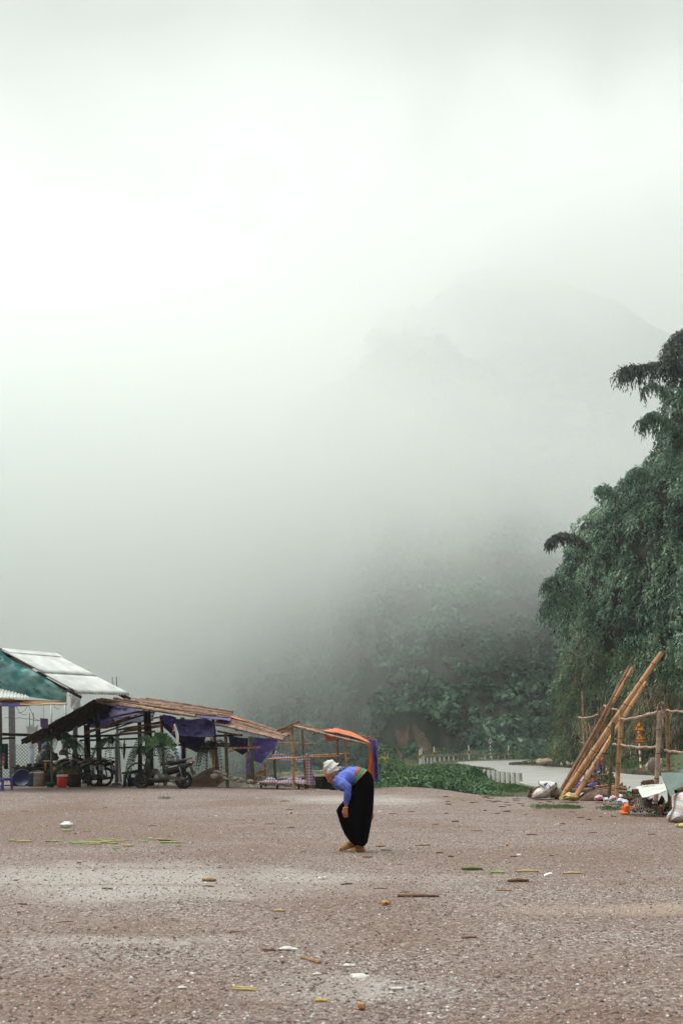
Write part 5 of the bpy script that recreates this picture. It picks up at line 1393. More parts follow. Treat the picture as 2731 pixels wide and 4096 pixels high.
def wheel(name, t, cx, cz, r, tw, spokes, alloy):
    w = MB(); w.torus((cx, 0, cz), r - tw, tw, (0, 1, 0), n=32, k=8); wo = w.build('tyre', M_TYRE, None)
    wo.name = name; 
    wo.parent = t
    rm = MB(); rm.torus((cx, 0, cz), r - 2 * tw + .004, .014, (0, 1, 0), n=32, k=6)
    rm.lathe((cx, -.05, cz), [(.01, 0), (.045, 0), (.045, .10), (.01, .10)], n=12, axis=(0, 1, 0))
    if alloy:
        for k in range(5):
            a = 2 * math.pi * k / 5 + .3
            for da in (-.16, .16):
                rm.bar((cx + .03 * math.cos(a), 0, cz + .03 * math.sin(a)), (cx + (r - 2 * tw) * math.cos(a + da), 0, cz + (r - 2 * tw) * math.sin(a + da)), .03, .02, up=(0, 1, 0))
    else:
        for k in range(18):
            a = 2 * math.pi * k / 18
            rm.tube([(cx + .03 * math.cos(a + .5), (.03 if k % 2 else -.03), cz + .03 * math.sin(a + .5)), (cx + (r - 2 * tw) * math.cos(a), 0, cz + (r - 2 * tw) * math.sin(a))], .0035, n=4)
    ro = rm.build('rim', M_DARKI if alloy else M_CHROME, None); ro.parent = wo
    return wo
def make_bike(label, plate_txt, scooter=False, tank=False, seatm=None, body=None, group='motorbikes parked at the stalls'):
    t = thing('scooter' if scooter else 'motorbike', label, 'motorbike', group=group); ROTLESS[t.name] = True
    body = body or M_BLKP
    rw = .26 if scooter else .305; tw = .05 if scooter else .04
    xr, xf = .62, -.62
    wheel('rear_wheel', t, xr, rw, rw, tw, 18, scooter)
    wheel('front_wheel', t, xf, rw, rw, tw, 18, scooter)
    def P(name, m, mb, parent=t):
        o = mb.build(name, m, None); o.parent = parent; return o
    mb = MB()                                # fairing
    if scooter:
        loft(mb, [(-.60, .62, .03, .05), (-.52, .70, .14, .22), (-.44, .62, .17, .30), (-.40, .58, .16, .26)])
        loft(mb, [(-.42, .27, .15, .05), (-.2, .24, .17, .07), (.05, .27, .15, .09), (.12, .40, .13, .16)])
        loft(mb, [(.0, .50, .13, .14), (.2, .55, .15, .15), (.45, .60, .145, .13), (.68, .68, .11, .09), (.88, .76, .05, .035)])
    else:
        loft(mb, [(-.52, .60, .05, .12), (-.46, .58, .13, .24), (-.38, .52, .12, .20), (-.33, .48, .07, .12)])
        loft(mb, [(-.38, .62, .05, .05), (-.1, .56, .06, .06), (.12, .60, .08, .08)])
        loft(mb, [(.05, .60, .07, .09), (.25, .62, .12, .10), (.5, .66, .12, .08), (.72, .72, .09, .06), (.88, .77, .04, .03)])
        if tank: loft(mb, [(-.32, .74, .06, .06), (-.2, .80, .13, .09), (0, .80, .13, .09), (.12, .76, .08, .06)])
    P('body_fairing', body, mb)
    mb = MB(); s0 = .02 if scooter else .05
    loft(mb, [(-.12 + s0, .70, .07, .02), (-.05 + s0, .735, .12, .04), (.2, .745, .135, .045), (.42, .775, .13, .045), (.62, .815, .10, .03), (.68, .82, .05, .015)], pw=3)
    P('seat', seatm or M_SEAT, mb)
    mb = MB(); mb.tube([(.42, -.12, .80), (.66, -.13, .86), (.84, -.09, .90), (.84, .09, .90), (.66, .13, .86), (.42, .12, .80)], .014, n=7); P('grab_rail', M_CHROME, mb)
    mb = MB(); mb.grid(lambda u, v: (xr + (rw + .035) * math.cos(lerp(2.3, .15, u)), lerp(-.07, .07, v), rw + (rw + .035) * math.sin(lerp(2.3, .15, u))), 14, 4, thick=(0, 0, .008)); P('rear_mudguard', body if scooter else M_CHROME, mb)
    mb = MB(); mb.grid(lambda u, v: (xf + (rw + .03) * math.cos(lerp(2.7, .5, u)), lerp(-.06, .06, v), rw + (rw + .03) * math.sin(lerp(2.7, .5, u))), 12, 4, thick=(0, 0, .008)); P('front_mudguard', body, mb)
    mb = MB(); loft(mb, [(-.12, .33, .05, .05), (-.05, .33, .13, .12), (.12, .33, .13, .12), (.2, .33, .06, .07)], pw=3); mb.lathe((.02, -.15, .32), [(.0, 0), (.09, 0), (.09, .05), (.0, .05)], n=16, axis=(0, 1, 0))
    mb.bar((.0, -.1, .34), (xr + .04, -.1, rw + .01), .05, .11 if scooter else .07); mb.lathe((xr, -.14, rw), [(.0, 0), (.07, 0), (.07, .06), (0, .06)], n=14, axis=(0, 1, 0)); P('engine', M_ENG, mb)
    mb = MB(); mb.tube([(.0, .12, .25), (.2, .14, .22), (.35, .15, .24)], .018, n=8); mb.tube([(.35, .15, .24), (.8, .16, .31)], [.035, .045], n=12); P('exhaust', M_CHROME, mb)
    mb = MB()
    for s_ in (-1, 1): mb.tube([(xr - .02, s_ * .11, rw + .03), (.5, s_ * .12, .62)], .022, n=8)
    P('shock_absorber', M_CHROME, mb)
    mb = MB()
    for s_ in (-1, 1): mb.tube([(xf, s_ * .07, rw), (-.47, s_ * .07, .78)], .02, n=8)
    P('fork', M_CHROME, mb)
    mb = MB(); mb.tube([(-.40, 0, .80), (-.42, 0, .96)], .025, n=8); mb.tube([(-.36, -.34, 1.0), (-.42, -.15, .98), (-.44, 0, .96), (-.42, .15, .98), (-.36, .34, 1.0)], .014, n=7)
    for s_ in (-1, 1): mb.tube([(-.36, s_ * .25, .995), (-.335, s_ * .36, 1.0)], .02, n=8)
    if scooter or tank: loft(mb, [(-.55, .93, .04, .04), (-.49, .95, .12, .07), (-.42, .95, .10, .06)])
    hb = P('handlebar', M_BLKP, mb)
    for s_ in (-1, 1):
        mb = MB(); mb.tube([(-.40, s_ * .22, 1.0), (-.43, s_ * .27, 1.16)], .007, n=5); mb.ell((-.43, s_ * .28, 1.19), (.018, .06, .045)); P('mirror', M_DARKI, mb, hb)
    mb = MB(); mb.ell((-.575, 0, .88), (.05, .075, .07)); P('headlight', M_GLOSS, mb)
    mb = MB(); loft(mb, [(.80, .785, .075, .035), (.88, .785, .06, .03), (.91, .785, .03, .015)]); P('tail_light', M_REDL, mb)
    for s_ in (-1, 1):
        mb = MB(); mb.ell((.84, s_ * .10, .755), (.035, .03, .022)); P('indicator', M_GLOSS, mb)
    mb = MB(); mb.bar((.80, 0, .72), (.93, 0, .40), .12, .012, up=(0, 1, 0)); P('mud_flap', M_ENG, mb)
    mb = MB(); cp = Vector((.885, 0, .585)); d_ = Vector((.13, 0, -.32)).normalized(); n_ = Vector((.32, 0, .13)).normalized()
    u_ = Vector((0, 1, 0)); q = [cp + n_ * .02 + u_ * a * .095 + d_ * b * .075 for a, b in ((-1, -1), (1, -1), (1, 1), (-1, 1))]
    mb.prism(q, n_ * .005); pl = P('number_plate', M_PLATE, mb)
    tilt = math.atan2(n_.z, n_.x)
    for row, tx in enumerate(plate_txt):
        cu = text_mesh(tx, .062, 'plate_lettering', M_BLK, None, (0, 0, 0), rot=(0, 0, 0), depth=.001, bold=.0015)
        X = Matrix((( 0, -d_.x, n_.x, 0), (1, 0, 0, 0), (0, -d_.z, n_.z, 0), (0, 0, 0, 1)))
        pos = cp + n_ * .028 + d_ * (-.034 + .07 * row)
        cu.data.transform(Matrix.Translation(pos) @ X); cu.parent = pl
    mb = MB(); mb.tube([(-.05, -.12, .22), (-.12, -.26, .02)], .012, n=6); P('side_stand', M_DARKI, mb)
    if scooter:
        mb = MB(); mb.prism([(.18, -.154, .60), (.30, -.158, .625), (.44, -.152, .66), (.44, -.152, .675), (.30, -.158, .645), (.18, -.154, .62)], (0, -.003, 0)); P('side_stripe', M_WHITE, mb)
    return t
def place(t, px, py, Y, yaw, lean=0.0, wx=.62):
    """put the rear wheel's contact at the photo pixel; yaw turns the nose away from the viewer"""
    b_ = pt(px, py, Y); z = float(ground_z(b_.x, Y))
    c, s_ = math.cos(yaw), math.sin(yaw)
    t.location = (b_.x - wx * c, Y - wx * s_, z - .01); t.rotation_euler = (lean, 0, yaw)
    return t
b1 = make_bike('motorbike nearest the red bucket, its plate turned on a corner', ('29-T1', '4281'), tank=True, seatm=mat('grey_seat_cover', (0.20, 0.17, 0.15), (0.12, 0.10, 0.09), scale=5, rough=.7))
place(b1, 345, 3137, 36.3, R(-52), R(-7))
b2 = make_bike('motorbike in the middle of the three parked side by side', ('26-K1', '6174'), body=M_MAROON)
place(b2, 376, 3136, 36.6, R(-46), R(-7))
b3 = make_bike('motorbike with a red tail light and spoked wheel, right of the row', ('27-F5', '7213'))
place(b3, 418, 3134, 36.9, R(-24), R(-7))
b4 = make_bike('black scooter with a helmet on its seat beside the sand heap', ('26-B1', '0357'), scooter=True, group=None)
place(b4, 734, 3145, 34.6, R(-6), R(-5))
M_HELM = mat('black_helmet', (0.012, 0.012, 0.013), (0.025, 0.024, 0.024), scale=5, rough=.2, coat=.5)
def helmet(c, r, label, m=None, open_to=(0, 0, -1)):
    mb = MB(); mb.lathe(c, [(r * math.sin(a), r * math.cos(a)) for a in [math.pi * k / 12 for k in range(0, 9)]] + [(r * .72, -r * .55), (r * .7, -r * .2)], n=22)
    t = mb.build('helmet', m or M_HELM, org=c, label=label, cat='helmet', group=None)
    mb = MB(); mb.grid(lambda u, v: (c[0] + (r * 1.04) * math.cos(lerp(-2.2, -.2, u)), c[1] + (r * 1.04) * math.sin(lerp(-2.2, -.2, u)), c[2] + lerp(-.35, .25, v) * r), 14, 5, thick=(0, 0, .004)); mb.build('visor', M_GLOSS, t)
    return t
helmet(pt(681, 3036, 34.7), .135, 'round black helmet resting on the scooter seat')
helmet(pt(252, 3012, 37.2), .12, 'pale brown helmet hanging by the left motorbikes', mat('brown_helmet', (0.16, 0.11, 0.09), (0.22, 0.16, 0.13), scale=4, rough=.3))

# ---------------------------------------------------------------- wares, buckets, counters (left)
def bucket_prof(r0, r1, h, t=.008): return [(.0, 0), (r0, 0), (r1, h), (r1 + .012, h), (r1 + .012, h + .015), (r1 - t, h + .015), (r0 - t, t), (0, t)]
def round_thing(name, px, pyb, wpx, hpx, prof_fn, m, label, cat, Y=None, n=26, group=None, lift=0.0):
    b_ = gnd(px, pyb) if Y is None else dn(pt(px, pyb, Y), 0); s_ = b_.y / F_PX; b_ = b_ + Vector((0, 0, lift))
    mb = MB(); mb.lathe(b_, prof_fn(wpx * s_, hpx * s_), n=n)
    return mb.build(name, m, org=b_, label=label, cat=cat, group=group), b_, s_
M_REDP = mat('bright_red_plastic', (0.72, 0.022, 0.012), (0.58, 0.018, 0.012), scale=3, rough=.3, spec=.5)
M_MARP = mat('maroon_plastic', (0.085, 0.012, 0.010), (0.13, 0.02, 0.016), scale=3, rough=.35)
M_BLUP = mat('blue_plastic', (0.055, 0.065, 0.36), (0.035, 0.042, 0.24), scale=4, rough=.35, spec=.5)
M_DBLU = mat('dark_blue_plastic', (0.008, 0.014, 0.06), (0.016, 0.022, 0.09), scale=4, rough=.35)
M_GRNP = mat('teal_plastic', (0.02, 0.20, 0.16), (0.015, 0.14, 0.11), scale=4, rough=.35, spec=.5)
M_DGRN = mat('dark_green_plastic', (0.010, 0.035, 0.036), (0.02, 0.055, 0.055), scale=5, rough=.45)
M_BEIGE = mat('dirty_beige_plastic', (0.30, 0.24, 0.19), (0.18, 0.14, 0.11), scale=5, rough=.6)
M_BBAG = mat('blue_plastic_bag', (0.02, 0.07, 0.24), (0.04, 0.14, 0.40), scale=6, rough=.3, bump=1.0, bscale=14, spec=.5)
o, b_, s_ = round_thing('bucket', 248, 3150, 41, 48, lambda w, h: [(0, 0), (w * .44, 0), (w * .46, h * .1), (w * .48, h * .9), (w * .48, h * .9 + .004), (0, h * .9 + .004)], M_REDP, 'bright red bucket with a white lid at the foot of the steel post', 'bucket')
mb = MB(); mb.lathe(b_ + Vector((0, 0, 48 * s_ * .86)), [(0, 48 * s_ * .16), (41 * s_ * .49, 48 * s_ * .16), (41 * s_ * .53, 48 * s_ * .13), (41 * s_ * .53, 0), (41 * s_ * .49, 0)], n=26); mb.build('lid', M_WHITE, o)
mb = MB(); mb.torus(b_ + Vector((-.0, 0, 48 * s_ * .80)), 41 * s_ * .51, .006, (0, -.5, .86), n=20, a0=math.pi * .9, a1=math.pi * 1.6); mb.build('handle', M_DARKI, o)
round_thing('basin', 203, 3149, 40, 17, lambda w, h: [(0, .005), (w * .33, 0), (w * .46, h * .95), (w * .5, h), (w * .45, h * .9), (w * .31, .02), (0, .02)], M_GRNP, 'shallow teal basin left of the red bucket', 'basin')
o, b_, s_ = round_thing('bucket', 65, 3145, 36, 38, lambda w, h: [(0, 0), (w * .38, 0), (w * .48, h), (w * .51, h), (w * .51, h + .012), (w * .46, h), (w * .36, .02), (0, .02)], M_MARP, 'dark red bucket against the grey square post', 'bucket')
mb = MB(); mb.torus(b_ + Vector((0, 0, 36 * s_)), 36 * s_ * .5, .005, (0, -.8, .6), n=20, a0=math.pi, a1=math.pi * 2); mb.build('handle', M_PLAST, o)
def jerry(name, px, pyb, w, h, m, label, Y=None):
    b_ = gnd(px, pyb) if Y is None else dn(pt(px, pyb, Y), 0); s_ = b_.y / F_PX; w *= s_; h *= s_
    mb = MB(); n = 24
    secs = [(0, .93), (.03, 1), (.30, 1), (.32, .97), (.34, 1), (.62, 1), (.64, .97), (.66, 1), (.90, 1), (.97, .88), (1, .6)]
    vs = []
    for z, k in secs:
        for i in range(n):
            a = 2 * math.pi * i / n; c, s2 = math.cos(a), math.sin(a)
            vs.append(b_ + Vector((math.copysign(abs(c) ** .5, c) * w / 2 * k, math.copysign(abs(s2) ** .5, s2) * w * .36 * k, z * h)))
    mb.add(vs, [(i * n + k, i * n + (k + 1) % n, (i + 1) * n + (k + 1) % n, (i + 1) * n + k) for i in range(len(secs) - 1) for k in range(n)] + [tuple(len(vs) - n + k for k in range(n)), tuple(range(n))[::-1]], 0, True)
    t = mb.build(name, m, org=b_, label=label, cat='canister')
    mb = MB(); mb.tube([b_ + Vector((-w * .25, 0, h * .98)), b_ + Vector((-w * .2, 0, h * 1.07)), b_ + Vector((w * .1, 0, h * 1.07)), b_ + Vector((w * .15, 0, h * .98))], .014, n=7); mb.build('handle', m, t)
    mb = MB(); mb.lathe(b_ + Vector((w * .3, 0, h * .96)), [(0, .05), (.03, .05), (.03, 0)], n=12); mb.build('cap', m, t)
jerry('plastic_drum', 138, 3146, 43, 56, M_DGRN, 'dark green plastic drum between the blue bag and the teal basin')
jerry('plastic_canister', 157, 3130, 43, 56, M_BEIGE, 'dirty beige plastic canister behind the dark green drum', Y=36.6)
# big blue basin leaning on the counter
bc = dn(pt(84, 3130, 36.9)); mb = MB(); mb.lathe(bc + Vector((.04, 0, .26)), [(0, 0), (.17, .0), (.26, .11), (.28, .11), (.25, .10), (.16, .02), (0, .02)], n=30, axis=Vector((.15, -1, .35)).normalized()); mb.build('basin', M_DBLU, org=bc, label='big dark blue basin leaning on its edge under the counter', cat='basin')
# stools
def stool(px, pyb, label):
    b_ = gnd(px, pyb); s_ = b_.y / F_PX; t = thing('plastic_stool', label, 'stool', b_, R(12), group='small blue plastic stools')
    ROTLESS[t.name] = True
    H = .33
    mb = MB(); mb.box((0, 0, H - .015), (.26, .26, .03), taper=.94); mb.box((0, 0, H - .035), (.24, .24, .02)); o = mb.build('seat', M_BLUP, None); o.parent = t
    for i in (-1, 1):
        for j in (-1, 1):
            mb = MB(); mb.bar((i * .15, j * .15, 0), (i * .105, j * .105, H - .02), .045, .022); o = mb.build('leg', M_BLUP, None); o.parent = t
    mb = MB()
    for i, j in ((-1, 0), (1, 0), (0, -1), (0, 1)):
        if i: mb.bar((i * .135, -.12, .12), (i * .135, .12, .12), .01, .03); mb.bar((i * .112, -.1, .28), (i * .112, .1, .28), .01, .05)
        else: mb.bar((-.12, j * .135, .12), (.12, j * .135, .12), .01, .03); mb.bar((-.1, j * .112, .28), (.1, j * .112, .28), .01, .05)
    o = mb.build('apron', M_BLUP, None); o.parent = t
    return t
stool(28, 3159, 'blue plastic stool fully in view beside the dark red bucket')
stool(-8, 3162, 'blue plastic stool cut off by the left edge of the photo')
def bag(name, c, w, h, m, label, seed=1, cat='plastic bag', tied=True, group=None):
    """a sagging bag: wide below, gathered neck above; c = its base centre"""
    n, r = 20, 12; vs = []
    prof = [(0, .75), (.06, .95), (.25, 1.0), (.5, .85), (.7, .5), (.82, .22), (.88, .14), (.94, .26), (1.0, .34)] if tied else [(0, .8), (.1, 1), (.35, 1.0), (.6, .9), (.8, .65), (.95, .35), (1, .1)]
    mb = MB(); c = Vector(c)
    for z, k in prof:
        for i in range(n):
            a = 2 * math.pi * i / n; q = Vector((math.cos(a), math.sin(a), z))
            kk = k * (1 + .16 * mnoise.noise(q * 2.3 + Vector((seed * 5, 0, 0))) + (.12 * math.sin(a * 6 + seed) if z > .6 else 0))
            vs.append(c + Vector((q.x * kk * w / 2 + .06 * w * math.sin(z * 4 + seed), q.y * kk * w * .4, z * h)))
    mb.add(vs, [(i * n + k, i * n + (k + 1) % n, (i + 1) * n + (k + 1) % n, (i + 1) * n + k) for i in range(len(prof) - 1) for k in range(n)] + [tuple(range(n))[::-1], tuple(len(vs) - n + k for k in range(n))], 0, True)
    return mb.build(name, m, org=c, label=label, cat=cat, group=group)
bb = gnd(96, 3143); bag('plastic_bag', bb, .30, .38, M_BBAG, 'blue plastic bag standing between the dark red bucket and the green drum', 2)
bag('plastic_bag', pt(187, 2998, 36.4), .30, .29, mat('pale_blue_bag', (0.25, 0.32, 0.50), (0.05, 0.10, 0.32), scale=5, rough=.3, bump=.8, bscale=12), 'pale blue plastic bag hanging from the cross pole', 3)
mb = MB(); mb.tube([pt(187, 2962, 36.4), pt(190, 2943, 36.3)], .006, n=5); mb.build('string', M_WIRE, org=pt(187, 2962, 36.4), label='short string holding the pale blue bag', cat='string')
# sachet strips and string under the awning
M_SACH = mat('printed_sachets', (0.04, 0.06, 0.22), (0.30, 0.08, 0.10), scale=16, rough=.35, c3=(0.12, 0.10, 0.30), lo=.42, hi=.58)
o = sheet('sachet_strip', poly2([(161, 2872), (178, 2874), (193, 2875)], [(163, 2908), (178, 2915), (193, 2912)], 33.0), M_SACH, 'bundle of printed blue and red sachets hanging from the awning', cat='packaging', amp=.02, seed=51, nu=10, nv=10, thick=(0, .03, 0))
mb = MB(); mb.tube([pt(176, 2820, 33), pt(176, 2872, 33)], .005, n=4); mb.build('string', M_WIRE, o)
o = sheet('sachet_strip', poly2([(11, 3012), (19, 3012)], [(11, 3065), (18, 3066)], 34.0), mat('red_white_sachets', (0.5, 0.5, 0.52), (0.05, 0.08, 0.30), scale=11, rough=.4, c3=(0.45, 0.05, 0.05), lo=.40, hi=.60, stretch=(.1, .1, 1)), 'narrow strip of red, white and blue sachets at the left edge', cat='packaging', amp=.01, seed=52, nu=4, nv=12, thick=(0, .02, 0))
o = sheet('green_cloth', hang(-6, 34, 18, 36, 2975, 3076, 34.6, 2.5, .05), mat('green_cloth', (0.012, 0.085, 0.05), (0.006, 0.04, 0.028), scale=4, rough=.8), 'dark green cloth hanging behind the left edge posts', cat='cloth', amp=.04, seed=53, nu=16, nv=16)
mb = MB()
gw = random.Random(9)
for x0, y0, x1, y1, sg in ((66, 2826, 108, 2858, 14), (110, 2828, 72, 2850, 10), (118, 2826, 160, 2882, 18), (20, 2870, 160, 2884, -3), (215, 2818, 240, 2836, 8)):
    P = [pt(lerp(x0, x1, k / 10), lerp(y0, y1, k / 10) + sg * math.sin(math.pi * k / 10) + gw.uniform(-2, 2), 33.6) for k in range(11)]; mb.tube(P, .006, n=4)
mb.build('loose_wires', M_DARKI, org=pt(100, 2840, 33.6), label='tangle of loose thin wires hanging under the straw awning', cat='wire')
# counter
ct = thing('food_counter', 'low dark counter crowded with pots and dishes at the left', 'counter', dn(pt(140, 3140, 37.4)))
M_CNT = mat('counter_wood', (0.035, 0.03, 0.024), (0.065, 0.052, 0.042), scale=4, rough=.8)
p0, p1 = pt(58, 3072, 37.6), pt(232, 3066, 38.2)
mb = MB(); mb.box((p0 + p1) / 2, ((p1 - p0).length, .7, .05), Euler((0, 0, .03))); mb.build('top', M_CNT, ct)
mb = MB(); mb.box((p0 + p1) / 2 + Vector((0, .1, -.33)), ((p1 - p0).length * .95, .5, .60), Euler((0, 0, .03))); mb.build('front_panel', M_CNT, ct)
for k, (x, w, h) in enumerate(((72, 16, 10), (96, 12, 7), (118, 20, 13), (146, 22, 14))):
    c = pt(x, 3070 - k * 1.2, 37.6); s_ = 37.6 / F_PX
    mb = MB(); mb.lathe(c, [(0, 0), (w * s_ * .36, 0), (w * s_ * .5, h * s_ * .6), (w * s_ * .52, h * s_), (w * s_ * .44, h * s_ * .9), (0, h * s_ * .8)], n=18)
    mb.build('cooking_pot', M_DARKI if k != 1 else mat('enamel', (0.16, 0.13, 0.10), (0.1, 0.07, 0.05), scale=5, rough=.4), org=c, label=['squat dark pot at the left end of the counter', 'small brownish bowl second from the left on the counter', 'wide dark pot in the middle of the counter', 'dark pot next to the black bundle on the counter'][k], cat='pot')
# black bundle: covered motorbike front at the counter's right end
b5 = make_bike('motorbike behind the counter, mostly hidden by hanging ferns', ('28-H1', '5590'), group='motorbikes parked at the stalls')
place(b5, 262, 3120, 39.4, R(-30), R(-6))
c = pt(188, 3045, 37.9); mb = MB(); mb.ell(c, (.36, .3, .36), (0, .5, 0), n=20, m=14, wob=.5, seed=3); mb.build('black_bundle', mat('black_plastic_sheet', (0.012, 0.012, 0.013), (0.03, 0.028, 0.028), scale=4, rough=.25, bump=1, bscale=8, spec=.6), org=c, label='shiny black plastic bundle on the right end of the counter', cat='bundle')
t_ = thing('red_tray', 'dark red tray with a white rim right of the black bundle', 'tray', pt(206, 3052, 37.5))
mb = MB(); mb.box(pt(206, 3050, 37.5), (.42, .35, .10), taper=1.08); mb.build('tray_body', M_MARP, t_); mb = MB(); mb.box(pt(207, 3044, 37.5), (.47, .4, .015)); mb.build('rim', M_WHITE, t_)
mb = MB(); mb.lathe(pt(224, 3058, 37.3), [(0, 0), (.05, 0), (.08, .07), (.085, .1), (.06, .09), (0, .03)], n=16); mb.build('white_bowl', M_WHITE, org=pt(224, 3058, 37.3), label='small white bowl at the right end of the red tray', cat='bowl')
o = sheet('yellow_cloth', hang(178, 188, 180, 186, 3052, 3084, 37.2, 1, .02), mat('mustard_cloth', (0.34, 0.20, 0.05), (0.24, 0.13, 0.04), scale=6, rough=.8), 'mustard yellow rag hanging over the counter edge', cat='cloth', nu=8, nv=8, amp=.02, seed=5)
# block of stone and straw
bs = gnd(338, 3149); mb = MB(); mb.box(bs + Vector((0, 0, .05)), (.17, .14, .11), Euler((0, 0, .2))); mb.build('stone_block', M_CONC, org=bs, label='small grey concrete block in front of the left motorbikes', cat='block')
# bench, blue crate
bn = thing('wooden_bench', 'dark slanting wooden bench behind the hanging ferns', 'bench', dn(pt(530, 3132, 36)))
mb = MB(); mb.prism([pt(489, 3096, 36), pt(560, 3083, 36.6), pt(600, 3083, 37.2), pt(520, 3098, 36.8)], (0, 0, .05)); mb.build('top', M_DWOOD, bn)
for x, y, yy in ((501, 3098, 36.1), (556, 3090, 36.5), (590, 3090, 37.1), (520, 3098, 36.7)):
    tp = pt(x, y, yy); mb = MB(); mb.bar(dn(tp), tp, .08, .08, up=(0, 1, 0)); mb.build('leg', M_DWOOD, bn)
c = dn(pt(535, 3133, 36.9), 0); mb = MB(); mb.box(c + Vector((0, 0, .14)), (.22, .2, .26)); mb.box(c + Vector((0, 0, .27)), (.24, .22, .02)); mb.build('blue_crate', M_BLUP, org=c, label='small dark blue plastic crate under the bench', cat='crate')
c = dn(pt(516, 3133, 36.9), 0); mb = MB(); mb.ell(c + Vector((0, 0, .05)), (.14, .12, .09), wob=.4, seed=4); mb.build('lilac_bag', M_LPURP, org=c, label='crumpled lilac bag on the ground left of the blue crate', cat='plastic bag')
# bicycle wheel arc behind the bench
c = dn(pt(549, 3120, 37.4), 0); bw = thing('bicycle_wheel', 'bicycle wheel half hidden behind the dark bench', 'wheel', c)
mb = MB(); mb.torus(c + Vector((0, 0, .36)), .36, .018, (.2, 1, 0), n=40); mb.build('tyre', M_TYRE, bw)
mb = MB()
for k in range(16): a = k * math.pi / 8; mb.tube([c + Vector((0, 0, .36)), c + Vector((.34 * math.cos(a), -.07 * math.cos(a), .36 + .34 * math.sin(a)))], .003, n=3)
mb.torus(c + Vector((0, 0, .36)), .335, .01, (.2, 1, 0), n=40); mb.build('rim', M_CHROME, bw)

# ---------------------------------------------------------------- hanging ferns and pot plants
def frond(g_, base, d, L, lw, droop, n=16):
    """one arching fern frond with paired leaflets"""
    V = []; d = Vector(d).normalized(); p = Vector(base); pts = []
    for k in range(n + 1):
        t = k / n; pts.append(Vector(base) + d * L * t * (1 - .35 * t) + Vector((0, 0, -droop * L * t * t)))
    for k in range(n):
        a, b = pts[k], pts[k + 1]; ax = (b - a).normalized(); sd = ax.cross(Vector((g_.uniform(-.2, .2), -1, .2))).normalized()
        w = lw * math.sin(math.pi * min(1, (k + 1.5) / (n + 1.5))) ** .6
        for s_ in (-1, 1):
            e = (sd * s_ + ax * .35 + Vector((0, 0, -.2))).normalized() * w; hw = ax * (L / n * .42)
            V += [a - hw, a + e * .6 - hw * .6, a + e, a + e * .5 + hw * 1.2]
        V += [a + sd * .006, b + sd * .004, b - sd * .004, a - sd * .006]
    return [list(v) for v in V]
def fern(name, c, n, L, lw, label, seed, droop=1.2, m=None, cat='fern', spread=1.0, pot=None, group=None, up=.5):
    gr_ = random.Random(seed); c = Vector(c); t = thing(name, label, cat, c, group=group); V = []
    for k in range(n):
        a = gr_.uniform(0, 2 * math.pi); d = Vector((math.cos(a) * spread, math.sin(a) * .6 * spread, gr_.uniform(-.1, up)))
        V += frond(gr_, c + Vector((gr_.uniform(-.05, .05), 0, 0)), d, L * gr_.uniform(.7, 1.25), lw * gr_.uniform(.8, 1.2), droop * gr_.uniform(.7, 1.4))
    leaf_obj('fronds', np.array(V), m or M_FERN, t, org=c)
    mb = MB()
    if pot: mb.lathe(c + Vector((0, 0, -.16)), [(0, 0), (pot * .75, 0), (pot, .16), (pot * .85, .15), (0, .14)], n=18); mb.build('pot', M_POT, t)
    else: mb.ell(c + Vector((0, 0, -.03)), (.10, .08, .11), wob=.5, seed=seed); mb.build('root_ball', M_DWOOD, t)
    return t
M_POT = mat('terracotta_pot', (0.30, 0.07, 0.025), (0.20, 0.05, 0.02), scale=5, rough=.7)
fern('hanging_fern', pt(636, 2950, 34.9), 9, .42, .05, 'broad-leaved fern tied high on the bamboo post', 3, droop=.5, up=.9)
fern('hanging_fern', pt(630, 2942, 35.0), 10, 1.0, .11, 'long fern with fronds hanging straight down left of the bamboo post', 4, droop=1.15, spread=.55)
fern('hanging_fern', pt(592, 2952, 35.4), 8, .85, .10, 'second long hanging fern further left of the bamboo post', 5, droop=1.1, spread=.55)
fern('fern', pt(560, 3000, 35.8), 13, .75, .08, 'dark bushy fern hanging over the bench', 6, droop=1.0, spread=.7)
fern('hanging_fern', pt(238, 2945, 36.0), 16, .8, .10, 'big dark fern hanging left of the first steel post', 7, droop=.9, spread=.8)
fern('hanging_fern', pt(292, 2972, 36.6), 9, .6, .09, 'fern hanging right of the first steel post', 8, droop=.6)
fern('hanging_plant', pt(445, 2955, 36.1), 14, .8, .08, 'leafy plant hanging by the tall steel post', 9, droop=1.1, spread=.6)
fern('hanging_plant', pt(850, 2975, 36.5), 12, .75, .06, 'dried dark orchids hanging on the brown bamboo post', 10, droop=1.1, spread=.5, m=M_DLEAF)
fern('hanging_plant', pt(822, 2995, 36.7), 9, .6, .06, 'dark withered plant hanging below the purple tarpaulin', 11, droop=1.2, spread=.5, m=M_DLEAF)
fern('potted_plant', dn(pt(262, 3100, 37), -.5), 16, .5, .05, 'dark potted plant behind the red bucket', 12, droop=.6, pot=.16, up=1.0)
fern('potted_plant', dn(pt(228, 3105, 37.3), -.6), 14, .5, .05, 'dark potted plant above the teal basin', 13, droop=.6, pot=.16, up=1.0)
fern('potted_plant', dn(pt(292, 3120, 36.1), -.42), 16, .42, .03, 'pot of grassy yellow-green leaves at the foot of the motorbikes', 14, droop=.4, pot=.17, up=1.3, m=M_BLEAF2)
c = dn(pt(300, 3150, 36), 0); mb = MB(); mb.lathe(c, [(0, 0), (.17, 0), (.21, .38), (.17, .36), (0, .3)], n=20); mb.build('dark_pot', M_DWOOD, org=c, label='large dark pot standing in front of the grassy plant', cat='pot')
fern('potted_plant', pt(612, 3080, 35.2), 10, .4, .07, 'fern in an orange-red pot beside the bamboo post', 15, droop=.9, pot=.12)
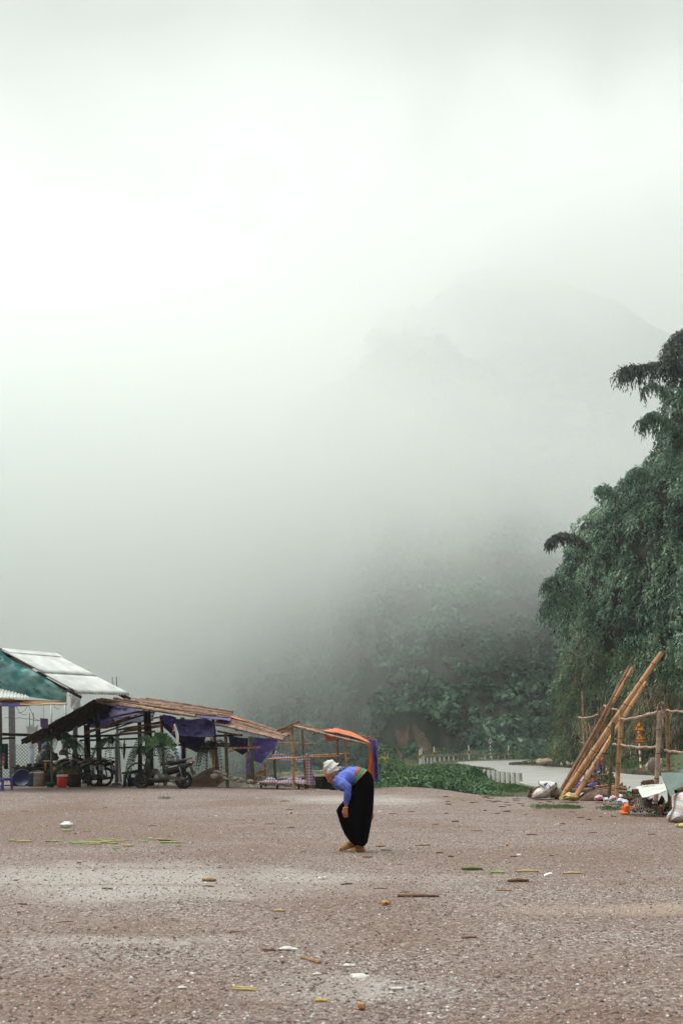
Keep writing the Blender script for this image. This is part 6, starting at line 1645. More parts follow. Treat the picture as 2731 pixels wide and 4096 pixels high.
def staghorn(c, label, seed):
    gr_ = random.Random(seed); t = thing('staghorn_fern', label, 'fern', c); V = []
    for k in range(9):
        a = lerp(-.3, math.pi + .3, k / 8); d = Vector((math.cos(a), -.3, math.sin(a) * .7)); L = gr_.uniform(.35, .5); pts = [Vector(c) + d * L * s / 6 + Vector((0, 0, -.25 * L * (s / 6) ** 2 * (2.4 if abs(math.cos(a)) > .5 else .6))) for s in range(7)]
        for s in range(6):
            w0, w1 = .07 * math.sin(math.pi * (s + .6) / 7), .07 * math.sin(math.pi * (s + 1.6) / 7.6); sd = (pts[s + 1] - pts[s]).cross(Vector((0, 1, 0))).normalized()
            V += [list(pts[s] - sd * w0), list(pts[s + 1] - sd * w1), list(pts[s + 1] + sd * w1), list(pts[s] + sd * w0)]
    leaf_obj('blades', np.array(V), M_BUSH, t, org=c)
    return t
staghorn(pt(648, 2958, 34.7), 'wide green staghorn fern spreading from the front bamboo post', 4)
# dangling root
mb = MB(); mb.tube([pt(499, 2952, 36), pt(497, 2990, 36), pt(500, 3000, 36)], [.012, .03, .035], n=7); mb.tube([pt(499, 2985, 36), pt(497, 3035, 36)], [.045, .02], n=7)
for k in range(7): mb.tube([pt(498, 2978, 36), pt(498 + 8 * math.cos(k), 2980 + 6 * math.sin(k), 35.9)], .008, n=4)
mb.build('hanging_root', M_DWOOD, org=pt(499, 2990, 36), label='dark twisted root dangling on a string between the steel post and ferns', cat='root')

# ---------------------------------------------------------------- heaps behind the scooter
def mound(name, px0, px1, pyt, pyb, Y, dep, m, label, cat, seed, wob=.12, kind=None):
    a, b = dn(pt(px0, pyb, Y), .03), dn(pt(px1, pyb, Y), .03); h = pt((px0 + px1) / 2, pyt, Y + dep / 2).z - (a.z + b.z) / 2
    def f(u, v):
        p = a.lerp(b, u) + Vector((0, v * dep, 0)); r = math.hypot((u - .42) * 2.0, (v - .5) * 2); e = max(0, 1 - r ** 1.3)
        return p + Vector((0, 0, h * e * (1 + wob * mnoise.noise(p * 2 + Vector((seed, 0, 0)))) - .02 * (1 - e)))
    mb = MB(); mb.grid(f, 40, 24); return mb.build(name, m, org=(a + b) / 2, label=label, cat=cat, kind=kind)
mound('sand_heap', 720, 1000, 3068, 3141, 36.2, 3.0, M_TAN_E, 'smooth heap of brown sand behind the scooter', 'heap', 2)
def stones(n, rnd, name, m, sz, label, cat, group, Y=None, seed=0):
    """n separate lumps; rnd() -> (px,py)"""
    for k in range(n):
        px, py = rnd(); b_ = gnd(px, py) if Y is None else pt(px, py, Y); s_ = sz[0] + (sz[1] - sz[0]) * random.random() ** 2
        mb = MB(); mb.ell(b_ + Vector((0, 0, s_ * .25)), (s_, s_ * random.uniform(.6, 1), s_ * random.uniform(.35, .6)), (random.uniform(-.4, .4), random.uniform(-.4, .4), random.uniform(0, 3)), n=9, m=6, wob=.55, seed=k + seed * 50)
        mb.build(name, m, org=b_, label=label, cat=cat, group=group)
def rub():
    u = random.random(); top = np.interp(u, [0, .15, .4, .7, 1], [3090, 3087, 3100, 3116, 3128]); return lerp(848, 1008, u), random.uniform(top, lerp(3112, 3136, u))
mound('rubble_bed', 860, 1030, 3106, 3138, 35.6, 1.6, M_RUBBLE, 'bed of pale gravel under the white rubble', 'heap', 5)
stones(60, rub, 'rubble_piece', M_RUBBLE, (.04, .12), 'pale lump of rubble in the heap left of the middle shed posts', 'rubble', 'pale rubble lumps heaped between the sheds', Y=35.5)

# ---------------------------------------------------------------- brick hut below the edge of the lot
M_BRICK = mat('old_brick_wall', (0.17, 0.12, 0.09), (0.09, 0.07, 0.055), scale=6, rough=.95, bump=.5, bscale=18)
M_ASB = mat('old_corrugated_sheet', (0.24, 0.215, 0.19), (0.14, 0.12, 0.10), scale=3, rough=.8)
hz = -1.5
hut = thing('brick_hut', 'low brick hut with a corrugated roof weighed down by bricks, below the lot edge', 'hut', (pt(1280, 3100, 38.5).x, 39, hz))
# front wall with courses modelled as blocks
wl0, wl1 = pt(1192, 3105, 38.2), pt(1420, 3100, 38.2); ztop = pt(1280, 3101, 38.2).z
mb = MB(); mb_r = MB(); x = wl0.x; dcx = pt(1308, 3120, 38.2).x
rows = int((ztop - hz) / .13)
gb2 = random.Random(3)
for r_ in range(rows):
    x = wl0.x + (.12 if r_ % 2 else 0)
    while x < wl1.x - .1:
        w = .24; cx = x + w / 2; cpx = 1365.5 + cx / 38.2 * F_PX * _c
        z_ = hz + .13 * r_ + .065
        if not (1288 < 1365 + cx * F_PX / 38.2 * .98 < 1326) and not (1266 < 1365 + cx * F_PX / 38.2 * .98 < 1290 and z_ > ztop - .62 and z_ < ztop - .12):
            (mb if cx < dcx else mb_r).box((cx, 38.2 + gb2.uniform(-.01, .01), z_), (w - .015, .12, .117))
        x += w
mb.build('front_wall', M_BRICK, hut); mb_r.build('front_wall', M_BRICK, hut)
mb = MB(); mb.box(((wl0.x + wl1.x) / 2, 39.5, (hz + ztop) / 2 - .02), (wl1.x - wl0.x - .1, 2.4, ztop - hz - .06)); mb.build('body', M_DWOOD, hut)
dpx = (1290 + 1326) / 2; dc = pt(dpx, 3120, 38.15)
mb = MB(); mb.box((dc.x, 38.2, (hz + ztop) / 2), (.30, .06, ztop - hz - .05)); mb.build('door', M_BLK, hut)
wc = pt(1278, 3128, 38.15); mb = MB(); mb.box((wc.x, 38.17, wc.z - .02), (.17, .05, .36)); mb.build('window', M_DGRN, hut)
ra, rb, rc, rd_ = pt(1098, 3117, 38.0), pt(1432, 3095, 37.6), pt(1432, 3086, 40.2), pt(1150, 3101, 40.2)
qh = quadfn(ra, rb, rc, rd_); nh = (rb - ra).cross(rd_ - ra).normalized()
mb = MB(); mb.grid(lambda u, v: qh(u, v) + nh * .022 * math.sin(u * 2 * math.pi * 30), 240, 4, thick=(0, 0, -.008)); mb.build('roof', M_ASB, hut)
for k, (x, y, yy) in enumerate(((1118, 3108, 38.6), (1145, 3101, 39.4), (1158, 3097, 38.9), (1193, 3098, 38.6), (1224, 3093, 39.0), (1262, 3087, 39.3), (1290, 3083, 39.2), (1410, 3078, 39.6))):
    c = pt(x, y, yy); u = (x - 1098) / 334; c.z = qh(min(1, u), .4).z + .09
    mb = MB(); mb.box(c, (.20, .15, .11), Euler((0, gb2.uniform(-.2, .2), gb2.uniform(-.5, .5)))); mb.build('roof_brick', M_RUBBLE, org=c, label='loose brick weighing down the hut roof', cat='brick', group='bricks on the hut roof')
# woodpile and planks beside the hut
for k in range(7):
    a, b = pt(1185 + gb2.uniform(0, 30), 3122 + k * 5, 36.8), pt(1240 + gb2.uniform(0, 30), 3120 + k * 5 + gb2.uniform(-4, 4), 36.8)
    mb = MB(); mb.tube([a, b], .035, n=7); mb.build('firewood_log', M_BAMR, org=a, label='split log in the stack beside the brick hut', cat='firewood', group='firewood stacked beside the brick hut')
# ---------------------------------------------------------------- people
def remesh(mb, voxel, smooth=2, name='body'):
    me = bpy.data.meshes.new(name); me.from_pydata([tuple(p) for p in mb.v], [], mb.f); me.update()
    tmp = bpy.data.objects.new('tmp', me); COL.objects.link(tmp)
    md = tmp.modifiers.new('r', 'REMESH'); md.mode = 'VOXEL'; md.voxel_size = voxel; md.use_smooth_shade = True
    if smooth: s_ = tmp.modifiers.new('s', 'SMOOTH'); s_.factor = .5; s_.iterations = smooth
    out = bpy.data.meshes.new_from_object(tmp.evaluated_get(bpy.context.evaluated_depsgraph_get()))
    bpy.data.objects.remove(tmp); out.name = name
    return out
def put(name, me, m, parent, org=None):
    q = parent; o_ = Vector((0, 0, 0))
    while q is not None: o_ = o_ + q.location; q = q.parent
    me.transform(Matrix.Translation(-o_)); me.materials.clear()
    me.polygons.foreach_set('use_smooth', np.ones(len(me.polygons), bool))
    return link_mesh(name, me, m, parent)
def closed_tube(mb, pts, rad, n=10, flat=1.0):
    """a tube with rounded ends, for remeshing"""
    pts = [Vector(p) for p in pts]
    rad = list(rad) if hasattr(rad, '__len__') else [rad] * len(pts)
    d0, d1 = (pts[0] - pts[1]).normalized(), (pts[-1] - pts[-2]).normalized()
    P = [pts[0] + d0 * rad[0] * .8, pts[0] + d0 * rad[0] * .5] + pts + [pts[-1] + d1 * rad[-1] * .5, pts[-1] + d1 * rad[-1] * .8]
    mb.tube(P, [rad[0] * .3, rad[0] * .8] + rad + [rad[-1] * .8, rad[-1] * .3], n=n, flat=flat, up=(0, 1, 0) if abs(d0.y) < .9 else None)
def loft3(mb, secs, n=28, mi=0, pw=2.2, fold=None, caps=True):
    """secs: (top point, bottom point, lateral half-width)"""
    vs = []
    for j, (a, b, w) in enumerate(secs):
        a, b = Vector(a), Vector(b); c = (a + b) / 2; h = (a - b) / 2
        for k in range(n):
            t = 2 * math.pi * k / n; cs, sn = math.cos(t), math.sin(t)
            q = 1 + (fold(j / (len(secs) - 1), t) if fold else 0)
            vs.append(c + h * math.copysign(abs(cs) ** (2 / pw), cs) * q + Vector((0, w, 0)) * (math.copysign(abs(sn) ** (2 / pw), sn) * q))
    fs = [(i * n + k, i * n + (k + 1) % n, (i + 1) * n + (k + 1) % n, (i + 1) * n + k) for i in range(len(secs) - 1) for k in range(n)]
    if caps: fs += [tuple(range(n))[::-1], tuple(len(vs) - n + k for k in range(n))]
    mb.add(vs, fs, mi, True)

M_SKIN = mat('weathered_skin', (0.46, 0.19, 0.095), (0.34, 0.135, 0.07), scale=18, rough=.55, bump=.3, bscale=60)
M_SKIN.node_tree.nodes['Principled BSDF'].inputs['Subsurface Weight'].default_value = 0.08
M_SKIN.node_tree.nodes['Principled BSDF'].inputs['Subsurface Scale'].default_value = 0.01
M_JACK = mat('blue_cotton', (0.075, 0.115, 0.48), (0.135, 0.185, 0.58), scale=4, rough=.8, bump=1.0, bscale=14, bdist=.03, stretch=(1, 1, .6))
M_VELV = mat('black_velvet', (0.0012, 0.0012, 0.0015), (0.0045, 0.004, 0.005), scale=2.5, rough=1.0, stretch=(6, 6, .6), spec=.02)
M_SCARF = mat('white_headcloth', (0.74, 0.71, 0.65), (0.56, 0.53, 0.48), scale=9, rough=.9, bump=.9, bscale=30, stretch=(1, 1, 2))
M_HAIR = mat('grey_hair', (0.34, 0.31, 0.29), (0.16, 0.14, 0.125), scale=14, rough=.7, bump=.9, bscale=60, stretch=(1, 1, 5))
M_SGRN = mat('green_sash', (0.0, 0.26, 0.15), (0.0, 0.18, 0.11), scale=12, rough=.7, bump=.5, bscale=30)
M_SRED = mat('crimson_band', (0.42, 0.015, 0.05), (0.30, 0.012, 0.04), scale=12, rough=.8)
M_SGLD = mat('patterned_gold_band', (0.48, 0.26, 0.05), (0.30, 0.04, 0.05), scale=60, rough=.8, c3=(0.20, 0.15, 0.06), lo=.4, hi=.6)
M_SORA = mat('orange_band', (0.55, 0.22, 0.04), (0.34, 0.10, 0.03), scale=40, rough=.8)
M_SAND = mat('mustard_sandal', (0.42, 0.27, 0.055), (0.28, 0.17, 0.04), scale=30, rough=.6, bump=.5, bscale=80)
M_JADE = mat('yellow_bangle', (0.70, 0.52, 0.16), (0.58, 0.42, 0.12), scale=8, rough=.3)

PY0 = gnd(1440, 3407).y
def Wd(u, v, dy=0.0): return pt(1240 + .20408 * u, 2980 + .20408 * v, PY0 + dy)
K = PY0 / F_PX * .20408                 # metres per pixel of the enlarged figure
org = dn(Wd(900, 2095, -.02), 0)
per = thing('person', 'person in blue jacket, white headcloth and long black skirt bending down on the gravel', 'person', org)
C = Wd(440, 560); Fv, Uv, Sv = Vector((-.78, 0, -.62)), Vector((-.62, 0, .78)), Vector((0, 1, 0))
def H(f, u, s_): return C + Fv * f + Uv * u + Sv * s_
def headell(mb, f, u, s_, rf, ru, rs, n=16, m=12):
    c = H(f, u, s_); vs = []
    for i in range(m + 1):
        t = math.pi * i / m
        for k in range(n):
            a = 2 * math.pi * k / n
            vs.append(c + Fv * (math.sin(t) * math.cos(a) * rf) + Sv * (math.sin(t) * math.sin(a) * rs) + Uv * (math.cos(t) * ru))
    mb.add(vs, [(i * n + k, i * n + (k + 1) % n, (i + 1) * n + (k + 1) % n, (i + 1) * n + k) for i in range(m) for k in range(n)], 0, True)
mb = MB()
headell(mb, 0, .015, 0, .092, .098, .070)          # skull
headell(mb, .035, -.050, 0, .052, .060, .054)      # face
headell(mb, .060, -.098, 0, .022, .020, .026)      # chin
headell(mb, .088, -.036, 0, .020, .020, .012)      # nose
headell(mb, .082, -.022, 0, .012, .030, .009)
headell(mb, .078, .004, 0, .016, .010, .046)       # brow
headell(mb, .083, -.066, 0, .010, .007, .022)      # lips
headell(mb, .081, -.076, 0, .010, .006, .019)
for s_ in (-1, 1):
    headell(mb, .055, -.034, s_ * .036, .026, .022, .022)   # cheek
    headell(mb, .010, -.070, s_ * .046, .040, .018, .014)   # jaw
    headell(mb, -.008, -.018, s_ * .072, .020, .031, .009)  # ear
closed_tube(mb, [H(-.03, -.05, 0), Wd(560, 610), Wd(620, 640)], [.050, .052, .06])
closed_tube(mb, [Wd(600, 670), Wd(760, 640), Wd(960, 600)], [.075, .085, .085])
def hand(mb, wrist, dirv, side, palmn, scale=1.0, curl=1.0, near=True):
    """palm and five bent fingers; dirv along the hand, side across the knuckles, palmn out of the palm"""
    d, s_, p = Vector(dirv).normalized(), Vector(side).normalized(), Vector(palmn).normalized()
    w = Vector(wrist); k = scale
    for j in (-1.2, -.4, .4, 1.2): closed_tube(mb, [w + s_ * j * .010 * k, w + d * .075 * k + s_ * j * .019 * k], [.014 * k, .013 * k], n=8)
    for j, L in zip((-1.5, -.5, .5, 1.5), (.066, .078, .074, .058)):
        b = w + d * .082 * k + s_ * j * .0185 * k; L *= k
        a1, a2, a3 = .5 * curl, 1.35 * curl, 1.9 * curl
        p1 = b + (d * math.cos(a1) + p * math.sin(a1)) * L * .45; p2 = p1 + (d * math.cos(a2) + p * math.sin(a2)) * L * .32; p3 = p2 + (d * math.cos(a3) + p * math.sin(a3)) * L * .25
        closed_tube(mb, [b, p1, p2, p3], [.0095 * k, .0090 * k, .0082 * k, .0072 * k], n=8)
    t0 = w + d * .022 * k - s_ * .026 * k; t1 = t0 + (d * .8 - s_ * .55 + p * .25).normalized() * .034 * k; t2 = t1 + (d * .9 + p * .45 + s_ * .1).normalized() * .030 * k
    closed_tube(mb, [t0, t1, t2], [.0125 * k, .0105 * k, .0090 * k], n=8)
# near arm
closed_tube(mb, [Wd(545, 690, -.13), Wd(690, 800, -.19), Wd(740, 852, -.20)], [.032, .028, .028]); closed_tube(mb, [Wd(740, 852, -.20), Wd(735, 960, -.195), Wd(703, 1215, -.18)], [.028, .026, .022], flat=.9)
hand(mb, Wd(700, 1225, -.18), Wd(688, 1400, -.18) - Wd(700, 1225, -.18), Vector((1, -.45, 0)), Vector((.25, .8, -.1)), .95, 1.0)
# far arm, reaching back beside the skirt
closed_tube(mb, [Wd(545, 690, .13), Wd(700, 790, .2), Wd(850, 880, .21)], [.032, .030, .028]); closed_tube(mb, [Wd(850, 880, .21), Wd(1060, 1100, .24), Wd(1195, 1270, .22)], [.027, .024, .021])
hand(mb, Wd(1200, 1285, .20), Vector((.08, 0, -1)), Vector((.6, -.8, 0)), Vector((-.8, -.5, 0)), .9, .75)
# legs and feet
closed_tube(mb, [Wd(1000, 700, -.05), Wd(960, 1250, -.06), Wd(1010, 1780, -.06), Wd(1000, 1960, -.06), Wd(1010, 2035, -.06)], [.085, .075, .050, .033, .034])
closed_tube(mb, [Wd(1032, 2052, -.06), Wd(960, 2035, -.06), Wd(880, 2058, -.05), Wd(815, 2072, -.05)], [.032, .036, .032, .024], flat=1.15)
closed_tube(mb, [Wd(1000, 700, .08), Wd(760, 1250, .08), Wd(845, 1760, .09), Wd(850, 1880, .10), Wd(868, 1935, .10)], [.085, .075, .050, .033, .033])
closed_tube(mb, [Wd(885, 1940, .10), Wd(800, 1935, .10), Wd(700, 1985, .11), Wd(625, 2018, .11)], [.030, .036, .032, .024], flat=1.15)
for j in range(5):                                   # toes
    a = Wd(815, 2074, -.05 + (j - 2) * .017); closed_tube(mb, [a, a + Vector((-.028 + .004 * abs(j - 1), 0, -.002))], [.011 if j == 0 else .008] * 2, n=7)
    a = Wd(622, 2022, .11 + (j - 2) * .017); closed_tube(mb, [a, a + Vector((-.028 + .004 * abs(j - 1), 0, -.010))], [.011 if j == 0 else .008] * 2, n=7)
put('body', remesh(mb, .0055, 1), M_SKIN, per)
for s_ in (-1, 1):
    e = MB(); e.ell(H(.071, -.010, s_ * .030), (.009, .009, .007), n=10, m=7); e.build('eye', M_BLK, per)
# headcloth
Tv = Vector((-.41, 0, .91)); Lv = Vector((.91, 0, .41)); Cc = Wd(452, 515)
def cloth(u, v):
    ph = 2 * math.pi * u; th = v * math.pi / 2 * 1.06
    k = math.sin(th) ** .55
    tip = Vector((-.018, 0, .010)) * max(0, math.cos(th)) ** 2
    p = Cc - Lv * .006 + (Lv * (math.cos(ph) * .090) + Sv * (math.sin(ph) * .082)) * k + Tv * (.124 * math.cos(th)) + tip
    r = .0055 * math.sin(9 * v * 2 + 1.3 * math.cos(ph) * 2) + .004 * math.sin(5 * ph + v * 6)
    return p + (p - Cc).normalized() * r
mb = MB(); mb.grid(cloth, 48, 26); hc = mb.build('headcloth', M_SCARF, per)
mb = MB()
pts = [Cc + Lv * (math.cos(a) * .083) + Sv * (math.sin(a) * .077) + Tv * (.004 + .01 * math.sin(2 * a)) for a in [2 * math.pi * k / 30 for k in range(31)]]
mb.tube(pts, [.008 + .002 * math.sin(k * 2.1) for k in range(31)], n=8, caps=False)
pts = [Cc + Lv * (math.cos(a) * .088) + Sv * (math.sin(a) * .081) + Tv * (.028 + .03 * math.cos(a)) for a in [2 * math.pi * k / 30 for k in range(31)]]
mb.tube(pts, [.009 + .003 * math.sin(k * 1.7) for k in range(31)], n=8, caps=False)
mb.ell(Wd(585, 440, -.03), (.014, .02, .014), wob=.4); mb.build('rolled_hem', M_SCARF, hc)
# hair below the cloth
mb = MB(); mb.ell(Wd(505, 550, 0), (.078, .076, .044), (0, .42, 0), n=20, m=12, wob=.12, seed=2); mb.ell(Wd(590, 495, 0), (.030, .034, .028), (0, .4, 0), wob=.3); mb.ell(Wd(365, 572, 0), (.035, .062, .014), (0, .5, 0), wob=.2); mb.build('hair', M_HAIR, per)
# jacket: torso and sleeves in one garment
mb = MB()
loft3(mb, [(Wd(520, 600), Wd(492, 712), .07), (Wd(545, 560), Wd(475, 750), .12), (Wd(580, 530), Wd(490, 820), .165), (Wd(650, 495), Wd(570, 890), .178), (Wd(760, 450), Wd(670, 900), .168), (Wd(860, 432), Wd(752, 850), .158), (Wd(945, 430), Wd(806, 800), .158)], pw=2.3)
closed_tube(mb, [Wd(540, 680, -.13), Wd(640, 760, -.19), Wd(748, 845, -.20)], [.062, .055, .052])
closed_tube(mb, [Wd(748, 845, -.20), Wd(735, 960, -.195), Wd(708, 1120, -.185)], [.052, .046, .030], flat=.95)
closed_tube(mb, [Wd(540, 680, .13), Wd(700, 790, .2), Wd(850, 880, .21)], [.062, .055, .048])
closed_tube(mb, [Wd(850, 880, .21), Wd(980, 1020, .22), Wd(1110, 1160, .22)], [.048, .044, .030])
me = remesh(mb, .008, 2)
nv = len(me.vertices); co = np.empty(nv * 3, np.float32); me.vertices.foreach_get('co', co); co = co.reshape(-1, 3)
nm = np.array([v.normal[:] for v in me.vertices])
w = fbm(co[:, 0] + .6 * co[:, 2], co[:, 1], co[:, 2] * .4, .05, 3) * .020 + fbm(co[:, 0], co[:, 1], co[:, 2], .12, 2) * .010
co += (nm * w[:, None]).astype(np.float32); me.vertices.foreach_set('co', co.ravel())
jk = put('jacket', me, M_JACK, per)
mb = MB(); mb.tube([Wd(706, 1152, -.185), Wd(708, 1115, -.185)], [.0305, .033], n=16, caps=False); mb.tube([Wd(708, 1115, -.185), Wd(706, 1154, -.185)], [.030, .0285], n=16, caps=False); mb.build('cuff', M_JACK, jk)
mb = MB(); mb.ell(Wd(650, 468, .06), (.028, .03, .02), (0, .3, 0), wob=.4, seed=3); mb.build('collar', M_BLUP, jk)
# sash: coloured bands between jacket and skirt
def band(name, m, f0, f1, gro):
    def line(f): return (Wd(lerp(930, 1108, f), lerp(428, 492, f) - gro), Wd(lerp(800, 822, f), lerp(716, 800, f) + gro))
    n_ = 3; secs = [(*line(lerp(f0, f1, i / n_)), lerp(.158, .170, f0 + (f1 - f0) * i / n_) + gro * K) for i in range(n_ + 1)]
    mb = MB(); loft3(mb, secs, n=40, pw=2.2, caps=False); return mb.build(name, m, per)
band('gold_band', M_SGLD, -.06, .33, 6); band('red_band', M_SRED, .30, .50, 9); band('green_sash', M_SGRN, .46, .88, 14); band('orange_band', M_SORA, .84, 1.04, 7)
# skirt
sk = [((1090, 486), (818, 790), .165), ((1150, 515), (812, 830), .172), ((1205, 580), (795, 870), .178), ((1238, 680), (775, 915), .182), ((1250, 800), (745, 970), .185), ((1250, 920), (700, 1040), .186), ((1242, 1060), (640, 1110), .188), ((1232, 1180), (560, 1200), .19), ((1222, 1290), (512, 1288), .19),
      ((1205, 1400), (545, 1400), .188), ((1188, 1510), (582, 1520), .182), ((1170, 1620), (622, 1630), .172), ((1150, 1730), (672, 1740), .16), ((1132, 1830), (722, 1820), .148), ((1115, 1915), (765, 1872), .138)]
def fold(t, a): return (.034 * math.sin(7 * a + 1.0) + .018 * math.sin(13 * a + 2 * t)) * min(1, max(0, t - .15) * 1.6)
mb = MB(); loft3(mb, [(Wd(*a), Wd(*b), w_) for a, b, w_ in sk], n=64, pw=2.1, fold=fold, caps=False)
n0 = 64 * (len(sk) - 1)
mb.f.append(tuple(range(64))[::-1]); mb.m.append(0); mb.sm.append(False)
skirt = mb.build('skirt', M_VELV, per)
# the hem hangs lower at the back
for v in skirt.data.vertices[n0:n0 + 64]:
    x = v.co.x + per.location.x; z = v.co.z
    f_ = (x - Wd(765, 1872).x) / (Wd(1115, 1915).x - Wd(765, 1872).x)
    v.co.z += -.045 * math.sin(math.pi * max(0, min(1, f_))) - .012 * math.sin(3 * math.pi * f_) * (1 if f_ > .3 else -.3)
# bangle
mb = MB(); mb.torus(Wd(693, 1232, -.18), .029, .0045, (-.15, .25, 1), n=28, k=7); mb.build('bangle', M_JADE, per)
# sandals
def sandal(heel, toe, wid, strap):
    h, t_ = Vector(heel), Vector(toe); ax = (t_ - h); L_ = ax.length; ax.normalize(); s_ = Vector((0, 1, 0)); up = s_.cross(ax).normalized(); up = up if up.z > 0 else -up
    prof = [(0, .30), (.06, .42), (.2, .44), (.4, .38), (.62, .46), (.82, .52), (.94, .42), (1.0, .22)]
    out = [h + ax * (a * L_) + s_ * (w_ * wid) for a, w_ in prof] + [h + ax * (a * L_) - s_ * (w_ * wid) for a, w_ in prof[::-1]]
    so = thing_part = MB(); so.prism(out, -up * .016); o = so.build('sandal', M_SAND, per)
    mb = MB()
    def arch(u, v):
        a = lerp(strap[0], strap[1], v); ang = math.pi * u; wv = .46 * wid; hgt = lerp(strap[3], strap[2], v)
        return h + ax * (a * L_) + s_ * (math.cos(ang) * wv) + up * (math.sin(ang) ** .8 * hgt + .0008)
    mb.grid(arch, 16, 8, thick=-up * .003); mb.build('strap', M_SAND, o)
sandal(Wd(1072, 2086, -.06), Wd(762, 2100, -.05), .095, (.52, .86, .035, .066))
sandal(Wd(928, 1966, .10), Wd(568, 2052, .11), .095, (.40, .84, .034, .074))

# ---------------------------------------------------------------- rider on the road
M_RAIN = mat('purple_rain_cape', (0.20, 0.12, 0.30), (0.12, 0.075, 0.19), scale=5, rough=.5, bump=.8, bscale=8)
M_HIVIS = mat('orange_pack', (0.60, 0.10, 0.04), (0.42, 0.06, 0.03), scale=6, rough=.6)
rb = make_bike('motorbike ridden along the road behind the leaning bamboo poles', ('29-V3', '8126'), group=None)
RY = 60.0; rp = pt(2391, 3119, RY); rp.z = ROADZ
rb.rotation_euler = (0, 0, R(-78)); rb.location = rp
def RB(x, y, z):
    c, s_ = math.cos(R(-78)), math.sin(R(-78)); return Vector((rp.x + x * c - y * s_, rp.y + x * s_ + y * c, rp.z + z))
rider = thing('person', 'rider in a purple rain cape with an orange pack, on a motorbike on the road', 'person', rp)
mb = MB()
closed_tube(mb, [RB(.22, 0, .86), RB(.17, 0, 1.1), RB(.12, 0, 1.26)], [.15, .16, .12]); closed_tube(mb, [RB(.1, 0, 1.3), RB(.07, 0, 1.42)], [.06, .09]); mb.ell(RB(.05, 0, 1.44), (.10, .09, .12))
for s_ in (-1, 1):
    closed_tube(mb, [RB(.12, s_ * .17, 1.24), RB(-.02, s_ * .25, 1.05), RB(-.3, s_ * .27, 1.02)], [.06, .05, .035]); 
    closed_tube(mb, [RB(.22, s_ * .1, .82), RB(-.15, s_ * .2, .78), RB(-.08, s_ * .18, .36), RB(-.1, s_ * .18, .30)], [.09, .075, .05, .045]); closed_tube(mb, [RB(-.05, s_ * .18, .27), RB(-.22, s_ * .18, .25)], [.045, .035])
    for j in range(4): closed_tube(mb, [RB(-.33, s_ * (.24 + j * .02), 1.04), RB(-.37, s_ * (.24 + j * .02), 1.03), RB(-.37, s_ * (.24 + j * .02), 1.0)], [.011] * 3, n=6)
put('body', remesh(mb, .014, 1), mat('rider_clothes', (0.10, 0.13, 0.20), (0.16, 0.19, 0.28), scale=5, rough=.8), rider)
mb = MB(); closed_tube(mb, [RB(.28, 0, .72), RB(.24, 0, .95), RB(.15, 0, 1.2), RB(.11, 0, 1.32)], [.24, .23, .19, .08])
for s_ in (-1, 1): closed_tube(mb, [RB(.12, s_ * .17, 1.24), RB(-.02, s_ * .26, 1.04), RB(-.2, s_ * .27, 1.02)], [.085, .08, .06])
put('rain_cape', remesh(mb, .02, 2), M_RAIN, rider)
mb = MB(); mb.ell(RB(.05, 0, 1.47), (.14, .14, .14), n=20, m=12); put_ = mb.build('helmet', mat('grey_helmet', (0.10, 0.10, 0.12), (0.06, 0.06, 0.07), scale=5, rough=.3), rider)
mb = MB(); mb.box(RB(.42, 0, 1.12), (.32, .18, .30), Euler((0, 0, R(12)))); o = mb.build('backpack', M_HIVIS, org=RB(.42, 0, 1.0), label='orange and white pack strapped on the back of the rider', cat='backpack')
mb = MB(); mb.box(RB(.515, 0, 1.16), (.26, .02, .10), Euler((0, 0, R(12)))); mb.build('white_flap', M_WHITE, o)
# ---------------------------------------------------------------- bamboo posts, rails and leaning poles at the right
GL = 'thick bamboo poles leaning together'
def lean(name, base, top, w0, w1, m, label, Yb, Yt, step=.62, seed=1, group=GL):
    b_ = pt(base[0], base[1], Yb); t_ = pt(top[0], top[1], Yt); r = w0 / 2 * Yb / F_PX; b_ = dn(b_, .02) if False else b_
    z = float(ground_z(b_.x, Yb)); d = (b_ - t_).normalized(); b_ = b_ + d * ((b_.z - z) / max(.2, -d.z) if b_.z > z else 0)
    mb = MB(); mb.bamboo(b_, t_, r, step=step, n=14, taper=(w1 / 2 * Yt / F_PX) / r, seed=seed, bend=.006)
    return mb.build(name, [m, M_NODE], org=b_, label=label, cat='bamboo pole', group=group)
lean('bamboo_pole', (2246, 3152), (2516, 2664), 15, 12.5, M_BAMR, 'leaning bamboo pole with the reddest skin, its foot furthest left', 28.2, 28.9, seed=2)
lean('bamboo_pole', (2273, 3140), (2528, 2670), 14, 13.5, M_BAM, 'leaning bamboo pole crossing behind the longest one, its tip beside the red one', 28.6, 28.7, seed=3)
lean('bamboo_pole', (2262, 3170), (2643, 2612), 21, 18.5, M_BAM, 'longest leaning bamboo pole, its cut tip highest of all', 27.7, 27.9, seed=4)
lean('bamboo_pole', (2306, 3178), (2580, 2728), 21, 13, M_BAM, 'leaning bamboo pole behind the longest one, its foot furthest right', 27.6, 29.2, seed=5)
lean('bamboo_pole', (2290, 3150), (2560, 2745), 10, 9, M_BAMR, 'thin leaning bamboo pole wedged between the thick ones', 28.9, 29.2, seed=6)

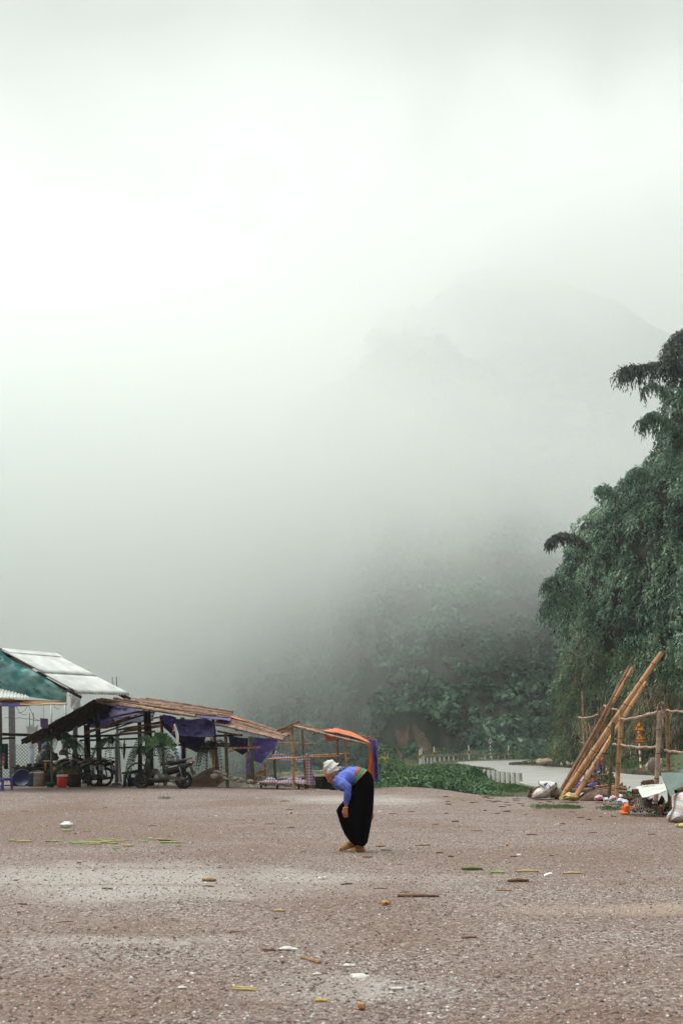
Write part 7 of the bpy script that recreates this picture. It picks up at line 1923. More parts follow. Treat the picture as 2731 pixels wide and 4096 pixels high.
fr = thing('bamboo_fence', 'open fence of bamboo posts with peeled stick rails beside the road', 'fence', gnd(2570, 3205))
def fpost(px, py0, pxb, pyb, w, m, Y, parent=None, seed=1, fork=False, step=.55, taper=.92, label=None):
    parent = parent or fr; z = float(ground_z(pt(pxb, pyb, Y).x, Y)); b_ = pt(pxb, pyb, Y); b_.z = min(b_.z, z - .02); t_ = pt(px, py0, Y); r = w / 2 * Y / F_PX
    mb = MB(); mb.bamboo(b_, t_, r, step=step, n=14, seed=seed, taper=taper)
    if fork:
        for s_ in (-1, 1): mb.tube([t_ + Vector((s_ * r * .8, 0, -.02)), t_ + Vector((s_ * r * .85, 0, .10))], [.018, .006], n=6, mi=0)
    o = mb.build('post', [m, M_NODE], parent)
    if label: o['label'] = label
    return o
F1, F2, F3 = 26.5, 25.2, 21.8
fpost(2483, 2861, 2461, 3188, 18.5, M_BAM, F1, seed=11)
fpost(2636, 2846, 2617, 3206, 19.5, M_BAMP, F2, seed=12, fork=True)
fpost(2663, 2821, 2678, 3254, 15.5, M_BAMR, F3, seed=13)
def stick(path, r, m, name='rail', parent=None):
    P = [pt(*p) for p in path]; Q = []
    for i in range(len(P) - 1):
        for k in range(4): q = P[i].lerp(P[i + 1], k / 4); Q.append(q + Vector((0, 0, .012 * math.sin((i * 4 + k) * 1.9))))
    Q.append(P[-1]); mb = MB(); mb.tube(Q, [r * (1 + .10 * math.sin(i * 2.3)) for i in range(len(Q))], n=9)
    return mb.build(name, [m], parent or fr)
M_STICK = mat('peeled_stick', (0.46, 0.34, 0.27), (0.28, 0.18, 0.14), scale=9, rough=.8, bump=.5, bscale=30, c3=(0.38, 0.26, 0.20))
stick([(2476, 2879, F1), (2520, 2876, 26.2), (2560, 2868, 25.9), (2600, 2855, 25.5), (2651, 2847, F2 - .02)], .034, M_STICK)
stick([(2450, 2979, 26.7), (2480, 2980, F1 - .02), (2540, 2989, 26), (2600, 2990, 25.5), (2640, 2988, F2)], .030, M_STICK)
stick([(2660, 2842, F3), (2700, 2846, 21.6), (2760, 2845, 21.3)], .021, M_STICK)
stick([(2656, 3002, F3), (2690, 3007, 21.7), (2760, 3011, 21.3)], .024, M_STICK)
fpost(2775, 2830, 2778, 3270, 15, M_BAM, 21.2, seed=14)
fr2 = thing('stick_frame', 'older frame of green bamboo posts and crooked sticks behind the leaning poles', 'fence', gnd(2420, 3150))
fpost(2410, 2828, 2411, 3140, 12, M_BAMR, 30.0, fr2, seed=21)
fpost(2451, 2890, 2431, 3180, 15, M_BAMG, 27.2, fr2, seed=22)
fpost(2326, 2766, 2337, 3150, 8.5, M_BAMP, 32.0, fr2, seed=23, step=1.2)
stick([(2309, 2871, 32), (2345, 2873, 31.8), (2398, 2857, 31)], .028, M_STICK, parent=fr2)
stick([(2414, 2823, 30), (2428, 2830, 29.8), (2470, 2842, 29.5)], .030, M_STICK, parent=fr2)
stick([(2414, 2956, 30), (2440, 2957, 29), (2462, 2956, 28.4)], .026, M_STICK, parent=fr2)
stick([(2376, 3010, 29.5), (2432, 3014, 27.2)], .018, M_DWOOD, parent=fr2)
stick([(2400, 3100, 29.8), (2436, 3092, 27.3)], .012, M_STICK, parent=fr2)
def branch(base, tips, r, Y, label, m=M_BAMR):
    b_ = pt(base[0], base[1], Y); mb = MB()
    for path in tips:
        P = [b_] + [pt(x, y, Y + dy) for x, y, dy in path]; mb.tube(P, [r * (1 - .75 * i / (len(P) - 1)) for i in range(len(P))], n=7)
    return mb.build('dead_branch', m, org=b_, label=label, cat='branch', group='dead branches standing behind the leaning poles')
branch((2355, 2985), [[(2348, 2950, 0), (2338, 2910, .1)], [(2362, 2940, 0), (2352, 2890, .2)], [(2368, 2930, 0), (2366, 2900, 0)], [(2372, 2930, 0), (2379, 2876, 0)]], .035, 30.5, 'forked dead branch with four prongs left of the leaning poles')
branch((2400, 2872), [[(2392, 2850, 0), (2388, 2826, 0)], [(2400, 2845, 0), (2403, 2822, 0)], [(2404, 2850, 0), (2409, 2838, 0)]], .03, 30.5, 'short forked dead branch on top of the crooked stick')
branch((2352, 2982), [[(2335, 2975, 0), (2314, 2966, 0)], [(2330, 2960, 0), (2330, 2944, 0)]], .028, 30.3, 'low dead twig pointing left behind the leaning poles', M_STICK)

# ---------------------------------------------------------------- sacks, bags and scrap along the lot's edge
M_SACKW = mat('white_woven_sack', (0.66, 0.64, 0.60), (0.48, 0.45, 0.42), scale=7, rough=.7, bump=.9, bscale=11)
M_SACKB = mat('grubby_woven_sack', (0.46, 0.40, 0.34), (0.28, 0.22, 0.18), scale=5, rough=.75, bump=.9, bscale=11)
M_SBLUE = mat('blue_print', (0.03, 0.12, 0.42), (0.04, 0.16, 0.50), scale=10, rough=.6)
M_YCL = mat('pale_yellow_cloth', (0.52, 0.44, 0.16), (0.38, 0.30, 0.12), scale=6, rough=.85, bump=1, bscale=14)
M_PINK = mat('pink_white_plastic', (0.58, 0.48, 0.50), (0.50, 0.16, 0.22), scale=11, rough=.35, bump=1, bscale=14, lo=.5, hi=.62)
M_WBAG = mat('white_plastic_bag', (0.60, 0.62, 0.66), (0.38, 0.46, 0.56), scale=9, rough=.35, bump=1, bscale=14)
M_BARK = mat('torn_bark', (0.15, 0.055, 0.03), (0.07, 0.03, 0.02), scale=12, rough=.95, bump=1, bscale=30)
M_LILAC = mat('lilac_cloth', (0.13, 0.10, 0.24), (0.08, 0.06, 0.15), scale=5, rough=.85, bump=.8, bscale=10)
SYd = 28.0
def blobsheet(name, outline, Y, m, label, cat, depth=.35, seed=1, group=None, amp=.03, sc=8):
    """a crumpled closed lump with the given outline: the front bulges, the back is flat"""
    n = len(outline); P = [pt(x, y, Y) for x, y in outline]; c = sum(P, Vector()) / n
    mb = MB(); rings = 5; vs = []
    # densify the outline
    D = []
    for i in range(n):
        for k in range(4): D.append(P[i].lerp(P[(i + 1) % n], k / 4))
    m_ = len(D)
    for s_ in (-1, 1):
        for j in range(rings + 1):
            f = j / rings
            for k in range(m_):
                p = c.lerp(D[k], math.sin(f * math.pi / 2)); p = p + Vector((0, s_ * depth / 2 * math.cos(f * math.pi / 2), 0))
                q = p * sc + Vector((seed * 3.3, 0, 0)); e = mnoise.noise(q) + .5 * mnoise.noise(q * 2.1)
                vs.append(p + Vector((mnoise.noise(q + Vector((9, 9, 9))) * amp * f, e * amp * 1.6, mnoise.noise(q + Vector((5, 1, 7))) * amp * f * .7)))
    fs = []
    for h in (0, 1):
        o_ = h * (rings + 1) * m_
        for j in range(rings):
            for k in range(m_):
                a = (o_ + j * m_ + k, o_ + j * m_ + (k + 1) % m_, o_ + (j + 1) * m_ + (k + 1) % m_, o_ + (j + 1) * m_ + k); fs.append(a if h else a[::-1])
    r0, r1 = rings * m_, (2 * rings + 1) * m_
    for k in range(m_): fs.append((r0 + k, r0 + (k + 1) % m_, r1 + (k + 1) % m_, r1 + k))
    mb.add(vs, fs, 0, True)
    b_ = min(P, key=lambda p: p.z)
    return mb.build(name, m, org=b_, label=label, cat=cat, group=group)
def decal(poly, Y, m, name, parent):
    mb = MB(); mb.prism([pt(x, y, Y) for x, y in poly], (0, .004, 0)); return mb.build(name, m, parent)
s1 = blobsheet('woven_sack', [(2126, 3194), (2130, 3175), (2148, 3155), (2168, 3146), (2150, 3128), (2153, 3123), (2190, 3124), (2226, 3130), (2222, 3145), (2208, 3158), (2198, 3182), (2180, 3192), (2150, 3192)], 28.0, M_SACKW, 'white woven sack with a blue printed emblem, tied at the neck', 'sack', .5, 2, amp=.045, sc=6)
Yd = 27.66
decal([(2174, 3150), (2184, 3140), (2190, 3131), (2182, 3133), (2173, 3136), (2176, 3143)], Yd, M_SBLUE, 'blue_emblem', s1)
decal([(2177, 3141), (2171, 3141), (2182, 3131), (2188, 3132)], Yd - .01, M_SBLUE, 'blue_emblem', s1)
decal([(2193, 3141), (2197, 3140), (2203, 3153), (2199, 3155)], Yd, M_SBLUE, 'blue_bar', s1)
decal([(2217, 3131), (2225, 3130), (2223, 3138), (2218, 3140)], Yd, M_SBLUE, 'blue_bar', s1)
blobsheet('woven_sack', [(2196, 3190), (2200, 3168), (2212, 3150), (2222, 3136), (2236, 3142), (2246, 3160), (2254, 3184), (2240, 3190), (2215, 3190)], 28.2, M_SACKB, 'grubby beige sack leaning against the foot of the bamboo poles', 'sack', .45, 4, amp=.05, sc=6)
c = gnd(2188, 3193); mb = MB(); mb.tube([c + Vector((0, 0, .02)), c + Vector((.06, -.02, .16)), c + Vector((.10, -.02, .10)), c + Vector((.10, -.03, .01))], .008, n=6); mb.build('blue_strap', M_SBLUE, org=c, label='short loop of blue strap below the white sack', cat='strap')
blobsheet('bark_heap', [(2108, 3190), (2116, 3168), (2135, 3152), (2158, 3143), (2165, 3150), (2150, 3165), (2136, 3188)], 28.6, M_BARK, 'heap of reddish torn bark left of the white sack', 'heap', .5, 5, amp=.09, sc=9)
blobsheet('yellow_cloth', [(2232, 3199), (2250, 3184), (2264, 3178), (2270, 3167), (2280, 3172), (2300, 3183), (2318, 3190), (2312, 3198), (2280, 3203), (2255, 3198)], 26.9, M_YCL, 'crumpled pale yellow cloth at the foot of the leaning poles', 'cloth', .4, 6, amp=.07, sc=10)
blobsheet('lilac_cloth', [(2286, 3153), (2300, 3132), (2318, 3124), (2340, 3140), (2360, 3134), (2385, 3130), (2392, 3142), (2380, 3156), (2330, 3158)], 29.6, M_LILAC, 'lilac cloth bundle lying behind the leaning bamboo poles', 'cloth', .5, 7, amp=.06, sc=6)
a, b = pt(2277, 3163, 28.6), pt(2368, 3159, 28.6); mb = MB(); mb.tube([a, b], .055, n=12); mb.build('log', M_BAMP, org=a, label='pale bamboo log lying behind the feet of the leaning poles', cat='log')
gk = random.Random(12)
for k in range(16):
    x, y = gk.uniform(2372, 2440), gk.uniform(3138, 3178); a = pt(x, y, 28.2 - (y - 3138) * .02); an = gk.uniform(-.5, .5); L_ = gk.uniform(.3, .6); r_ = gk.uniform(.02, .045)
    b = a + Vector((L_ * math.cos(an), gk.uniform(-.2, .2), L_ * math.sin(an) * .5)); z = float(ground_z(a.x, a.y))
    a.z = max(a.z, z + r_); b.z = max(b.z, z + r_)
    mb = MB(); mb.tube([a, b], r_, n=8); mb.build('firewood_stick', [M_BAM, M_BAMR, M_BAMP][k % 3], org=a, label='split bamboo stick in the firewood heap beside the green posts', cat='firewood', group='firewood heaped beside the green bamboo posts')
blobsheet('earth_heap', [(2300, 3202), (2330, 3176), (2380, 3158), (2440, 3166), (2500, 3180), (2530, 3215), (2480, 3222), (2400, 3206)], 27.6, mat('litter_earth', (0.10, 0.06, 0.04), (0.05, 0.035, 0.025), scale=9, rough=.95, bump=1, bscale=30, c3=(0.16, 0.10, 0.07)), 'low bank of dark earth and litter along the foot of the fence', 'heap', 1.0, 9, amp=.08, sc=7)
blobsheet('stump', [(2330, 3140), (2345, 3110), (2352, 3090), (2372, 3100), (2392, 3112), (2400, 3145), (2370, 3155)], 30.2, M_BARK, 'dark splintered stump behind the leaning bamboo poles', 'stump', .6, 10, amp=.10, sc=6)
GB = 'plastic bags strewn along the fence'
blobsheet('plastic_bag', [(2373, 3198), (2378, 3186), (2392, 3179), (2408, 3183), (2412, 3194), (2400, 3200), (2385, 3202)], 26.6, M_PINK, 'pink plastic bag with a red underside below the green posts', 'plastic bag', .3, 11, GB, .04, 12)
decal([(2376, 3195), (2392, 3201), (2398, 3201), (2396, 3196), (2382, 3191)], 26.35, M_REDP, 'red_patch', bpy.data.objects['plastic_bag.003'] if 'plastic_bag.003' in bpy.data.objects else fr)
blobsheet('plastic_bag', [(2409, 3196), (2415, 3189), (2428, 3190), (2434, 3197), (2428, 3203), (2414, 3202)], 26.4, M_WBAG, 'small white bag next to the pink bag', 'plastic bag', .25, 12, GB, .03, 14)
blobsheet('plastic_bag', [(2431, 3200), (2438, 3186), (2450, 3179), (2462, 3186), (2466, 3196), (2455, 3204), (2440, 3206)], 26.0, M_PINK, 'pink and white bag against the foot of the first bamboo fence post', 'plastic bag', .3, 13, GB, .05, 12)
blobsheet('plastic_bag', [(2454, 3214), (2460, 3200), (2472, 3192), (2490, 3196), (2508, 3204), (2510, 3214), (2490, 3222), (2470, 3220)], 25.2, M_WBAG, 'crumpled white and pale blue bag above the orange plastic', 'plastic bag', .35, 14, GB, .06, 12)
blobsheet('plastic_bag', [(2468, 3186), (2474, 3176), (2486, 3178), (2490, 3190), (2480, 3196)], 26.8, M_WBAG, 'small white bag right behind the first bamboo fence post', 'plastic bag', .25, 15, GB, .04, 12)
c = gnd(2436, 3213); mb = MB(); mb.box(c + Vector((0, 0, .03)), (.22, .18, .05), Euler((.1, .05, .5))); mb.build('foam_scrap', M_WHITE, org=c, label='flat white foam scrap in front of the bags', cat='scrap')
# twigs heap
tw = MB()
for k in range(70):
    x, y = gk.uniform(2478, 2540), gk.uniform(3185, 3232); a = pt(x, y, 25.4); an = gk.uniform(-1.0, .1); L_ = gk.uniform(.25, .6)
    tw.tube([a, a + Vector((L_ * math.cos(an), gk.uniform(-.15, .15), L_ * math.sin(an) * .6))], [.012, .004], n=4)
tw.build('brushwood', M_BARK, org=pt(2505, 3215, 25.4), label='tangle of brown twigs heaped behind the orange plastic', cat='brushwood', kind='stuff')
# orange plastic
M_ORP = mat('orange_plastic', (0.80, 0.15, 0.015), (0.62, 0.10, 0.012), scale=5, rough=.4, bump=.4, bscale=8)
YO = 21.9
op = blobsheet('orange_bucket_scrap', [(2487, 3232), (2492, 3218), (2501, 3210), (2512, 3217), (2517, 3236), (2512, 3256), (2495, 3248)], YO, M_ORP, 'torn bright orange plastic container in front of the chicken cage', 'container', .3, 21, amp=.03, sc=9)
mb = MB(); mb.prism([pt(2474, 3246, YO), pt(2500, 3245, YO + .1), pt(2514, 3252, YO), pt(2512, 3257, YO - .2), pt(2482, 3256, YO - .2)], (0, 0, .02)); mb.build('torn_lip', M_ORP, op)
o = blobsheet('orange_cloth', [(2519, 3227), (2540, 3220), (2554, 3215), (2556, 3224), (2535, 3234), (2520, 3238)], YO + .3, M_ORAN, 'faded orange sleeve of cloth behind the chicken wire', 'cloth', .2, 22, amp=.03, sc=9)
o = blobsheet('orange_rag', [(2646, 3250), (2654, 3246), (2664, 3250), (2663, 3256), (2650, 3256)], 21.3, M_ORP, 'small orange rag right of the chicken cage', 'cloth', .15, 23, amp=.02, sc=9)
# chicken cage: wire half-dome with hexagonal mesh
YC = 21.4; cg = thing('chicken_cage', 'low domed cage of hexagonal chicken wire', 'cage', gnd(2572, 3266))
cx0, cx1, cyb, cyt = 2520, 2628, 3266, 3192
Pl, Pr = pt(cx0, cyb, YC), pt(cx1, cyb, YC); Lc = (Pr - Pl).length; Hc = pt(2570, cyt, YC).z - Pl.z; Dc = .7; z0c = float(ground_z((Pl.x + Pr.x) / 2, YC))
def dome(u, v):
    """u along, v over from front foot to back foot"""
    a = math.pi * v; kx = .5 - (.5 - u) * (1 - .22 * math.sin(a))
    return Vector((lerp(Pl.x, Pr.x, kx), YC - Dc / 2 * math.cos(a), z0c + Hc * math.sin(a) * (.85 + .15 * math.sin(math.pi * u))))
mb = MB(); nx, ny = 11, 14
def hexv(i, j): return ((i + (.5 if j % 2 else 0)) / nx, j / ny)
for j in range(ny):
    for i in range(nx + 1):
        u, v = hexv(i, j); 
        if u > 1: continue
        p0 = dome(u, v); p1 = dome(u, v + .55 / ny); mb.tube([p0, p1], .0035, n=4, caps=False)
        for s_ in (-1, 1):
            uu = u + s_ * .5 / nx
            if 0 <= uu <= 1: mb.tube([p1, dome(uu, (j + 1) / ny)], .0035, n=4, caps=False)
for u_, uv in ((0, 1), (1, -1)):
    e = dome(u_, 0)
    for k in range(1, 7): mb.tube([dome(u_, k / 7 * .5), dome(u_, 1 - k / 7 * .5)], .003, n=4, caps=False)
mb.build('wire_mesh', M_STEEL, cg)
mb = MB(); mb.tube([dome(0, 0), dome(1, 0), dome(1, 1), dome(0, 1), dome(0, 0)], .012, n=6); mb.tube([dome(0, .5), dome(1, .5)], .008, n=6); mb.build('base_frame', M_BAMR, cg)

# chickens
def chicken(c, L, yaw, m, m2, label, pecking=False):
    """body, neck and head in one mesh; legs, comb, beak and tail as parts"""
    c = Vector(c); t = thing('chicken', label, 'chicken', c, group='chickens by the wire cage'); k = L / .42
    cs, sn = math.cos(yaw), math.sin(yaw)
    def Q(x, y, z): return c + Vector((x * cs - y * sn, x * sn + y * cs, z)) * k
    mb = MB(); closed_tube(mb, [Q(-.17, 0, .27), Q(-.08, 0, .22), Q(.04, 0, .20), Q(.12, 0, .23)], [.045 * k, .085 * k, .09 * k, .06 * k], n=14)
    hd = Q(.26, 0, .10) if pecking else Q(.20, 0, .42)
    closed_tube(mb, [Q(.11, 0, .24), Q(.20 if pecking else .17, 0, .22 if pecking else .33), hd], [.055 * k, .035 * k, .026 * k], n=12); mb.ell(hd, (.032 * k, .026 * k, .03 * k))
    put('body', remesh(mb, .008, 2), m, t)
    mb = MB()
    for j in range(7): a = (j - 3) * .16; mb.prism([Q(-.15, 0, .27), Q(-.30 - .02 * (3 - abs(j - 3)), a * .25, .33 + .05 * (j % 3)), Q(-.33, a * .3, .42 + .02 * j), Q(-.18, 0, .33)], (0, .008, 0))
    mb.build('tail', m2, t)
    for s_ in (-1, 1):
        mb = MB(); mb.grid(lambda u, v: Q(.08 - .24 * u, s_ * (.088 + .012 * math.sin(math.pi * v)), .28 - .12 * v + .03 * u), 6, 5, thick=(0, s_ * .008, 0)); mb.build('wing', m2, t)
        mb = MB(); mb.tube([Q(0, s_ * .04, .14), Q(.01, s_ * .04, .02)], .008 * k, n=6)
        for a in (-.5, 0, .5): mb.tube([Q(.01, s_ * .04, .012), Q(.01 + .05 * math.cos(a), s_ * .04 + .05 * math.sin(a), .005)], .005 * k, n=5)
        mb.build('leg', M_YCL, t)
    up_ = Vector((0, 0, .03 * k))
    mb = MB(); mb.prism([hd + up_ * .7 + (Q(.02, 0, 0) - Q(0, 0, 0)) * 1.0, hd + up_ * 1.7, hd + up_ * 1.4 - (Q(.03, 0, 0) - Q(0, 0, 0)), hd + up_ * .6 - (Q(.02, 0, 0) - Q(0, 0, 0))], (0, .006, 0)); mb.build('comb', M_RED, t)
    f = (Q(1, 0, -.2) - Q(0, 0, 0)).normalized(); mb = MB(); mb.tube([hd + f * .025 * k, hd + f * .055 * k], [.009 * k, .002], n=6); mb.build('beak', M_YCL, t)
    return t
M_HENB = mat('black_plumage', (0.012, 0.011, 0.012), (0.04, 0.032, 0.028), scale=22, rough=.6, bump=.6, bscale=60)
M_HENR = mat('brown_plumage', (0.20, 0.085, 0.04), (0.09, 0.04, 0.022), scale=22, rough=.8, bump=.6, bscale=60)
M_HENT = mat('tan_plumage', (0.34, 0.22, 0.12), (0.16, 0.08, 0.045), scale=24, rough=.8, bump=.6, bscale=60)
def at_g(px, Y): p = pt(px, 3250, Y); p.z = float(ground_z(p.x, Y)); return p
chicken(at_g(2603, 21.5), .30, R(150), M_HENB, M_HENB, 'black hen standing inside the wire cage')
chicken(at_g(2563, 21.3), .26, R(200), M_HENR, M_HENB, 'reddish brown hen inside the left half of the wire cage')
chicken(at_g(2540, 21.5), .20, R(160), M_HENT, M_HENR, 'small tan hen crouching at the left end of the cage', True)
chicken(at_g(2596, 21.2), .22, R(10), M_HENT, M_HENT, 'pale tan hen pecking low at the front of the cage', True)
chicken(at_g(2634, 21.2), .27, R(20), M_HENT, M_HENR, 'brown speckled hen just outside the right end of the cage', False)
# sheets, half log and board over the cage
M_SHW = mat('white_sheet_metal', (0.66, 0.67, 0.62), (0.52, 0.52, 0.47), scale=2, rough=.4)
def wsh(u, v):
    top = [(2539, 3147), (2560, 3143), (2600, 3138), (2640, 3136), (2666, 3134)]; bot = [(2566, 3189), (2586, 3187), (2612, 3178), (2640, 3170), (2668, 3160)]
    k = u * 4; i = min(int(k), 3); f = k - i
    x0, y0 = lerp(top[i][0], top[i + 1][0], f), lerp(top[i][1], top[i + 1][1], f); x1, y1 = lerp(bot[i][0], bot[i + 1][0], f), lerp(bot[i][1], bot[i + 1][1], f)
    return pt(lerp(x0, x1, v), lerp(y0, y1, v) - 5 * math.sin(math.pi * v), lerp(22.6, 21.0, v))
mb = MB(); mb.grid(wsh, 20, 10, thick=(0, 0, -.012)); o = mb.build('white_sheet', M_SHW, org=wsh(.5, .5), label='curved white metal sheet roofing the chicken cage', cat='metal sheet')
mb = MB()
for k in range(2):
    a, b = pt(2531 + 4 * k, 3178 - 18 * k, 22.4), pt(2556, 3165 - 10 * k, 22.2)
mb.grid(lambda u, v: pt(2540, 3164, 21.9) + Vector((lerp(-.06, .05, u), 0, 0)) + Vector((0, .07 * math.cos(math.pi * v), .07 * math.sin(math.pi * v) - .03)), 8, 10, thick=(0, 0, -.02)); mb.build('half_log', M_BARK, org=pt(2540, 3164, 21.9), label='hollow half log under the left edge of the white sheet', cat='log')
a, b = pt(2564, 3133, 22.3), pt(2612, 3129, 22.3); mb = MB(); mb.bar(a, b, .12, .05); mb.tube([a + Vector((.02, 0, .02)), b + Vector((0, 0, .02))], [.03, .035], n=7); mb.build('wood_offcut', M_BARK, org=a, label='piece of barky wood lying on top of the white sheet', cat='wood')
M_BOARD = mat('grey_green_board', (0.18, 0.235, 0.205), (0.13, 0.18, 0.16), scale=5, rough=.75, detail=8)
mb = MB(); mb.prism([pt(2641, 3091, 21.2), pt(2700, 3087, 20.9), pt(2760, 3090, 20.6), pt(2760, 3150, 20.4), pt(2680, 3186, 20.6), pt(2668, 3165, 20.8)], (0, .02, 0)); mb.build('grey_board', M_BOARD, org=pt(2690, 3150, 20.7), label='grey-green board with a pointed corner propped by the last bamboo post', cat='board')
a, b = pt(2703, 3168, 20.0), pt(2760, 3140, 20.2); mb = MB(); mb.bamboo(a, b, .045, step=.8, n=12); mb.build('log_end', [M_BARK, M_DWOOD], org=a, label='cut end of a log poking out in front of the grey-green board', cat='log')
o = blobsheet('purple_cloth', [(2716, 3088), (2724, 3078), (2745, 3070), (2760, 3085), (2740, 3090)], 21.4, M_LPURP, 'scrap of purple cloth above the grey-green board', 'cloth', .2, 31, amp=.03)
# striped bag: stripes follow height
def striped():
    m, N, L, b = new_mat('striped_plastic_sheet'); tc = N.new('ShaderNodeTexCoord'); mp = N.new('ShaderNodeMapping'); mp.inputs['Rotation'].default_value = (0, R(-20), 0)
    L.new(tc.outputs['Object'], mp.inputs[0]); w = N.new('ShaderNodeTexWave'); w.bands_direction = 'Z'; w.inputs['Scale'].default_value = 1.75; w.inputs['Distortion'].default_value = 1.2; w.inputs['Detail'].default_value = 1
    L.new(mp.outputs[0], w.inputs['Vector']); rp = ramp(N, [(0.0, (0.60, 0.60, 0.60)), (0.42, (0.56, 0.56, 0.56)), (0.46, (0.24, 0.28, 0.38)), (0.62, (0.26, 0.30, 0.40)), (0.66, (0.58, 0.56, 0.54)), (0.82, (0.58, 0.56, 0.54)), (0.86, (0.52, 0.38, 0.33)), (1.0, (0.52, 0.38, 0.33))])
    L.new(w.outputs['Fac'], rp.inputs[0]); L.new(rp.outputs[0], b.inputs['Base Color']); b.inputs['Roughness'].default_value = .4
    return m
blobsheet('striped_bag', [(2672, 3283), (2680, 3262), (2692, 3240), (2700, 3205), (2706, 3178), (2720, 3172), (2760, 3165), (2790, 3230), (2790, 3292), (2735, 3292), (2700, 3290)], 19.3, striped(), 'big white plastic bag with blue and pink stripes at the right edge', 'plastic bag', .7, 33, amp=.05, sc=5)
blobsheet('yellow_bag', [(2700, 3305), (2712, 3296), (2735, 3290), (2755, 3296), (2750, 3308), (2720, 3310)], 18.2, M_YCL, 'pale yellow plastic scrap at the right edge below the striped bag', 'plastic bag', .3, 34, amp=.03)
# plants growing through the fence
bush_thing('weed', 2455, 3120, 28.8, .35, .35, 420, 'leafy weed behind the first bamboo fence post', leaf=.10, cat='plant', seed=41)
bush_thing('weed', 2500, 3165, 27.6, .5, .28, 500, 'spreading weed between the first two fence posts', leaf=.10, cat='plant', seed=42)
bush_thing('weed', 2425, 3080, 31.5, .35, .45, 380, 'tall weed growing between the green bamboo posts', leaf=.11, cat='plant', seed=43)
bush_thing('weed', 2650, 3205, 21.9, .22, .30, 200, 'thin broad-leaved weed right of the chicken cage', leaf=.09, cat='plant', seed=44)
bush_thing('weed', 2600, 3125, 24.5, .25, .18, 160, 'little weed behind the white sheet', leaf=.08, cat='plant', seed=45)
# ---------------------------------------------------------------- loose stones and litter on the gravel
M_PEB = None
def pebbles(name, n, f_xy, size, seed, stops, label):
    g = np.random.default_rng(seed); X, Yv = f_xy(g, n); n = len(X); Z = ground_z(X, Yv)
    s = size[0] + (size[1] - size[0]) * g.random(n) ** 3.5
    base = np.array([[1, 0, 0], [-1, 0, 0], [0, 1, 0], [0, -1, 0], [0, 0, 1], [0, 0, -1]], float)
    V = base[None] * (s[:, None, None] * g.uniform(.55, 1.25, (n, 6, 1))) * np.array([1, 1, .6])
    an = g.uniform(0, 6.28, n); c, s_ = np.cos(an), np.sin(an)
    x = V[..., 0] * c[:, None] - V[..., 1] * s_[:, None]; y = V[..., 0] * s_[:, None] + V[..., 1] * c[:, None]
    V = np.stack([x + X[:, None], y + Yv[:, None], V[..., 2] + (Z + s * .12)[:, None]], -1).reshape(-1, 3)
    t = np.array([[0, 2, 4], [2, 1, 4], [1, 3, 4], [3, 0, 4], [2, 0, 5], [1, 2, 5], [3, 1, 5], [0, 3, 5]])
    F = (t[None] + (np.arange(n) * 6)[:, None, None]).reshape(-1, 3)
    m, N, L, b = new_mat(name + '_stone'); b.inputs['Roughness'].default_value = .85
    gi = N.new('ShaderNodeNewGeometry'); rp = ramp(N, stops); L.new(gi.outputs['Random Per Island'], rp.inputs[0]); L.new(rp.outputs[0], b.inputs['Base Color'])
    o = link_mesh(name, np_mesh(name, V, F, False), m); return tag(o, label, kind='stuff')
def field(g, n):
    Yv = 4.6 + 31 * g.random(n) ** 1.6; hw = Yv * .32 + .4; return g.uniform(-1, 1, n) * hw, Yv
def keepf(f):
    def h(g, n):
        X, Y = f(g, n); k = (Y < edge_y(X) - .3) & (X < 6.4); return X[k], Y[k]
    return h
pebbles('gravel', 90000, keepf(field), (.004, .015), 31, [(0.0, (0.10, 0.060, 0.048)), (0.3, (0.17, 0.115, 0.095)), (0.65, (0.28, 0.22, 0.195)), (0.88, (0.40, 0.355, 0.32)), (1.0, (0.68, 0.65, 0.61))], 'fine mixed gravel covering the lot')
def near_(g, n): return g.normal(.0, .75, n), g.normal(6.0, .6, n)
pebbles('grey_gravel', 1100, near_, (.005, .018), 32, [(0.0, (0.08, 0.07, 0.075)), (0.4, (0.20, 0.185, 0.185)), (0.8, (0.40, 0.38, 0.375)), (1.0, (0.66, 0.64, 0.62))], 'coarser grey gravel patch near the viewer')
M_LEAFG = mat('green_husk', (0.13, 0.20, 0.04), (0.40, 0.42, 0.20), scale=6, rough=.6, stretch=(1, 1, 1))
M_LEAFY = mat('yellow_husk', (0.40, 0.33, 0.13), (0.26, 0.15, 0.06), scale=8, rough=.7)
M_TWIG = mat('brown_twig', (0.13, 0.06, 0.03), (0.07, 0.03, 0.02), scale=14, rough=.9)
M_TANS = mat('tan_stick', (0.28, 0.16, 0.075), (0.18, 0.09, 0.042), scale=12, rough=.8)
M_PALEW = mat('pale_scrap', (0.64, 0.63, 0.58), (0.44, 0.42, 0.38), scale=8, rough=.6)
gl = random.Random(77)
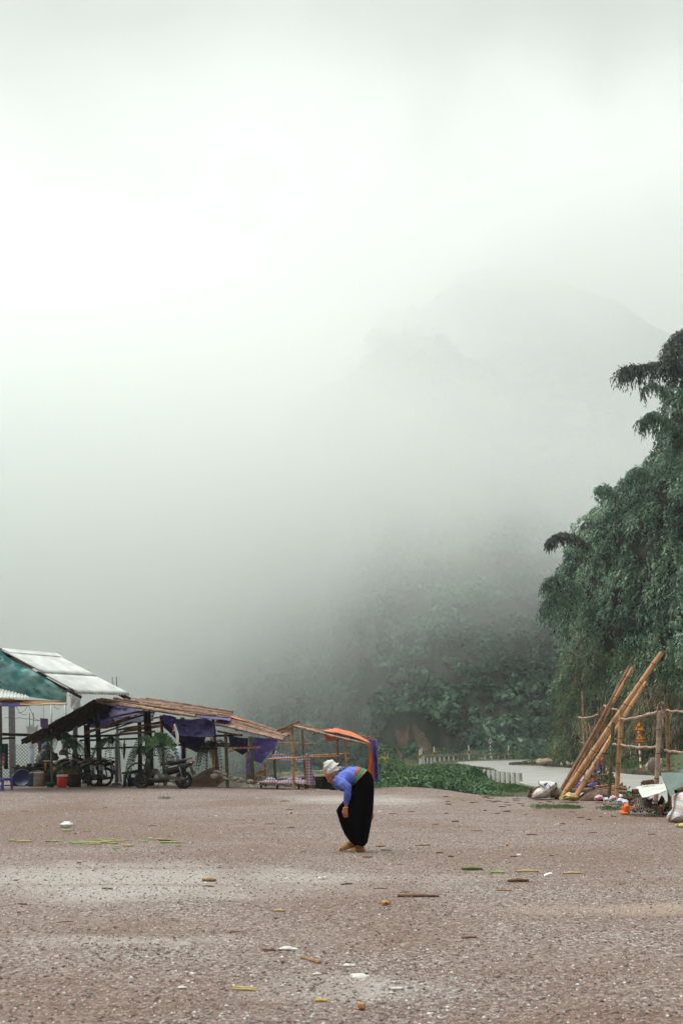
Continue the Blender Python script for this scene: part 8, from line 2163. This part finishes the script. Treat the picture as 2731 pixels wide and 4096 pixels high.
def lay(name, px, py, wpx, m, label, cat, ang=None, thick=.014, flat=.45, curve=.12, group=None, taper=.25, tilt=0):
    b_ = gnd(px, py); s_ = b_.length / F_PX; L_ = wpx * s_; an = gl.uniform(-.35, .35) if ang is None else ang
    dx, dy_ = math.cos(an), math.sin(an)
    if ang is None and abs(math.sin(an)) > 0: pass
    P = []; R_ = []
    wj = L_ * .018
    for k in range(9):
        t = k / 8 - .5; x, y = b_.x + dx * L_ * t - dy_ * curve * L_ * math.sin(math.pi * (t + .5)), b_.y + dy_ * L_ * t + dx * curve * L_ * math.sin(math.pi * (t + .5))
        P.append(Vector((x + gl.uniform(-wj, wj), y + gl.uniform(-wj, wj), float(ground_z(x, y)) + thick * .6 + tilt * abs(t)))); R_.append(thick * gl.uniform(.75, 1.2) * (taper + (1 - taper) * math.sin(math.pi * (k + .6) / 9.2) ** .6))
    mb = MB(); mb.tube(P, R_, n=6, up=(0, 0, 1), flat=1 / flat, smooth=False)
    return mb.build(name, m, org=b_, label=label, cat=cat, group=group)
GH = 'cut green stalks and husks strewn in a line'
for px, py, w, m, a in [(100, 3369, 56, M_LEAFY, .05), (50, 3366, 34, M_LEAFG, .1), (205, 3368, 44, M_LEAFG, -.1), (235, 3366, 28, M_LEAFG, .2), (320, 3376, 66, M_LEAFG, -.2), (300, 3373, 40, M_LEAFG, .2), (345, 3373, 60, M_LEAFG, .1), (372, 3371, 74, M_LEAFG, .15), (392, 3362, 44, M_LEAFG, -.2), (410, 3373, 62, M_LEAFG, 0), (448, 3361, 32, M_LEAFG, .1), (430, 3368, 48, M_LEAFY, -.2), (455, 3376, 30, M_LEAFG, .2), (498, 3362, 34, M_LEAFG, -.1), (513, 3386, 38, M_LEAFY, -.3), (470, 3366, 60, M_LEAFY, .2), (578, 3369, 28, M_LEAFG, 0), (612, 3361, 50, M_LEAFG, .1), (635, 3361, 38, M_LEAFY, .1), (680, 3362, 54, M_LEAFG, 0), (672, 3373, 60, M_LEAFG, -.05), (702, 3373, 44, M_LEAFG, .1), (660, 3364, 44, M_TWIG, 0), (270, 3325, 36, M_LEAFG, 0), (350, 3326, 30, M_LEAFG, .1), (465, 3396, 30, M_LEAFG, .1), (380, 3378, 50, M_LEAFY, .1)]:
    lay('green_husk', px, py, w, m, 'cut stalk or husk in the green-yellow line strewn across the left foreground', 'husk', a, gl.uniform(.010, .017), .5, group=GH, taper=gl.uniform(.2, .6))
o = lay('green_pod', 1888, 3481, 76, mat('olive_pod', (0.14, 0.15, 0.03), (0.09, 0.09, 0.025), scale=6, rough=.5), 'large olive-green pod right of the person on the gravel', 'pod', .03, .026, .5)
lay('green_pod', 1990, 3493, 52, M_LEAFG, 'short pale green pod between the olive pod and the long yellow one', 'pod', -.05, .016)
lay('yellow_stalk', 2108, 3488, 84, M_LEAFY, 'long pale yellow stalk right of the short green pod', 'stalk', .04, .013, taper=.5)
lay('yellow_stalk', 2288, 3496, 70, M_LEAFY, 'brownish yellow stalk furthest right in the row of pods', 'stalk', .04, .014)
lay('dark_stick', 2073, 3528, 76, M_TWIG, 'short thick dark stick below the long pale stalk', 'stick', .12, .020)
lay('long_stick', 1672, 3588, 158, M_TWIG, 'longest thin brown stick, lying left of centre-right on the gravel', 'stick', -.02, .013, curve=.02, taper=.6)
lay('wood_chip', 1542, 3620, 30, M_BAM, 'blocky tan wood chip with a dark top in the right foreground', 'wood chip', 0, .022, taper=.8)
lay('wood_chip', 1520, 3387, 32, M_TANS, 'tan wood chip just right of the sandals', 'wood chip', 0, .013, taper=.8)
lay('wood_chip', 1468, 3430, 34, M_TANS, 'tan wood chip below and right of the sandals', 'wood chip', -.1, .013, taper=.8)
lay('wood_chip', 1758, 3413, 20, M_TANS, 'small square tan chip right of the person', 'wood chip', 0, .014, taper=.8)
lay('tan_stick', 1688, 3383, 56, M_TANS, 'curved tan stick in the gravel right of the sandals', 'stick', .15, .010)
lay('tan_stick', 835, 3526, 50, M_TANS, 'thick tan stick in the pale gravel on the left', 'stick', -.2, .020, taper=.6)
lay('dry_stem', 1245, 3845, 130, M_TANS, 'yellow-brown stem lying aslant in the nearest grey gravel', 'stem', -1.05, .009, curve=.03, taper=.7)
lay('dry_stem', 980, 3955, 100, M_LEAFY, 'straw stem, upper of a crossed pair at the bottom', 'stem', -.35, .008, curve=.03, taper=.7)
lay('dry_stem', 985, 3962, 108, M_LEAFY, 'straw stem, lower of a crossed pair at the bottom', 'stem', -.22, .007, curve=.03, taper=.7)
lay('yellow_leaf', 1285, 4007, 44, mat('yellow_leaf_blade', (0.46, 0.34, 0.07), (0.30, 0.20, 0.05), scale=8, rough=.6), 'bright yellow leaf near the bottom edge', 'leaf', -.1, .010)
lay('yellow_leaf', 1116, 3646, 44, M_LEAFY, 'faded yellow leaf left of centre in the foreground', 'leaf', .1, .010)
c = gnd(1446, 4040); mb = MB(); mb.ell(c + Vector((0, 0, .018)), (.022, .018, .016), wob=.5, seed=3); mb.build('orange_stone', mat('orange_stone', (0.48, 0.25, 0.12), (0.34, 0.16, 0.08), scale=20, rough=.7), org=c, label='small orange stone near the bottom edge', cat='stone')
c = gnd(265, 3310); mb = MB(); mb.ell(c + Vector((0, 0, .035)), (.09, .08, .05), n=20, m=12, wob=.5, seed=8); mb.build('white_lump', M_WHITE, org=c, label='rounded white lump lying alone in the left gravel', cat='lump')
c = gnd(1438, 3905); mb = MB(); mb.ell(c + Vector((0, 0, .0)), (.055, .045, .012), n=20, m=10, wob=.5, seed=9); mb.build('pale_rock', M_PALEW, org=c, label='pale flat rock set in the nearest grey gravel', cat='rock')
for px, py, w, lb in ((1395, 3866, 60, 'pale flat stone behind the nearest flat rock'), (1268, 3900, 46, 'whitish stone left of the nearest flat rock'), (1590, 3960, 60, 'ragged pale stone at the lower right of the grey patch'), (895, 3640, 26, 'pale standing stone chip in the left foreground'), (1150, 3800, 90, 'pale sliver of stone at the left of the grey patch'), (730, 3955, 50, 'whitish stone at the far left of the bottom edge')):
    c = gnd(px, py); s_ = c.length / F_PX; mb = MB(); mb.ell(c + Vector((0, 0, .006)), (w * s_ * .36, w * s_ * .22, w * s_ * .10), n=16, m=9, wob=.6, seed=px); mb.build('pale_stone', M_PALEW, org=c, label=lb, cat='stone')
# scattered twigs, chips and scraps
for k in range(46):
    px, py = gl.uniform(60, 2700), 3185 + 620 * gl.random() ** 1.4
    if 1330 < px < 1520 and py < 3420: continue
    if px > 2440 and py < 3300: continue
    lay('twig', px, py, gl.uniform(12, 44) * (1 + (py - 3185) / 1200), [M_TWIG, M_TWIG, M_TANS, M_BARK][k % 4], 'thin brown twig lying on the gravel', 'twig', gl.uniform(-.6, .6), gl.uniform(.004, .010), group='twigs scattered on the gravel')
for k in range(44):
    px, py = gl.uniform(1780, 2500), gl.uniform(3186, 3222) if k < 30 else gl.uniform(3215, 3290)
    lay('bark_chip', px, py, gl.uniform(10, 28), [M_BARK, M_TWIG, M_BARK][k % 3], 'brown bark chip in the litter along the far edge of the gravel', 'bark', gl.uniform(-.4, .4), gl.uniform(.006, .014), group='bark chips along the edge of the gravel', flat=.6)
for k in range(26):
    px, py = gl.uniform(40, 2700), 3178 + 560 * gl.random() ** 1.5
    if 1330 < px < 1520 and py < 3420: continue
    c = gnd(px, py); s_ = c.length / F_PX; w = gl.uniform(6, 18) * s_; mb = MB()
    mb.grid(crumple(lambda u, v: c + Vector(((u - .5) * w, (v - .5) * w * .8, .006)), .015, 9, k, (0, 0, 1)), 6, 5); mb.build('paper_scrap', M_PALEW, org=c, label='small pale scrap of litter lying on the gravel', cat='litter', group='pale scraps scattered on the gravel')
for px, py, w in ((1290, 3518, 36), (2190, 3506, 30), (475, 3148, 24), (560, 3151, 44), (2240, 3300, 44), (1525, 3249, 26)):
    c = gnd(px, py); s_ = c.length / F_PX; w_ = w * s_; mb = MB(); mb.grid(crumple(lambda u, v: c + Vector(((u - .5) * w_, (v - .5) * w_ * .5, .012 + .01 * math.sin(3 * u))), .02, 6, px, (0, 0, 1)), 10, 6)
    mb.build('plastic_scrap', M_WHITE, org=c, label={1290: 'flat white scrap in the middle of the gravel', 2190: 'bright white feather-like scrap right of the dark stick', 475: 'white paper in front of the tall steel post', 560: 'long white paper in front of the bench', 2240: 'flattened pale bag in the gravel below the sacks', 1525: 'small oval pale scrap right of the skirt'}[px], cat='litter')
for px, py, w in ((1995, 3194, 1), (520, 3150, 40), (1828, 3196, 34)):
    if w > 5: lay('straw_wisp', px, py, w, M_LEAFY, {520: 'wisp of straw in front of the motorbikes', 1828: 'dark curled strip at the gravel edge'}[px], 'straw', 0, .012)
for k in range(14):
    px, py = gl.uniform(350, 640), gl.uniform(3143, 3156); lay('straw_stalk', px, py, gl.uniform(30, 90), [M_LEAFY, M_TANS][k % 2], 'dry straw stalk lying in front of the parked motorbikes', 'straw', gl.uniform(-.15, .15), .008, group='straw strewn in front of the motorbikes', taper=.6)
c = gnd(2125, 3170); mb = MB(); mb.ell(c + Vector((0, 0, .03)), (.12, .1, .06), wob=.5, seed=3); mb.build('tan_rock', M_TANS, org=c, label='tan stone on the grass left of the bark heap', cat='stone')
c = gnd(1262, 3287); 
for px, py, m_, lb in ((1165, 3255, M_RED, 'tiny red fragment in the gravel left of the person'), (2027, 3383, M_ORP, 'tiny orange fragment in the right gravel')):
    c = gnd(px, py); mb = MB(); mb.ell(c + Vector((0, 0, .012)), (.022, .018, .014), wob=.4, seed=px); mb.build('coloured_fragment', m_, org=c, label=lb, cat='fragment')

# ---------------------------------------------------------------- each repeat gets a label of its own, counted across the photo
ONES = 'first second third fourth fifth sixth seventh eighth ninth tenth eleventh twelfth thirteenth fourteenth fifteenth sixteenth seventeenth eighteenth nineteenth'.split()
def ordinal(n):
    if n <= 19: return ONES[n - 1]
    t, u = divmod(n, 10); T = {2: 'twent', 3: 'thirt', 4: 'fort', 5: 'fift', 6: 'sixt'}[t]
    return T + 'ieth' if u == 0 else T + 'y-' + ONES[u - 1]
SHORT = {'cut green stalks and husks strewn in a line': 'cut husk in the green-yellow line on the gravel', 'bark chips along the edge of the gravel': 'brown bark chip in the litter at the gravel edge', 'pale rubble lumps heaped between the sheds': 'pale lump in the rubble between the sheds',
         'twigs scattered on the gravel': 'thin brown twig lying on the gravel', 'loose stones on the grass bank': 'pale stone on the grass bank across the road', 'pale scraps scattered on the gravel': 'small pale litter scrap on the gravel', 'bricks on the hut roof': 'loose brick on the hut roof',
         'firewood stacked beside the brick hut': 'split log beside the brick hut', 'firewood heaped beside the green bamboo posts': 'bamboo stick in the firewood heap', 'straw strewn in front of the motorbikes': 'dry straw stalk in front of the motorbikes'}
for gname, base in SHORT.items():
    L_ = [o for o in bpy.data.objects if o.parent is None and o.get('group') == gname]
    L_.sort(key=lambda o: o.location.x / max(o.location.y, .1))
    for k, o in enumerate(L_): o['label'] = base + (', leftmost' if k == 0 else ', rightmost' if k == len(L_) - 1 else ', ' + ordinal(k + 1) + ' from the left')
